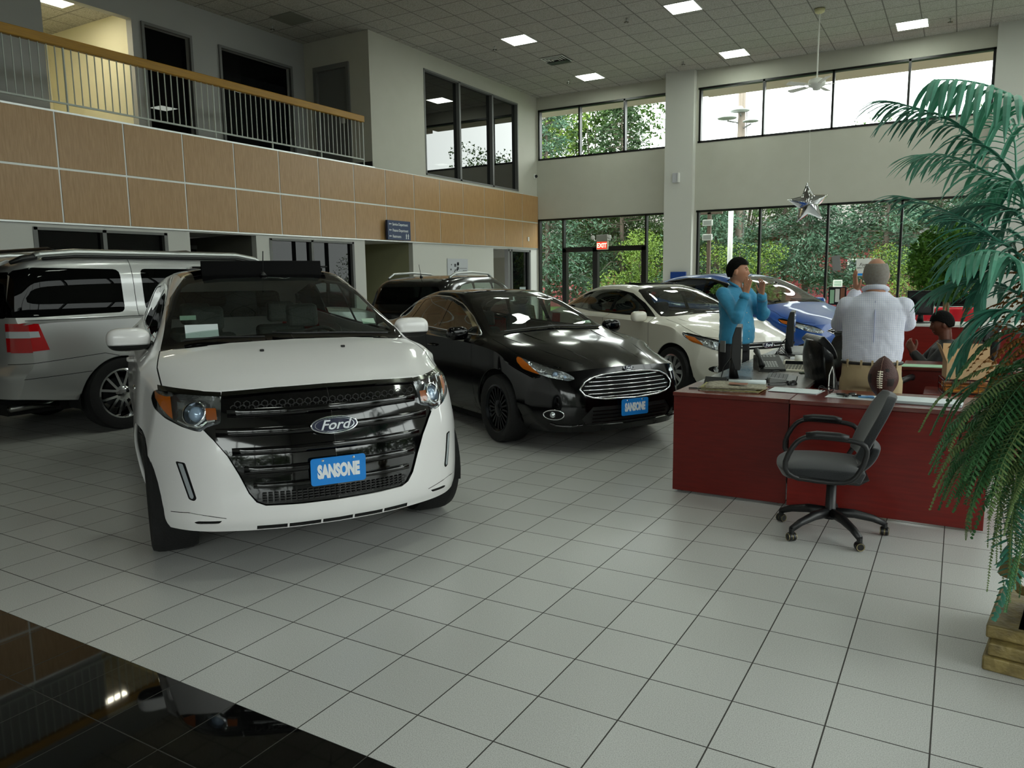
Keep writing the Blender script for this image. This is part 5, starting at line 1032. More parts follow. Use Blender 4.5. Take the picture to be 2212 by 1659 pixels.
def face(root,M_,s,skin,brow,smile=True):
    for sg in (1,-1):
        e=MB().ball(M_@(Vector((.0695,sg*.030,.013))*s),.0125*s,12,8).build('eye',mat('eye white','D8D2CC',.2),root,smooth=True); MB().ball(M_@(Vector((.0785,sg*.031,.013))*s),.0055*s,8,6).build('iris',mat('dark iris','1A100A',.1),e,smooth=True)
        MB().tube([M_@(Vector((.087,sg*.014,.032))*s),M_@(Vector((.0875,sg*.032,.037))*s),M_@(Vector((.073,sg*.050,.031))*s)],.0028*s,6).build('eyebrow',brow,root,smooth=True)
    MB().tube([M_@(Vector((.080,-.026,-.055))*s),M_@(Vector((.0955,-.012,-.061))*s),M_@(Vector((.0985,0,-.063))*s),M_@(Vector((.0955,.012,-.061))*s),M_@(Vector((.080,.026,-.055))*s)],.0032*s,6).build('mouth',mat('lips','8A4A40',.4),root,smooth=True)
def hairshell(root,M_,s,m,lo=-.25,thick=.012,front=.62,name='hair',ext=0,top=1.0):
    """hair as a shell over the skull, open at the face"""
    b=MB()
    def f(u,v):
        th=2*PI*u; c=math.cos(th); zl=lo if c<-.45 else lo+(front-lo)*min(1,(c+.45)/.85)**.7; phm=math.acos(max(-1,min(1,zl))); p0=math.acos(top); ph=p0+(max(phm,p0+.02)-p0)*v
        x,y,z=math.sin(ph)*c,math.sin(ph)*math.sin(th),math.cos(ph); t=1+thick/.09*(1-.5*v**4)+ext*max(0,z)*(1+.5*x)+.02*math.sin(17*th+9*ph)*(1 if thick>.008 else 0)
        X,Y,Z=x*.098*t,y*.077*t,z*.118*t
        if z<0: X*=(1-.2*(-z))
        return M_@(Vector((X,Y,Z))*s)
    b.grid(f,40,14,closeu=True); o=b.build(name,m,root,smooth=True); d=o.modifiers.new('s','SOLIDIFY'); d.thickness=.008; return o
m_hair=mat('black hair','040302',.8,bump=(80,.6),spec=.15)
# ---- man in the turquoise shirt
def man_blue():
    b=MB(); M_=head(b,(.02,0,1.638),R(30),R(2),1.09)
    cap(b,(-.005,0,1.42),(.0,0,1.57),.062,.058)
    loft(b,[(0,0,1.40,.07,.09),(0,0,1.30,.10,.15),(0,0,1.0,.11,.15)])
    sh=[(-.01,-.19,1.41),(-.01,.19,1.41)]; el=[(.215,-.235,1.175),(.17,.235,1.185)]; wr=[(.27,-.175,1.41),(.275,.075,1.395)]
    for a,e,w in zip(sh,el,wr): cap(b,a,e,.05,.042); cap(b,e,w,.04,.028)
    hand(b,wr[0],(.10,.10,1),(-.1,-1,.1),(.6,-.1,0) if False else (-.7,-.2,.1),1.05,.10,.05)
    hand(b,wr[1],(.05,-.05,1),(.1,1,.1),(-.7,.2,.1),1.05,.35,.16)
    for s_ in (-1,1): cap(b,(0,s_*.10,.92),(.0,s_*.11,.5),.085,.06); cap(b,(0,s_*.11,.5),(-.02,s_*.12,.09),.058,.04)
    body=b.build('standing_man',m_skin,smooth=True); rm(body,.0065,3); 
    body.location=(-2.05,5.42,0); body.rotation_euler=(0,0,R(-25))
    tag(body,'man in a turquoise shirt with raised hands, standing beside the desks','person')
    face(body,M_,1.09,m_skin,m_hair); hairshell(body,M_,1.10,m_hair,-.45,.007,.50,ext=.035)
    tf=MB(); random.seed(3)
    for k in range(30):
        a=random.uniform(-1.0,1.0); r=random.uniform(.02,.085); p=M_@Vector((.02+r*math.cos(a)*.9,r*math.sin(a)*.8,.118-r*r*5)); tf.tube([p-Vector((0,0,.012)),p+Vector((random.uniform(0,.012),random.uniform(-.006,.006),random.uniform(.004,.014)))],[.007,.001],5)
    tf.build('hair_tufts',m_hair,body)
    s=MB(); loft(s,[(.02,0,.885,.158,.205),(.03,0,.95,.165,.205),(.035,0,1.05,.165,.20),(.02,0,1.18,.150,.20),(.005,0,1.30,.135,.205,.9),(-.005,0,1.39,.115,.20,.85),(-.01,0,1.44,.085,.155),(-.01,0,1.475,.065,.08),(-.01,0,1.50,.060,.066)])
    for a,e,w in zip(sh,el,wr):
        a=Vector(a);e=Vector(e);w=Vector(w); cap(s,a+Vector((0,0,-.005)),e,.075,.062); cap(s,e,w-(w-e)*.08,.062,.046)
        cap(s,e+Vector((0,0,-.01)),e+Vector((.02,0,.02)),.066,.062)
    shirt=s.build('shirt',m_turq,body,smooth=True); rm(shirt,.010,5)
    t=shirt.modifiers.new('d','DISPLACE'); tx=bpy.data.textures.new('folds','CLOUDS'); tx.noise_scale=.10; t.texture=tx; t.strength=.022; t.mid_level=.5
    c=MB(); c.tube([(.055,-.03,1.475),(.03,-.066,1.50),(-.03,-.068,1.525),(-.075,0,1.535),(-.03,.068,1.525),(.03,.066,1.50),(.055,.03,1.475)],.014,8); c.build('collar',m_turq,body,smooth=True)
    b2=MB()
    for z,x in ((1.40,.112),(1.31,.142),(1.21,.160),(1.11,.185),(1.02,.196),(.94,.194)): b2.ball((x+.004,-.015,z),.006,8,6)
    for w,e in zip(wr,el): pass
    b2.build('shirt_buttons',m_white,body)
    for w,e in zip(wr,el): w,e=Vector(w),Vector(e); MB().tube([w-(w-e)*.22,w-(w-e)*.02],[.052,.050],16).build('cuff',m_turq,body,smooth=True)
    p=MB(); loft(p,[(.01,0,.97,.13,.175),(0,0,.88,.14,.185),(0,0,.80,.135,.185)]); 
    for s_ in (-1,1): cap(p,(0,s_*.095,.84),(.01,s_*.11,.48),.105,.085); cap(p,(.01,s_*.11,.48),(-.02,s_*.12,.07),.082,.075)
    rm(p.build('trousers',m_trou,body,smooth=True),.012,4)
    for s_ in (-1,1): f_=MB(); f_.ball((.05,s_*.12,.04),(.13,.05,.045),16,10); f_.box(-.08,s_*.12-.05,0,.17,s_*.12+.05,.025); rm(f_.build('shoe',m_blk,body,smooth=True),.008,3)
    MB().box(-.004,-.045,-.06,.004,.045,.06).build('folded_paper',mat('grey back of paper'),body,loc=(.02,-.205,.86),rot=(0,0,R(75)))
    MB().tube([(.275,-.165,1.50),(.285,-.163,1.50)],.012,10).build('ring',m_chrome,body)
man_blue()
# ---- bald man in the checked shirt, back to the camera
def man_check():
    b=MB(); M_=head(b,(.015,0,1.590),R(4),R(0),1.03)
    cap(b,(-.01,0,1.38),(-.005,0,1.52),.075,.068)
    loft(b,[(0,0,1.38,.07,.10),(0,0,1.30,.11,.16),(0,0,1.0,.12,.16)])
    sh=[(-.01,-.188,1.36),(-.01,.188,1.36)]; el=[(.19,-.232,1.225),(.19,.232,1.22)]; wr=[(.34,-.06,1.44),(.30,.125,1.46)]
    for a,e,w in zip(sh,el,wr): cap(b,a,e,.055,.045); cap(b,e,w,.042,.030)
    hand(b,wr[0],(.0,.15,1),(1,.1,0),(0,1,0),1.05,.2,.10); hand(b,wr[1],(-.05,.12,1),(.3,1,0),(-.8,-.2,0),1.05,.1,.14)
    for s_ in (-1,1): cap(b,(0,s_*.10,.88),(.0,s_*.11,.5),.09,.06); cap(b,(0,s_*.11,.5),(-.02,s_*.12,.09),.06,.04)
    body=b.build('standing_man',m_skin2,smooth=True); rm(body,.0065,3); body.location=(-.548,3.53,0); body.rotation_euler=(0,0,R(97))
    tag(body,'bald man in a pale checked shirt and khaki trousers, back to the camera','person')
    hairshell(body,M_,1.03,mat('cropped grey hair','8C8984',.8,noise=(60,'7E746A',.3,(1,1,1))),-.66,.003,.1,top=.62); face(body,M_,1.03,m_skin2,m_hair)
    s=MB(); loft(s,[(.02,0,.925,.150,.192),(.03,0,.965,.175,.208),(.035,0,1.05,.18,.212),(.02,0,1.17,.165,.212),(.005,0,1.28,.15,.212,.9),(-.005,0,1.36,.13,.205,.85),(-.01,0,1.41,.10,.175),(-.01,0,1.445,.078,.10),(-.01,0,1.47,.074,.080)])
    for a,e,w in zip(sh,el,wr):
        a=Vector(a);e=Vector(e);w=Vector(w); cap(s,a,e,.074,.062); cap(s,e,w-(w-e)*.1,.068,.048)
    shirt=s.build('shirt',m_check,body,smooth=True); rm(shirt,.010,5); t=shirt.modifiers.new('d','DISPLACE'); tx=bpy.data.textures.new('folds','CLOUDS'); tx.noise_scale=.12; t.texture=tx; t.strength=.020
    c=MB(); c.tube([(.05,-.055,1.47),(0,-.078,1.485),(-.06,-.055,1.50),(-.083,0,1.505),(-.06,.055,1.50),(0,.078,1.485),(.05,.055,1.47)],.019,8); c.build('collar',m_check,body,smooth=True)
    MB().tube([(-.118,0,1.40),(-.150,0,1.30),(-.156,0,1.2),(-.155,0,1.1)],.004,6).build('back_pleat',mat('pleat shade blue','A9AFCB',.8),body)
    p=MB(); loft(p,[(.01,0,.955,.162,.203),(0,0,.90,.168,.205),(-.01,0,.82,.170,.208),(-.01,0,.76,.155,.202)])
    for s_ in (-1,1): cap(p,(-.005,s_*.105,.78),(.01,s_*.115,.46),.118,.092); cap(p,(.01,s_*.115,.46),(-.02,s_*.125,.07),.088,.08)
    rm(p.build('trousers',m_khaki,body,smooth=True),.012,4)
    bt=MB(); n=36; bt.tube([(.01+.163*math.cos(2*PI*k/n),.205*math.sin(2*PI*k/n),.940) for k in range(n+1)],.012,8,cap=False); B=bt.build('belt',m_blk,body,smooth=True); B.scale=(1,1,1)
    for a in (130,160,180,200,230): x,y=.01+.175*math.cos(R(a)),.217*math.sin(R(a)); MB().box(-.004,-.007,-.03,.004,.007,.03).build('belt_loop',m_khaki,body,loc=(x,y,.938),rot=(0,0,R(a)))
    for s_ in (-1,1): f_=MB(); f_.ball((.05,s_*.125,.04),(.14,.05,.045),16,10); f_.box(-.08,s_*.125-.05,0,.18,s_*.125+.05,.025); rm(f_.build('shoe',mat('brown shoe leather','2A1B12',.4),body,smooth=True),.008,3)
man_check()
# ---- seated man in a black jacket
def man_seated():
    b=MB(); M_=head(b,(.04,0,1.09),R(0),R(12),1.0); cap(b,(.0,0,.92),(.015,0,1.04),.06,.057); loft(b,[(0,0,.92,.07,.10),(0,0,.80,.10,.15),(0,0,.5,.12,.16)])
    sh=[(0,-.19,.86),(0,.19,.86)]; el=[(.17,-.24,.66),(.17,.22,.66)]; wr=[(.28,-.06,.80),(.28,.05,.80)]
    for a,e,w in zip(sh,el,wr): cap(b,a,e,.05,.042); cap(b,e,w,.04,.028)
    hand(b,wr[0],(.4,.3,.8),(.5,-.8,0),(-.5,-.2,.5),1.0,.7,.03); hand(b,wr[1],(.4,-.3,.8),(.5,.8,0),(-.5,.2,.5),1.0,.7,.03)
    for s_ in (-1,1): cap(b,(0,s_*.1,.48),(.42,s_*.12,.50),.08,.06); cap(b,(.42,s_*.12,.50),(.42,s_*.12,.08),.055,.04)
    body=b.build('seated_man',m_skin3,smooth=True); rm(body,.007,3); body.location=(-.10,5.98,0); body.rotation_euler=(0,0,R(188))
    tag(body,'seated man in a black jacket with clasped hands, half hidden behind the plant','person')
    face(body,M_,1.0,m_skin3,m_hair); hairshell(body,M_,1.02,m_hair,-.3,.008,.35)
    s=MB(); loft(s,[(.0,0,.45,.15,.2),(.02,0,.6,.155,.2),(.01,0,.75,.14,.205,.9),(0,0,.85,.12,.2,.85),(-.01,0,.90,.085,.15),(-.01,0,.94,.066,.08)])
    for a,e,w in zip(sh,el,wr): a=Vector(a);e=Vector(e);w=Vector(w); cap(s,a,e,.074,.062); cap(s,e,w-(w-e)*.12,.06,.045)
    rm(s.build('jacket',m_jack,body,smooth=True),.011,4)
    p=MB()
    for s_ in (-1,1): cap(p,(0,s_*.1,.49),(.42,s_*.12,.51),.10,.078); cap(p,(.42,s_*.12,.5),(.42,s_*.12,.1),.075,.07)
    rm(p.build('trousers',m_trou,body,smooth=True),.013,3)
    for s_ in (-1,1): f_=MB(); f_.ball((.47,s_*.12,.04),(.13,.05,.045),14,8); f_.build('shoe',m_blk,body,smooth=True)
man_seated()
# ================================================================ desks and what stands on them
def redwood(name,c,c2,st): return mat(name,c,.38,noise=(7,c2,.28,st),spec=.3)
m_rw=redwood('mahogany laminate','691812','56120D',(1,1,7)); m_rwh=redwood('mahogany laminate horizontal grain','7C1C15','64140E',(.6,7,7)); m_top=mat('mahogany desk top','6A2A22',.22,noise=(8,'5A2018',.3,(.8,8,1)),spec=.6); m_gtop=mat('wing top grey with reflected light','8A8682',.25,noise=(40,'7C7874',.3,(1,1,1)),spec=.6)  # wing tops: reflected light is put into the grey colour
H=.757
def desk(name,label,x0,y0,x1,y1,top,front=None,left=None,right=None,back=None,ped=(),rz=0,group=None,h=H):
    t=empty(name,label,'desk',((x0+x1)/2,(y0+y1)/2,0),rz,group); X,Y=(x1-x0)/2,(y1-y0)/2
    MB().box(-X,-Y,h-.028,X,Y,h).build('desk_top',top,t,bevel=.004)
    if front: MB().box(-X+.005,-Y+.012,.018,X-.005,-Y+.032,h-.03).build('front_panel',front,t,bevel=.002)
    if left: MB().box(-X+.004,-Y+.034,.018,-X+.024,Y-.02,h-.03).build('side_panel',left,t,bevel=.002)
    if right: MB().box(X-.024,-Y+.034,.018,X-.004,Y-.02,h-.03).build('side_panel',right,t,bevel=.002)
    if back: MB().box(-X+.03,Y-.04,.2,X-.03,Y-.02,h-.03).build('back_panel',back,t)
    for i,(a,b_) in enumerate(ped):
        p=MB().box(a,-Y+.05,.06,b_,Y-.05,h-.03).build('pedestal',m_rw,t,bevel=.003)
    for sx in (-1,1):
        for sy in (-1,1): MB().tube([(sx*(X-.06),sy*(Y-.08),0),(sx*(X-.06),sy*(Y-.08),.03)],.014,10).build('foot',m_blk,t)
    return t
desk('corner_desk','dark red mahogany corner desk nearest the black saloon, newspapers on top',-1.785,2.625,-.965,3.22,m_top,m_rw,m_rw,None)
desk('front_desk','dark red mahogany desk with the football on it, joined to the corner desk',-.962,2.605,.21,3.24,m_top,m_rwh,None,m_rwh)
desk('wing_desk','desk wing carrying the first monitor, desk phone and printing calculator',-1.785,3.225,-.965,4.86,m_gtop,None,m_rw,m_rw,ped=((.05,.36),))
desk('rear_wing_desk','desk wing farther back carrying the second monitor',-1.785,4.865,-.965,6.75,m_gtop,None,m_rw,m_rw,m_rw)
desk('inner_desk','dark red desk in front of the seated man with green paper on it',-.42,4.95,.95,5.55,m_top,m_rw,None,None,ped=((-.36,-.02),))
t=desk('far_desk','high dark red reception desk behind the seated man',-1.0,7.7,1.3,8.4,mat('white laminate','CFCFCB',.4),m_rwh,m_rwh,m_rwh,h=.98)
# monitors
def monitor(label,x,y,rz,w,h,z0=H,group=None):
    t=empty('computer_monitor',label,'monitor',(x,y,z0),R(rz)); 
    MB().prism([(-.012,.10),(-.012,.10+h),(.03,.10+h),(.055,.10+h*.75),(.06,.10+h*.3),(.03,.10)],-w/2,w/2,axis='y').build('housing',m_blk,t,bevel=.006); MB().box(-.0145,-w/2+.02,.125,-.012,w/2-.02,.10+h-.02).build('screen',mat('dark screen','0A0C10',.08),t)
    MB().tube([(.04,0,.28),(.05,0,.1),(.04,0,.012)],[.03,.03,.04],10).build('stand',m_blk,t,smooth=True); MB().prism([(.12*math.cos(a)+.02,.13*math.sin(a)) for a in [2*PI*k/20 for k in range(20)]],0,.014).build('stand_base',m_blk,t,bevel=.004)
    MB().tube([(.05,.02,.2),(.12,.06,.1),(.14,.1,.01),(.2,.2,.008)],.005,6).build('cable',m_blk,t,smooth=True); return t
monitor('black monitor seen edge-on in front of the man in the turquoise shirt',-1.52,3.50,-168,.42,.34)
monitor('black monitor seen edge-on in front of the blue hatchback lamp',-1.50,5.68,-172,.42,.36)
monitor('small black monitor on the far desk behind the seated man',-.42,7.95,80,.30,.30,.98)
def keyboard(label,x,y,rz,w=.42,d=.17,sx=1):
    t=empty('keyboard',label,'keyboard',(x,y,H),R(rz)); MB().prism([(-d/2,0),(d/2+.06,0),(d/2+.06,.012),(d/2,.022),(-d/2,.032)],-w/2,w/2,axis='y').build('case',m_blk,t,bevel=.008)
    k_=None
    for r in range(5):
        b=MB()
        for c in range(14): x0=-d/2+.012+r*.030; y0=-w/2+.015+c*(w-.03)/14; b.box(x0,y0,.030-r*.002,x0+.024,y0+(w-.03)/14-.004,.038-r*.002)
        b.build('key_row',mat('keycaps','26282A',.5),t)
    return t
keyboard('black wavy keyboard beside the nearest monitor',-1.235,3.60,8,.40,.17); keyboard('black keyboard by the second monitor, far end of the desk wing',-1.14,5.55,8,.36,.16)
m_=empty('computer_mouse','black mouse at the end of the nearest keyboard','mouse',(-1.08,3.36,H),R(70)); MB().ball((0,0,.0),(.055,.032,.034)).build('shell',m_blk,m_,smooth=True); MB().box(-.005,-.002,.030,.03,.002,.036).build('scroll_wheel',m_grey,m_)
# phone
t=empty('desk_phone','black office telephone with a yellowish display, beyond the nearest monitor','telephone',(-1.45,4.22,H),R(-62))
MB().prism([(-.10,.0),(.12,.0),(.12,.02),(-.10,.13)],-.10,.13,axis='y').build('base',m_blk,t,bevel=.006)
sl=Matrix.Translation((0,0,.0745))@Matrix.Rotation(math.atan2(.11,.22),4,'Y'); MB().box(-.07,-.03,.0,-.015,.05,.004,sl).build('display',mat('phone display','A8B07A',.3,emit=.15),t)
b=MB(); [b.box(.0+.024*i,-.04+.024*j,0,.018+.024*i,-.022+.024*j,.006,sl) for i in range(4) for j in range(5)]; b.build('keypad',mat('phone keys','9A9C9A',.5),t); b=MB(); [b.box(-.105+.018*i,-.05+.03*j,0,-.094+.018*i,-.03+.03*j,.005,sl) for i in range(2) for j in range(5)]; b.build('line_keys',mat('phone keys'),t)
MB().tube([(.10,-.075,.05),(.02,-.075,.115),(-.09,-.075,.165)],[.028,.016,.028],10).build('handset',m_blk,t,smooth=True)
MB().tube([(.10,-.08,.04),(.16,-.12,.01),(.18,-.02,.008),(.15,.06,.008),(.12,.0,.01)],.006,6).build('cord',m_blk,t,smooth=True)
# printing calculator
t=empty('printing_calculator','cream printing calculator with a dark display on the desk wing','calculator',(-1.22,4.32,H),R(-88)); m_cr=mat('cream plastic','C9C5B4',.45)
MB().prism([(-.16,0),(.14,0),(.14,.018),(-.02,.045),(-.05,.075),(-.16,.075)],-.12,.12,axis='y').build('case',m_cr,t,bevel=.006)
MB().prism([(-.022,.048),(-.048,.0745),(-.046,.0765),(-.018,.049)],-.10,.06,axis='y').build('display',mat('dark screen'),t); b=MB()
for i in range(5):
    for j in range(8): b.box(.0+i*.026,-.105+j*.027,.040-i*.0055,.018+i*.026,-.085+j*.027,.050-i*.0055)
b.build('key_block',mat('calculator keys','8A8880',.5),t); MB().tube([(-.12,-.03,.095),(-.12,.03,.095)],.028,14).build('paper_roll',m_white,t,smooth=True)
# papers, newspapers
def papers(name,label,x,y,rz,w,d,n,cat='papers',m=None,jit=.01,h=.0012,z0=H,seed=1):
    random.seed(seed); t=empty(name,label,cat,(x,y,z0),R(rz)); mm=m or [mat('paper white')]
    for k in range(n):
        o=MB().box(-w/2,-d/2,0,w/2,d/2,h).build('sheet',mm[k%len(mm)],t); o.location=(random.uniform(-jit,jit),random.uniform(-jit,jit),k*(h+.0003)); o.rotation_euler=(0,0,random.uniform(-jit,jit)*6)
    return t
def print_mat(name,base,ink,sc,ct=.08): return mat(name,base,.8,noise=(sc,ink,ct,(1,1,3)))
m_news=print_mat('newsprint','B7B09A','6E685A',55,.2); m_news2=print_mat('newsprint yellow','B9B27A','7E7A4A',40,.2)
t=papers('folded_newspapers','untidy pile of folded newspapers on the corner desk',-1.42,2.93,8,.42,.27,5,'newspaper',[m_news,m_news2],.03,.006,seed=3)
o=MB().grid(lambda u,v:(-.2+.38*u,-.12+.25*v,.034+.012*math.sin(u*5)*v),10,5).build('top_page',m_news,t,smooth=True); o.modifiers.new('s','SOLIDIFY').thickness=.002
MB().box(-.03,-.06,.046,.10,.03,.048).build('newspaper_photo',mat('newspaper photo','8A5A44',.8),t); MB().tube([(-.05,.13,.04),(.22,.12,.045)],.018,8).build('rolled_page',mat('paper white'),t,smooth=True)
papers('loose_papers','white papers on a clipboard at the joint of the two front desks',-1.0,3.04,-4,.33,.22,3,m=[mat('paper white')],jit=.012,h=.002,seed=2)
papers('loose_papers','white sheet beneath the keys beside the football',-.62,2.92,-8,.30,.21,2,jit=.02,seed=5)
papers('paper_pad','white printed pad at the right end of the front desk by the plant',-.16,2.87,-3,.42,.22,6,jit=.006,h=.003,seed=6); papers('loose_papers','white sheets under the printing calculator',-1.30,4.68,20,.5,.3,3,jit=.03,seed=8)
papers('green_paper','mint green sheets on the inner desk by the cardboard box',-.28,5.1,6,.42,.22,3,m=[mat('mint paper','9FC9A8',.8)],jit=.02,seed=9)
t=empty('card_holder','small black tent-shaped card holder on the corner desk','card holder',(-1.60,3.10,H),R(-5)); MB().prism([(-.045,0),(.05,0),(.0,.065)],-.085,.085,Matrix.Rotation(R(90),4,'Z'),axis='y').build('holder',m_blk,t,bevel=.003); MB().box(-.09,-.06,0,.09,.055,.006).build('holder_base',m_blk,t)
t=tag(MB().tube([(0,0,.006),(.13,.02,.006)],.005,8).build('ballpoint_pen',m_blk,loc=(-1.73,2.83,H)),'black pen lying beside the newspapers','pen')
t=empty('stapler','grey stapler standing beside the nearest keyboard','stapler',(-1.18,3.30,H),R(35)); MB().box(-.07,-.018,0,.07,.018,.012).build('base',m_grey,t,bevel=.004); MB().prism([(-.07,.018),(.07,.02),(.06,.045),(-.06,.06),(-.07,.05)],-.016,.016,axis='y').build('arm',m_grey,t,bevel=.004)
t=empty('reading_glasses','folded black glasses on the front desk behind the papers','glasses',(-.80,3.10,H),R(-20)); 
for s in (-1,1): MB().tube([(s*.033+.024*math.cos(a),0,.022+.018*math.sin(a)) for a in [2*PI*k/14 for k in range(15)]],.0035,5,cap=False).build('lens_rim',m_blk,t); MB().tube([(s*.058,0,.03),(s*.05,.06,.014),(s*.03,.12,.006)],.003,5).build('temple',m_blk,t)
MB().tube([(-.01,0,.028),(.01,0,.028)],.003,5).build('bridge',m_blk,t)
t=empty('key_bunch','bunch of car keys on the white sheet beside the football','keys',(-.60,2.93,H+.004),R(10)); random.seed(2)
for k in range(5): a=k*1.1; x,y=.05*math.cos(a),.03*math.sin(a); q=MB().box(-.03,-.014,0,.03,.014,.012).build('key_fob',m_blk,t,bevel=.005); q.location=(x-.03,y,.002+.006*(k%2)); q.rotation_euler=(0,0,a); MB().box(.03,-.004,.004,.075,.004,.007).build('key_blade',m_chrome,q)
MB().box(.03,-.05,0,.13,.03,.006).build('blue_card',mat('blue card','5FA0D8',.4),t,bevel=.001); MB().tube([(.02*math.cos(a),.02*math.sin(a),.016) for a in [2*PI*k/14 for k in range(15)]],.0015,5).build('key_ring',m_chrome,t)
t=empty('cell_phone','small green and black handset on the grey wing top near the leather chair','phone',(-1.10,4.08,H),R(-5)); MB().box(-.055,-.02,0,.055,.02,.014).build('case',mat('dark green plastic','3C4638',.4),t,bevel=.005); MB().box(-.03,-.012,.014,.03,.012,.0155).build('display',mat('green display','5E7A4A',.2),t)
tag(MB().tube([(-.79,3.17,H+.005),(-.80,3.22,H+.02),(-.805,3.27,H+.10),(-.79,3.30,H+.16),(-.785,3.35,H+.10),(-.78,3.4,.6),(-.78,3.42,.3),(-.78,3.42,.02)],.004,6).build('white_cable',m_white,smooth=True),'white cable looping up behind the front desk','cable')
t=empty('cable_tray_phone','dark modem with a tangle of cables near the second monitor','modem',(-1.30,5.0,H),R(10)); MB().box(-.10,-.07,0,.10,.07,.04).build('case',mat('pale grey plastic'),t,bevel=.01)
for k in range(3): MB().tube([(-.1,.02*k,.03),(-.18,.05,.09+.03*k),(-.25,.1-.05*k,.05),(-.22,.25,.01)],.004,6).build('cable',m_blk,t,smooth=True)
# football standing on its point
m_ball=mat('football leather','4A1C14',.45,noise=(5,'381410',.3,(1,1,1)),bump=(160,.5))
t=empty('football','brown leather football with white laces standing on the front desk behind the chair','football',(-.415,2.87,H),R(-12))
def fb(u,v): a=2*PI*u; z=-.15+.30*v; r=.094*max(0,1-(abs(z)/.15)**1.75)**.8; return (r*math.cos(a),r*math.sin(a),z+.15)
o=MB().grid(fb,40,32,closeu=True).build('leather_shell',m_ball,t,smooth=True)
def fbp(a,z,e=0): r=.094*max(0,1-(abs(z)/.15)**1.75)**.8+e; return Vector((r*math.cos(a),r*math.sin(a),z+.15))
fa=R(-86)
for k in range(8): z=-.055+k*.0150; MB().tube([fbp(fa-.17,z,.002),fbp(fa-.08,z,.006),fbp(fa+.08,z,.006),fbp(fa+.17,z,.002)],.0042,6).build('lace',mat('white lacing','E4DCC8',.6),t,smooth=True)
MB().tube([fbp(fa,z,.004) for z in np.linspace(-.06,.055,10)],.0045,6).build('lace_spine',mat('white lacing'),t,smooth=True)
for a in (0,PI/2,PI,-PI/2): MB().tube([fbp(fa+a,z,.0008) for z in np.linspace(-.135,.135,24)],.0015,5).build('seam',mat('pale seam','8A6A5A',.7),t,smooth=True)
for a,z0,w_,h_ in ((.75,-.02,.5,.05),(-.85,.0,.4,.06),(.5,.06,.3,.02)):
    b=MB(); b.grid(lambda u,v:fbp(fa+a+(u-.5)*w_,z0+(v-.5)*h_,.0008),8,5); b.build('printed_mark',mat('black football print','1C0E0C',.5),t,smooth=True)
# cardboard box, wire tray
t=empty('cardboard_box','open cardboard box on the desk at the edge of the plant','box',(.09,4.55,.732),R(8)); t.scale=(.86,.86,.86); m_cb=mat('cardboard','C4A47C',.85)
W_=.20; D_=.15; Hh=.17
for a in ((-W_,-D_,0,W_,-D_+.004,Hh),(-W_,D_-.004,0,W_,D_,Hh),(-W_,-D_,0,-W_+.004,D_,Hh),(W_-.004,-D_,0,W_,D_,Hh),(-W_,-D_,0,W_,D_,.004)): MB().box(*a).build('side',m_cb,t)
f_=MB().box(0,-D_,-.002,.17,D_,.002).build('flap',m_cb,t); f_.location=(-W_,0,Hh); f_.rotation_euler=(0,R(-112),0); f_=MB().box(-W_,0,-.002,W_,.15,.002).build('flap',m_cb,t); f_.location=(0,D_,Hh); f_.rotation_euler=(R(78),0,0)
desk('side_table','low dark red table carrying the wire tray and cardboard box',-.22,4.3,.62,4.8,m_top,m_rw,None,None,h=.612)
t=empty('wire_tray','black wire tray of yellow folders under the cardboard box','tray',(.09,4.55,.612),R(8)); m_y=mat('yellow folders','C98A1E',.6)
for k in range(5): MB().box(-.17,-.13,.012+k*.013,.17,.13,.022+k*.013).build('folder',m_y if k%2 else mat('orange folder','A8641A',.6),t)
b=MB(); 
for z in (.005,.06,.115):
    P=[(-.19,-.14,z),(.19,-.14,z),(.19,.14,z),(-.19,.14,z),(-.19,-.14,z)]; b.tube(P,.003,5,cap=False)
for x in np.linspace(-.19,.19,7):
    for y in (-.14,.14): b.tube([(x,y,.0),(x,y,.118)],.0025,5)
b.build('wire_frame',m_blk,t)
# ---------------------------------------------------------------- chairs
m_fab=mat('charcoal office fabric','35373A',.95,noise=(220,'26282A',.2,(1,1,1)),sheen=.3); m_lea=mat('black leather','0C0C0E',.28,bump=(22,.35),coat=.2); m_cb2=mat('chair black nylon','131315',.45)
def star_base(t,ang0,r=.32,cast_r=.027):
    MB().tube([(0,0,.10),(0,0,.14),(0,0,.40)],[.05,.032,.028],14).build('gas_column',m_cb2,t,smooth=True)
    for k in range(5):
        a=R(ang0+72*k); c,s=math.cos(a),math.sin(a)
        l=MB().tube([(.03*c,.03*s,.135),(.14*c,.14*s,.13),(.25*c,.25*s,.105),(r*c,r*s,.075)],[.030,.028,.023,.019],10).build('base_leg',m_cb2,t,smooth=True)
        w=MB().lathe([(.004,-.024),(cast_r-.006,-.024),(cast_r,-.018),(cast_r,-.004),(.012,-.003),(.012,.003),(cast_r,.004),(cast_r,.018),(cast_r-.006,.024),(.004,.024)],20).build('caster',m_blk,t,auto=40); w.location=(r*c,r*s,cast_r+.001); w.rotation_euler=(R(90),0,a+R(75)); MB().lathe([(cast_r-.008,.0245),(cast_r-.004,.0255),(cast_r-.004,-.0255),(cast_r-.008,-.0245)],20,cap=False).build('caster_ring',mat('worn brass ring','8E8260',.4,.6),w)
        MB().tube([(r*c,r*s,.03),(r*c,r*s,.08)],.016,8).build('caster_stem',m_blk,t)
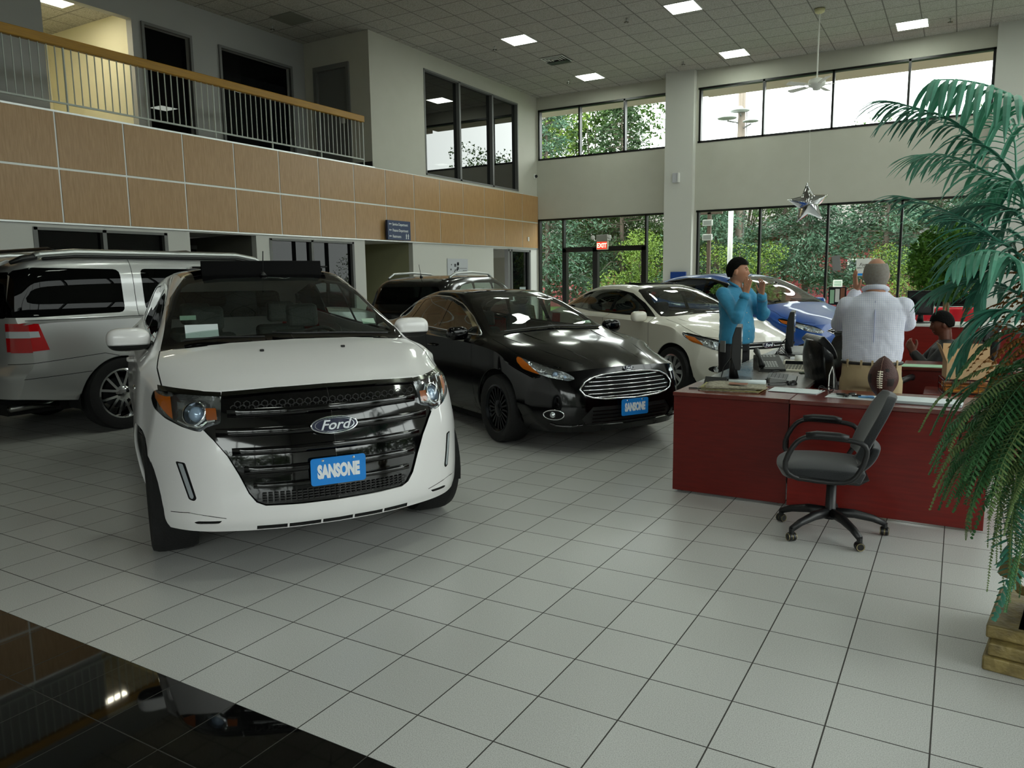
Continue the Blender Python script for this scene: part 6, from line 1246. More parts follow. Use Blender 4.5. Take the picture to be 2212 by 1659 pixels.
# task chair: local x = facing direction
t=empty('office_chair','charcoal fabric office chair with black loop arms, in front of the front desk','chair',(-.62,2.20,0),R(191))
star_base(t,20-191)
def seatf(u,v):
    x=-.17+.50*u; y=-.25+.50*v; e=max(abs(u*2-1)**4,abs(v*2-1)**4); ex=1-.13*abs(v*2-1)**3; return (x*ex if x>0 else x,y*(1-.08*abs(u*2-1)**3),.475-.03*e-.02*max(0,u-.75)*4*max(0,u-.75)+.012*math.sin(PI*u))
def cushion(name,top,thick,m,t,nu=22,nv=22):
    b=MB(); b.grid(top,nu,nv); o=b.build(name,m,t,smooth=True); s=o.modifiers.new('s','SOLIDIFY'); s.thickness=thick; s.offset=-1; v=o.modifiers.new('b','BEVEL'); v.width=thick*.42; v.segments=4; v.limit_method='ANGLE'; v.angle_limit=R(50); return o
cushion('seat',seatf,.075,m_fab,t)
MB().prism([(-.2,.395),(.2,.395),(.16,.36),(-.14,.355)],-.17,.17,axis='y').build('seat_pan',m_cb2,t,bevel=.01); MB().tube([(-.02,-.02,.37),(-.02,-.14,.355),(-.0,-.2,.35)],.011,8).build('height_lever',m_cb2,t,smooth=True); MB().tube([(.10,-.09,.355),(.10,-.13,.355)],.024,12).build('tension_knob',m_cb2,t,smooth=True)
def backf(u,v):
    z=.50+.385*u; y=(-.5+v)*2*(.205+.03*math.sin(PI*u))*(1-.28*max(0,(u-.65)/.35)**2.2-.12*max(0,(.2-u)/.2)**2); x=-.165-.17*u**1.15-.035*(1-(2*v-1)**2)*(1-u*.4)+.02; return (x,y,z)
cushion('backrest',backf,.05,m_fab,t,24,20)
cushion('back_support',lambda u,v:(-.12-.10*math.sin(PI*.5*u)-.02*u-.02*(1-(2*v-1)**2),(-.5+v)*.36*(.85+.15*u),.415+.17*u**1.3),.045,m_fab,t,12,12)
for s in (-1,1):
    y=s*.285
    P=[(.20,y*.9,.40),(.27,y,.43),(.285,y,.50),(.24,y,.60),(.20,y,.645),(.15,y,.665),(.02,y,.66),(-.10,y,.65),(-.155,y,.625),(-.165,y,.57),(-.13,y,.47),(-.09,y,.41),(-.01,y*.9,.385),(.20,y*.9,.40)]
    Q=[]; P_=[Vector(p) for p in P]
    for a,b_,c in zip(P_,P_[1:],P_[2:]+[P_[1]]): Q+=[a*.0+b_*1.0] if False else [(a+b_)/2,b_*.75+(a+c)/8]
    a_=MB().tube([P_[0]]+Q+[P_[0]],.0155,10,cap=False).build('arm_loop',m_cb2,t,smooth=True); MB().tube([(.17,y,.668),(.11,y,.676),(-.01,y,.672),(-.06,y,.664)],[.019,.023,.023,.019],12).build('arm_pad',m_cb2,a_,smooth=True)
# leather chairs
def leather_chair(label,x,y,rz):
    t=empty('leather_chair',label,'chair',(x,y,0),R(rz)); star_base(t,15)
    cushion('seat',lambda u,v:(-.25+.52*u,-.26+.52*v,.50-.03*max(abs(2*u-1)**4,abs(2*v-1)**4)),.10,m_lea,t)
    cushion('backrest',lambda u,v:(-.25-.14*u-.05*math.sin(PI*u)-.05*(1-(2*v-1)**2),(-.5+v)*.50*(1-.30*max(0,(u-.7)/.3)**2-.28*max(0,(.4-u)/.4)),.50+.58*u),.10,m_lea,t); cushion('head_pillow',lambda u,v:(-.33-.10*u+.02*math.sin(PI*u),(-.5+v)*.40,.92+.15*u),.07,m_lea,t,12,12)
    for s in (-1,1): MB().tube([(.10,s*.27,.42),(.17,s*.31,.55),(.10,s*.31,.67),(-.12,s*.31,.66),(-.27,s*.28,.62)],[.018,.02,.028,.026,.018],10).build('armrest',m_cb2,t,smooth=True)
    return t
leather_chair('black leather chair tilted beside the grey wing top, left of the bald man',-.66,3.98,28); leather_chair('black leather chair half hidden behind the bald man',-.66,4.95,75)
c=leather_chair('black chair under the seated man in the black jacket',-.08,5.98,188)
# ---------------------------------------------------------------- hanging star balloon
t=empty('star_balloon','silver foil star balloon hanging on a string below the ceiling fan','balloon',(-2.72,13.62,2.98),R(25)); n=10; P=[]
for k in range(n): r=.42 if k%2==0 else .20; a=PI/2+k*2*PI/n; P.append((r*math.cos(a),r*math.sin(a)))
b=MB(); RG=6; V=[]
for sd in (1,-1):
    V.append((0,0,.13*sd))
    for g_ in range(1,RG+1):
        f_=g_/RG
        for k in range(n*6):
            i=k//6; q=(k%6)/6; x=P[i][0]*(1-q)+P[(i+1)%n][0]*q; z=P[i][1]*(1-q)+P[(i+1)%n][1]*q; V.append((x*f_,z*f_,sd*.13*(1-f_**1.6)))
N6=n*6; F=[]
for sd in (0,1):
    o0=sd*(1+RG*N6)
    for k in range(N6): F.append((o0,o0+1+k,o0+1+(k+1)%N6) if sd==0 else (o0,o0+1+(k+1)%N6,o0+1+k))
    for g_ in range(RG-1):
        for k in range(N6): a=o0+1+g_*N6+k; a2=o0+1+g_*N6+(k+1)%N6; F.append((a,a+N6,a2+N6,a2) if sd==0 else (a,a2,a2+N6,a+N6))
b.add([Matrix.Rotation(R(-6),3,'Y')@Vector((v[0],-v[2],v[1])) for v in V],F); fo=b.build('foil_star',mat('silver foil','D4D6DA',.07,1,bump=(9,.35)),t,smooth=True); fo.modifiers.new('w','WELD').merge_threshold=.002
MB().tube([(0,0,.42),(0,.1,1.4),(.02,.27,2.2)],.003,5).build('string',m_white,t)
# magazine rack near the window
t=empty('brochure_rack','small brochure rack standing by the back window, beside the blue hatchback','rack',(-2.2,14.4,0)); MB().box(-.2,-.12,0,.2,.12,.05).build('base',m_blk,t); MB().box(-.02,-.02,.05,.02,.02,1.0).build('post',m_blk,t); MB().box(-.17,-.03,.95,.17,.0,1.32).build('back_plate',m_blk,t)
for k in range(3): MB().box(-.14+.1*k,-.05,.98+.03*k,-.06+.1*k,-.035,1.26+.02*k).build('brochure',[mat('mint paper'),m_white,mat('newspaper photo')][k],t)
# ================================================================ outside
rng=np.random.default_rng(7)
def two_tone(name,c1,c2,rough=.6,trans=.25):
    m=mat(name,c1,rough,noise=(1.3,c2,.22,(1,1,1)),spec=.2); return m
m_sp1=two_tone('spruce needles','5E7C66','33503A'); m_sp2=two_tone('dark pine needles','3E5832','20331C'); m_l1=two_tone('bright leaves','7A9238','3C5A1E'); m_l2=two_tone('mid green leaves','4C6A2C','263C16'); m_bark=mat('bark','6B6055',.9,noise=(6,'4A4038',.3,(1,1,.2)))
m_asph=mat('asphalt','4A4B4C',.9,noise=(2,'404142',.3,(1,1,1)),bump=(60,.3))
def cards(P,N_,s,rng,jit=.5,asp=.5):
    """leaf cards: centres P, preferred directions N_, size s"""
    n=len(P); d=N_+rng.normal(0,jit,(n,3)); d/=np.linalg.norm(d,axis=1)[:,None]; a=rng.normal(0,1,(n,3)); w=np.cross(d,a); w/=np.linalg.norm(w,axis=1)[:,None]; s=s*(.7+.6*rng.random((n,1)))
    q=np.stack([P-w*s*asp*.5,P+d*s*.5-w*s*asp*.1,P+d*s,P+d*s*.5+w*s*asp*.6],1).reshape(-1,3)
    return q,[(4*i,4*i+1,4*i+2,4*i+3) for i in range(n)]
def leafmesh(name,q,f,m,parent):
    b=MB(); b.v=[tuple(p) for p in q]; b.f=f; return b.build(name,m,parent)
def conifer(h,w,n,seed,m,z0=.12,size=.17):
    r=np.random.default_rng(seed); P=[];D=[]; br=MB(); nb=int(h*11)
    for i in range(nb):
        t=z0+(1-z0)*(i/nb)**.9; z=h*t; L=w*(1-t)**.75*(.75+.45*r.random()); a=r.random()*2*PI; droop=-.18*L
        br.tube([(0,0,z),(math.cos(a)*L*.5,math.sin(a)*L*.5,z+.02*L),(math.cos(a)*L,math.sin(a)*L,z+droop)],[.03,.02,.006],4,cap=False)
        k=int(n/nb*(.4+1.2*(1-t))); u=r.random(k)**.6; off=r.normal(0,.10+.07*L,(k,3))*np.array([1,1,.55])
        P.append(np.stack([math.cos(a)*L*u,math.sin(a)*L*u,z+droop*u**2],1)+off); D.append(np.tile([math.cos(a),math.sin(a),-.1],(k,1)))
    q,f=cards(np.concatenate(P),np.concatenate(D),size,r,.7,.38); return q,f,br
def broad(h,w,n,seed,zlo=.3,size=.16):
    r=np.random.default_rng(seed); P=[];D=[]; br=MB(); nc=int(10+w*5)
    for i in range(nc):
        a=r.random()*2*PI; rr=w*.5*math.sqrt(r.random()); z=h*(zlo+(1-zlo)*r.random()*.95); c=np.array([math.cos(a)*rr,math.sin(a)*rr,z]); R_=w*(.16+.14*r.random())
        br.tube([(0,0,h*zlo*.7),(c[0]*.4,c[1]*.4,z*.6+h*zlo*.2),tuple(c)],[.06,.04,.01],5,cap=False)
        k=n//nc; v=r.normal(0,1,(k,3)); v/=np.linalg.norm(v,axis=1)[:,None]; u=r.random((k,1))**.35; P.append(c+v*u*R_*np.array([1,1,.8])); D.append(v*[1,1,.3]+[0,0,-.2])
    q,f=cards(np.concatenate(P),np.concatenate(D),size,r,.6,.8); return q,f,br
TREE={}
def tree(kind,key,x,y,h,w,m,label,n=4200,z0=.12,size=.17,trunk=.14,rz=0,sc=1,name=None,group=None):
    if key not in TREE:
        q,f,br=(conifer(h,w,n,hash(key)%1000 if False else sum(map(ord,key)),m,z0,size) if kind=='c' else broad(h,w,n,sum(map(ord,key)),z0,size))
        t=empty(name or ('conifer_tree' if kind=='c' else 'leafy_tree'),label,'tree',(x,y,-.35)); leafmesh('foliage',q,f,m,t); tk=MB().tube([(0,0,0),(.03,0,h*.3),(-.02,.03,h*.6),(0,0,h*.95)],[trunk,trunk*.8,trunk*.5,.02],8); tk.v+=[]; tk.build('trunk',m_bark,t,smooth=True); br.build('branches',m_bark,t); TREE[key]=t
    else: t=copy_tree(TREE[key]); t['label']=label
    t.location=(x,y,-.35); t.rotation_euler=(0,0,rz); t.scale=(sc,sc,sc); t['group']=group or 'trees beyond the glass wall'; return t
st(box('ground_outside',(-70,17.7,-.5),(60,70,-.35),m_asph)); st(box('ground_front',(-70,-60,-.5),(60,-7.5,-.35),m_asph)); st(box('ground_right',(6.5,-7.5,-.5),(60,17.7,-.35),m_asph)); st(box('ground_left',(-70,-7.5,-.5),(-16.1,17.7,-.35),m_asph))
st(box('sidewalk',(-14,17.65,-.35),(7,19.6,-.12),mat('concrete','9A9A96',.85,bump=(30,.2))))
tag(box('grass_verge',(-60,23.6,-.35),(40,60,-.30),mat('mown grass','5E7A34',.95,noise=(3,'43601F',.3,(1,1,1)),bump=(40,1))),None,None,kind='stuff'); bpy.data.objects['grass_verge']['label']='strip of grass beyond the parking lot'; bpy.data.objects['grass_verge']['category']='grass'
# soffit over the upper windows
m_sof=mat('soffit beige','C2B6A4',.8)
st(box('roof_overhang',(-6.3,17.3,6.45),(7,18.9,6.95),m_sof)); st(box('roof_overhang_left',(-13.5,17.65,6.55),(-6.3,19.2,7.0),m_sof))
# trees, left to right
G='trees beyond the glass wall'
tree('b','bright1',-18.4,29,10.2,5.8,m_l1,'bright yellow-green leafy tree at the left end of the back windows',15000,.12,.19)
tree('c','spruceA',-15.9,27.5,10.6,3.1,m_sp1,'tall grey-green spruce behind the glass doors',16000,.10,.20)
tree('c','pineB',-13.2,29.5,10.2,3.0,m_sp2,'tall dark pine right of the exit sign, behind the square column',16000,.15,.20)
tree('b','mid1',-16.6,34.2,11.0,7.2,m_l2,'mid-green leafy tree far behind the spruce on the left',20000,.2,.24)
tree('b','mid1',-11.2,33.0,0,0,m_l2,'mid-green leafy tree behind the utility pole',rz=4,sc=.56)
tree('c','spruceC',-8.3,27.2,6.9,3.0,m_sp1,'pale blue-green spruce between the utility pole and the star balloon',17000,.26,.17)
tree('c','spruceC',-5.2,28.6,0,0,m_sp1,'pale blue-green spruce behind the star balloon',rz=2.2,sc=1.0)
tree('c','spruceC',-2.4,27.8,0,0,m_sp1,'pale blue-green spruce above the bald man',rz=4.1,sc=.98)
tree('c','spruceC',.8,28.5,0,0,m_sp1,'blue-green spruce partly behind the palm fronds',rz=5.3,sc=1.02)
tree('b','low1',-10.6,25.5,3.4,3.2,m_l1,'low bright green shrub tree beside the white pole',8000,.05,.09,.07)
tree('b','low1',-6.9,25.2,0,0,m_l1,'low bright green shrub tree left of the parking sign',rz=2,sc=.85)
tree('b','low1',-1.2,25.6,0,0,m_l1,'low bright green shrub tree right of the parking sign',rz=4,sc=.8)
tree('b','low1',-17.2,24.6,0,0,m_l1,'low bright green shrub left of the glass doors',rz=1,sc=.62)
tree('b','low1',2.4,25.6,0,0,m_l1,'low bright green shrub tree behind the red car',rz=3,sc=.9)
tree('c','pineD',-6.6,31.5,7.4,2.8,m_sp2,'dark pine behind the spruces, in front of the red building',11000,.22,.18)
tree('c','pineD',-.8,31.0,0,0,m_sp2,'dark pine behind the spruces, right of the bald man',rz=2,sc=.98)
tree('b','mid2',-2.4,36,8.6,4.4,m_l2,'treetop showing above the sill of the long upper window',7000,.3,.17)
tree('b','mid2',2.0,37,0,0,m_l2,'treetop showing at the right end of the long upper window',rz=3,sc=1.08)
tree('b','mid2',-9.8,37.5,0,0,m_l2,'small treetop behind the utility pole lamps',rz=5,sc=1.0)
# unseen belt of trees, added to darken the reflections in the cars
tl=empty('unseen_tree_belt','added unseen belt of trees, darkening the reflections in the car bonnets','trees',(0,0,-.35)); P=[];D=[]
r_=np.random.default_rng(3); k=9000; x=r_.uniform(-40,40,k); z=r_.uniform(0,1,k)**.8*(5.5+1.5*np.sin(x*.35)+r_.random(k)); P=np.stack([x,-30+r_.normal(0,1.2,k),z],1); P2=np.stack([30+r_.normal(0,1.2,k),x,z],1)
q,f=cards(np.concatenate([P,P2]),np.tile([0,0,.3],(2*k,1)),.9,r_,1,.9); leafmesh('foliage',q,f,mat('distant foliage','3A4A2A',.9),tl); tl['kind']='stuff'
# red building
m_redw=mat('dull red siding','9A4448',.8,noise=(4,'8A3A3E',.3,(.2,.2,6)))
bd=empty('red_building','long low dull-red building behind the trees','building',(0,41,-.35))
MB().box(-30,0,0,12,8,4.3).build('wall',m_redw,bd); MB().prism([(-.8,4.1),(4.2,6.0),(8.8,4.1),(8.8,4.3),(4.2,6.3),(-.8,4.35)],-30.6,12.6,axis='x').build('roof',mat('grey shingles','6A6460',.9),bd)
for x in (-24.5,-20.5,-16.5,-10.5,-4.5,1.5,6.0): f_=MB().box(x-.7,-.06,1.5,x+.7,.02,2.7).build('window',m_white,bd); b=MB(); b.box(x-.6,-.08,1.6,x-.04,-.05,2.6); b.box(x+.04,-.08,1.6,x+.6,-.05,2.6); b.build('pane',mat('dull pane','5A6066',.2),f_)
# poles
up=empty('utility_pole','weathered wooden utility pole carrying three round lamps','pole',(-7.42,27,-.35)); MB().tube([(0,0,0),(0,0,5),(0,0,10.5)],[.17,.15,.12],12).build('post',mat('weathered timber','8E8378',.9,noise=(3,'6E6459',.3,(8,8,.4))),up,smooth=True)
for dx,z,s in ((-.45,7.72,1),(0.02,7.93,1),(.42,7.52,.8)): a=MB().tube([(0,0,z-.2),(dx,-.3,z-.1)],.03,6).build('lamp_arm',m_grey,up); MB().lathe([(0,.16),(.08,.14),(.14,.05),(.36*s,0),(.34*s,-.03),(0,-.03)],20,Matrix.Translation((dx,-.35,z))).build('lamp_shade',mat('pale lamp shade','B9BDBB',.5),a,smooth=True)
MB().tube([(.2,-.05,.1),(.2,-.05,8)],.02,6).build('conduit',m_grey,up)
tag(MB().tube([(0,0,0),(0,0,7)],.085,14).build('white_pole',m_white,smooth=True,loc=(-6.94,24,-.35)),'plain white pole just left of the wooden utility pole','pole')
fp=empty('floodlight_post','brown metal post with two pale floodlights and a crossbar','pole',(-6.53,20,-.35)); m_br=mat('bronze painted steel','6A5A50',.5); MB().box(-.05,-.05,0,.05,.05,4.0).build('post',m_br,fp); MB().box(-.35,-.05,3.72,.38,.05,3.9).build('crossbar',m_br,fp)
for z in (3.47,3.05): h=MB().box(-.17,-.14,z-.09,.12,-.04,z+.09).build('floodlight',mat('floodlight housing','C9CCC8',.4),fp,bevel=.02); MB().box(-.14,-.145,z-.06,.09,-.13,z+.06).build('lamp_glass',mat('floodlight glass','9DA2A0',.2),h)
hs=empty('parking_sign','white parking sign with a blue wheelchair symbol on a thin post','sign',(-3.7,26,-.35)); MB().box(-.02,0,0,.02,.03,1.3).build('post',mat('galvanised post','B7B28E',.5),hs); MB().prism(rnd([(-.15,1.28),(.15,1.28),(.15,1.72),(-.15,1.72)],.03),-.02,-.005,axis='y').build('panel',m_white,hs)
bl_=MB().box(-.075,-.026,1.32,.075,-.02,1.47).build('blue_square',m_platb,hs); b=MB(); b.lathe([(.028,0),(.038,0)],18,Matrix.Translation((0,-.028,1.37))@Matrix.Rotation(R(90),4,'X'),cap=False); b.box(-.018,-.029,1.375,-.006,-.027,1.43); b.box(-.018,-.029,1.385,.03,-.027,1.397); b.ball((-.012,-.029,1.44),.012,8,6); b.build('wheelchair_symbol',m_white,bl_)
b=MB(); [b.box(-.12,-.026,z,.12,-.021,z+.018) for z in (1.66,1.61,1.56,1.52)]; b.build('sign_text_lines',mat('green print','5E9A78',.6),hs)
# papers taped to the glass
w=empty('window_notice','white notice with black script, taped to the window beside the bald man','paper',(-2.0,17.04,1.73)); MB().box(-.16,0,-.20,.16,.004,.20).build('sheet',m_white,w); textmesh('Ford',.10,.001,m_blk,w,'lettering',Matrix.Translation((0,-.002,.06))@Matrix.Rotation(R(90),4,'X'),shear=.3); textmesh('who Now',.06,.001,m_blk,w,'lettering',Matrix.Translation((-.02,-.002,-.01))@Matrix.Rotation(R(90),4,'X')); MB().box(-.15,-.002,-.19,.15,0,-.14).build('blue_strip',m_platb,w)
tag(MB().box(-.09,0,-.18,.09,.004,.18).build('window_leaflet',mat('grey back of paper','A8ACAA',.8),loc=(-2.6,17.04,1.84),rot=(0,R(-6),0)),'curled grey leaflet taped to the glass left of the white notice','paper')
# red car outside
rc=make_car('red_car','red car parked outside the back windows, behind the bald man',(-1.9,20.6),179,m_red,dict(sp,dx=.1) if False else {**sp,'dx':.1},2.69,.36,(.33,.22,.21,'five',mat('polished alloy'),.79),
  [(.0001,1.20),(.68,1.18),(.72,1.2),(.64,1.5),(.5,1.55),(.0001,1.57)],(-1.2,-.2),
  dict(outer=[(-.45,1.14),(-.85,1.38),(-1.25,1.525),(-2.2,1.555),(-2.9,1.52),(-3.25,1.38),(-3.0,1.27),(-2.2,1.19)],panes=[[(-.72,1.18),(-1.0,1.38),(-1.35,1.5),(-1.52,1.51),(-1.55,1.19)],[(-1.63,1.195),(-1.62,1.515),(-2.35,1.52),(-2.45,1.22)]]),
  doors=([(-1.59,1.18),(-1.59,.3)],),handles=((-1.4,1.02),),mir=(-.75,.98,1.18,(.08,.12,.08)),win_m=g_priv,trim=m_white)
done(rc); rc.root.location.z=-.35; rc.root.scale=(1.05,1,.90)
# ================================================================ indoor plants
m_palm=mat('teal palm leaf','86CDB0',.42,noise=(6,'5AA68A',.3,(1,1,1)),spec=.5); m_palm2=mat('dark teal palm leaf','559A84',.45,noise=(6,'34745F',.3,(1,1,1))); m_fern=mat('fern green','4C844A',.55,noise=(7,'305E3A',.3,(1,1,1))); m_moss=mat('trailing moss green','7C9258',.6,noise=(9,'56743E',.3,(1,1,1))); m_dry=mat('dried brown sprig','96602A',.7); m_stem=mat('plant stem','5A5A34',.7); m_gold=mat('aged gold plaster','9C8A54',.5,.15,noise=(14,'5E5030',.25,(1,1,1)),bump=(30,.8))
C_=Vector((.52,.98,0))
plant=empty('artificial_palm','tall artificial palm and fern arrangement on a gold sculpted base, right edge','plant',(C_.x,C_.y,0))
def bez(P,n):
    P=[Vector(p) for p in P]; out=[]
    for k in range(n):
        t=k/(n-1)*(len(P)-1); i=min(int(t),len(P)-2); q=t-i; p0=P[max(i-1,0)];p1=P[i];p2=P[i+1];p3=P[min(i+2,len(P)-1)]
        out.append(.5*((2*p1)+(p2-p0)*q+(2*p0-5*p1+4*p2-p3)*q*q+(3*p1-p0-3*p2+p3)*q**3))
    return out
def strap(b,p,d,L,w,droop,n=6,face=None):
    """one arching leaflet: a folded ribbon"""
    d=Vector(d).normalized(); side=d.cross(Vector((0,0,1)) if face is None else face); side=side.normalized() if side.length>1e-4 else Vector((1,0,0)); V=[]; c=Vector(p); dd=d.copy()
    for k in range(n+1):
        t=k/n; ww=w*(math.sin(PI*(.12+.88*t))**.6 if t<.98 else .08); up=side.cross(dd).normalized()
        V+=[c-side*ww*.5-up*ww*.12,c+up*ww*.10,c+side*ww*.5-up*ww*.12]; dd=(dd+Vector((0,0,-droop/n))).normalized(); c=c+dd*(L/n)
    F=[]
    for k in range(n): a=3*k; F+=[(a,a+1,a+4,a+3),(a+1,a+2,a+5,a+4)]
    b.add(V,F)
def frond(name,path,L,w,pairs,droop,m,side_dir=None,fwd=.55,taper=.5,seed=1,r=.008,start=.12,parent=plant,up=.1,base=None):
    random.seed(seed); P=bez(path,40); b=MB(); off=base if base is not None else C_
    P=[p-Vector((off.x,off.y,0)) for p in P]
    b.tube(P,[r*(1-.75*k/39) for k in range(40)],6)
    for k in range(pairs):
        t=start+(1-start)*k/(pairs-1); i=min(int(t*39),38); p=P[i].lerp(P[i+1],t*39-i if t<1 else 0); tan=(P[i+1]-P[i]).normalized(); nrm=tan.cross(Vector((0,0,1))).normalized() if side_dir is None else (Vector(side_dir)-tan*Vector(side_dir).dot(tan)).normalized()
        for s in (1,-1):
            l=L*(1-taper*abs(t-.45)*1.6)*(.85+.3*random.random()); d=nrm*s*(1-fwd*.4)+tan*fwd*(.6+.8*t)+Vector((0,0,up+.1*random.random())); strap(b,p,d,l,w,droop*(.7+.6*random.random()))
    return b.build(name,m,parent)
# sculpted base: plinth, scrolls and a fluted urn foot
st_b=MB(); b=MB(); b.box(-.32,-.30,0,.32,.30,.07); b.box(-.305,-.285,.07,.305,.285,.135); b.box(-.32,-.24,.135,-.10,.24,.20); b.box(-.22,-.22,.135,.22,.22,.20); pl=b.build('base_plinth',m_gold,plant,bevel=.008,seg=2); pl.scale=(1,1,.85); pl.rotation_euler=(0,0,R(-8))
b=MB(); prof=[(.15,.18),(.19,.21),(.20,.25),(.16,.29),(.09,.33),(.07,.37),(.10,.41),(.12,.43),(.06,.45)]
def urn(u,v):
    k=v*(len(prof)-1); i=min(int(k),len(prof)-2); q=k-i; r=prof[i][0]*(1-q)+prof[i+1][0]*q; z=prof[i][1]*(1-q)+prof[i+1][1]*q; r*=1+.05*abs(math.sin(u*PI*12)); return (r*math.cos(2*PI*u),r*math.sin(2*PI*u),z)
b.grid(urn,96,28,closeu=True); b.build('base_urn',m_gold,plant,smooth=True)
for k in range(4):
    a=R(14+45+90*k); c,s=math.cos(a),math.sin(a); P=[]
    for j in range(26): th=j/25*PI*2.4; rr=.085*(1-j/34); P.append((c*(.25+rr*math.cos(th)*.8),s*(.25+rr*math.cos(th)*.8),.27+rr*math.sin(th)))
    MB().tube(P,[.034*(1-j/40) for j in range(26)],8).build('base_scroll',m_gold,plant,smooth=True)
# stems
for k,(dx,dy,bx,by) in enumerate(((-.06,.0,-.16,.02),(.02,.05,-.05,.06),(.05,-.04,.06,-.05),(-.02,-.05,-.12,-.06),(.0,.0,.10,.05))):
    P=bez([(dx,dy,.42),(dx*2-.04,dy*2,.62),(bx*1.25,by*1.3,.85),(bx,by,1.15),(bx*.4,by*.4,1.45)],20); MB().tube(P,[.022-.008*j/19 for j in range(20)],8).build('stem',m_stem,plant,smooth=True)
A0=(.50,.98,1.35)
PX=[('A', [(0.5, 0.98, 1.35), (0.157, 0.95, 1.971), (0.029, 0.962, 2.122), (-0.085, 0.975, 2.229), (-0.199, 0.988, 2.285), (-0.298, 1.0, 2.323)], 0.36, 0.017, 30, 1.2, 1, 0.55, 0.1), ('B', [(0.5, 0.98, 1.35), (0.198, 0.85, 2.104), (0.151, 0.825, 2.232), (0.06, 0.8, 2.297), (-0.042, 0.775, 2.333), (-0.14, 0.75, 2.344)], 0.30, 0.026, 17, 2.2, 0, 0.3, 0.1), ('C', [(0.5, 0.98, 1.35), (0.196, 1.05, 1.911), (0.1, 1.075, 1.988), (-0.002, 1.1, 2.061), (-0.104, 1.125, 2.107), (-0.188, 1.15, 2.116)], 0.32, 0.016, 26, 1.2, 0, 0.55, 0.1), ('D', [(0.5, 0.98, 1.35), (0.195, 0.9, 1.661), (0.111, 0.925, 1.731), (0.02, 0.95, 1.804), (-0.139, 0.975, 1.89), (-0.242, 1.0, 1.93)], 0.30, 0.016, 28, 1.0, 1, 0.55, 0.1), ('E', [(0.5, 0.98, 1.35), (0.198, 0.75, 1.624), (0.125, 0.733, 1.674), (0.052, 0.717, 1.684), (-0.021, 0.7, 1.654)], 0.22, 0.024, 11, 1.9, 0, 0.3, 0.05), ('G', [(0.5, 0.98, 1.35), (0.221, 1.0, 1.504), (0.12, 1.033, 1.56), (0.011, 1.067, 1.58), (-0.082, 1.1, 1.537)], 0.30, 0.016, 24, 1.1, 1, 0.55, 0.1), ('H', [(0.5, 0.98, 1.35), (0.253, 1.1, 1.766), (0.179, 1.15, 1.962), (0.153, 1.2, 2.158), (0.098, 1.25, 2.267)], 0.34, 0.017, 24, 1.3, 0, 0.55, 0.1), ('I', [(0.5, 0.98, 1.35), (0.206, 1.1, 1.806), (0.136, 1.133, 1.868), (0.052, 1.167, 1.895), (-0.05, 1.2, 1.873)], 0.28, 0.016, 24, 1.1, 1, 0.55, 0.1), ('J', [(0.5, 0.98, 1.35), (0.217, 0.85, 1.436), (0.136, 0.85, 1.453), (0.06, 0.85, 1.415), (0.0, 0.85, 1.339)], 0.2, 0.02, 26, 1.0, 1, 0.55, 0.1)]
PX+=[('K', [(0.5, 0.98, 1.35), (0.214, 1.15, 1.732), (0.111, 1.2, 1.776), (0.01, 1.25, 1.742), (-0.055, 1.3, 1.632)], 0.26, 0.015, 26, 1.1, 1, 0.55, 0.1), ('L', [(0.5, 0.98, 1.35), (0.213, 0.95, 1.579), (0.15, 0.933, 1.644), (0.089, 0.917, 1.609), (0.048, 0.9, 1.488)], 0.24, 0.015, 26, 1.1, 1, 0.55, 0.1), ('M', [(0.5, 0.98, 1.35), (0.258, 1.1, 1.347), (0.167, 1.117, 1.383), (0.069, 1.133, 1.34), (0.007, 1.15, 1.214)], 0.22, 0.014, 26, 1.0, 1, 0.55, 0.1), ('N', [(0.5, 0.98, 1.35), (0.236, 1.2, 1.886), (0.192, 1.25, 1.97), (0.118, 1.3, 1.98), (0.063, 1.35, 1.908)], 0.26, 0.016, 24, 1.2, 0, 0.55, 0.1)]
for i,(nm,path,L,w,pairs,droop,mm,fwd,up) in enumerate(PX): frond('palm_frond',path,L,w,pairs,droop,[m_palm,m_palm2][mm],fwd=fwd,up=up,seed=20+i)
# fronds leaning the other ways, away from the picture
for i,a in enumerate((R(-10),R(35),R(-55),R(75),R(-100))):
    p=Vector(A0); frond('palm_frond',[p,p+Vector((.25*math.cos(a),.25*math.sin(a),.5)),p+Vector((.6*math.cos(a),.6*math.sin(a),.85)),p+Vector((1.05*math.cos(a),1.05*math.sin(a),.75))],.32,.026,26,1.0,m_palm,seed=40+i)
# ferns: short double rows of fine leaflets, drooping
def fern(path,L,w,pairs,m,seed,name='fern_frond',droop=.35): return frond(name,path,L,w,pairs,droop,m,fwd=.35,taper=1.0,seed=seed,r=.003,start=.05,up=0)
random.seed(11); q=0
for k in range(74):
    a=R(random.uniform(120,290)) if k%5 else R(random.uniform(0,360)); l=random.uniform(.25,.52); z0=random.uniform(.85,1.28); p=C_+Vector((random.uniform(-.14,.06),random.uniform(-.1,.1),z0)); d=Vector((math.cos(a),math.sin(a),0)); rise=random.uniform(-.02,.14)
    fern([p,p+d*l*.5+Vector((0,0,rise)),p+d*l*.85+Vector((0,0,rise-.16)),p+d*l+Vector((0,0,rise-.38))],.08,.011,34,m_fern if k%4 else m_moss,100+k)
for k in range(44):
    a=R(random.uniform(150,222)); l=random.uniform(.34,.56); p=C_+Vector((random.uniform(-.12,.0),random.uniform(-.12,.06),random.uniform(.92,1.22))); d=Vector((math.cos(a),math.sin(a),0)); rise=random.uniform(-.05,.08)
    fern([p,p+d*l*.5+Vector((0,0,rise)),p+d*l*.85+Vector((0,0,rise-.13)),p+d*l+Vector((0,0,rise-.30))],.062,.009,44,m_fern if k%3 else m_moss,500+k)
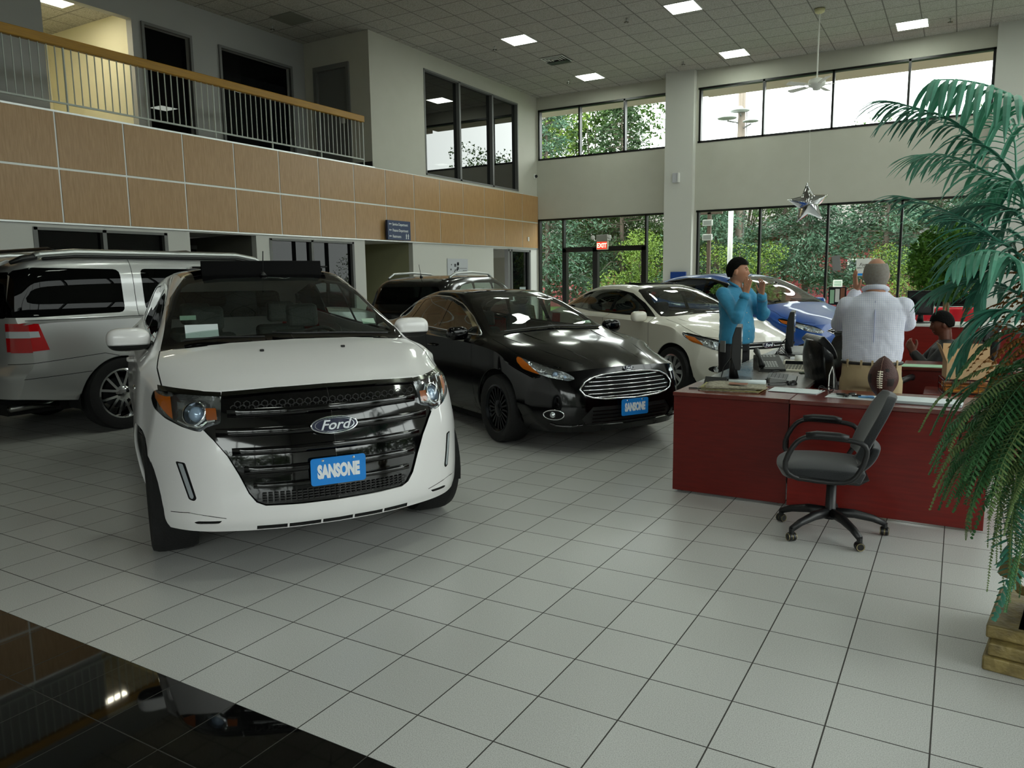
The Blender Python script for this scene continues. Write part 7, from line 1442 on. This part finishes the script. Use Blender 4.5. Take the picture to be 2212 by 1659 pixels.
# trailing strands
for k in range(92):
    a=R(random.uniform(110,300)) if k%6 else R(random.uniform(0,360)); r0=random.uniform(.05,.38); p=C_+Vector((math.cos(a)*r0,math.sin(a)*r0,random.uniform(.80,1.10))); L=random.uniform(.3,.62); j=Vector((random.uniform(-.05,.05),random.uniform(-.05,.05),0))
    fern([p,p+Vector((math.cos(a)*.05,math.sin(a)*.05,-.05)),p+j+Vector((math.cos(a)*.07,math.sin(a)*.07,-L*.6)),p+j*1.6+Vector((math.cos(a)*.06,math.sin(a)*.06,-L))],.026,.010,56,m_moss if k%3 else m_fern,200+k,'trailing_strand',.6)
fern([(.27,.84,.80),(.235,.80,.6),(.235,.79,.42),(.19,.77,.20)],.11,.020,26,m_palm2,400,'hanging_palm_tip',.5)
# dried brown sprigs
random.seed(5)
for k in range(34):
    a=R(random.uniform(140,225)); l=random.uniform(.2,.50); p=C_+Vector((random.uniform(-.1,.0),random.uniform(-.05,.05),random.uniform(1.1,1.5))); d=Vector((math.cos(a),math.sin(a)*.5,0)); z=random.uniform(-.15,.30)
    fern([p,p+d*l*.35+Vector((0,0,z*.8+.05)),p+d*l*.7+Vector((0,0,z+.04)),p+d*l+Vector((0,0,z-.14))],.045,.011,30,m_dry,300+k,'dried_sprig',.5)
# ficus in the background
fic=empty('potted_ficus','bushy potted ficus tree by the back windows, behind the palm','plant',(-.20,11.9,0)); MB().lathe([(.0,0),(.16,0),(.20,.34),(.22,.36),(.18,.36),(.17,.30),(0,.30)],24).build('pot',mat('dark plant pot','2E2A26',.5),fic,smooth=True)
for k in range(3): P=bez([(.03*math.cos(2.1*k),.03*math.sin(2.1*k),.3),(.04*math.cos(2.1*k+2),.04*math.sin(2.1*k+2),.6),(.04*math.cos(2.1*k+4),.04*math.sin(2.1*k+4),.9),(.03*math.cos(2.1*k+6),.03*math.sin(2.1*k+6),1.3)],16); MB().tube(P,.022,8).build('braided_trunk',mat('pale trunk','8A7A58',.8),fic,smooth=True)
r_=np.random.default_rng(5); k=4200; v=r_.normal(0,1,(k,3)); v/=np.linalg.norm(v,axis=1)[:,None]; u=r_.random((k,1))**.45; P=v*u*np.array([.52,.52,.62])+np.array([-.05,0,1.75])
q_,f_=cards(P,v+[0,0,-.4],.085,r_,.5,.8); leafmesh('foliage',q_,f_,two_tone('ficus leaves','5E8A2E','335E1E'),fic)
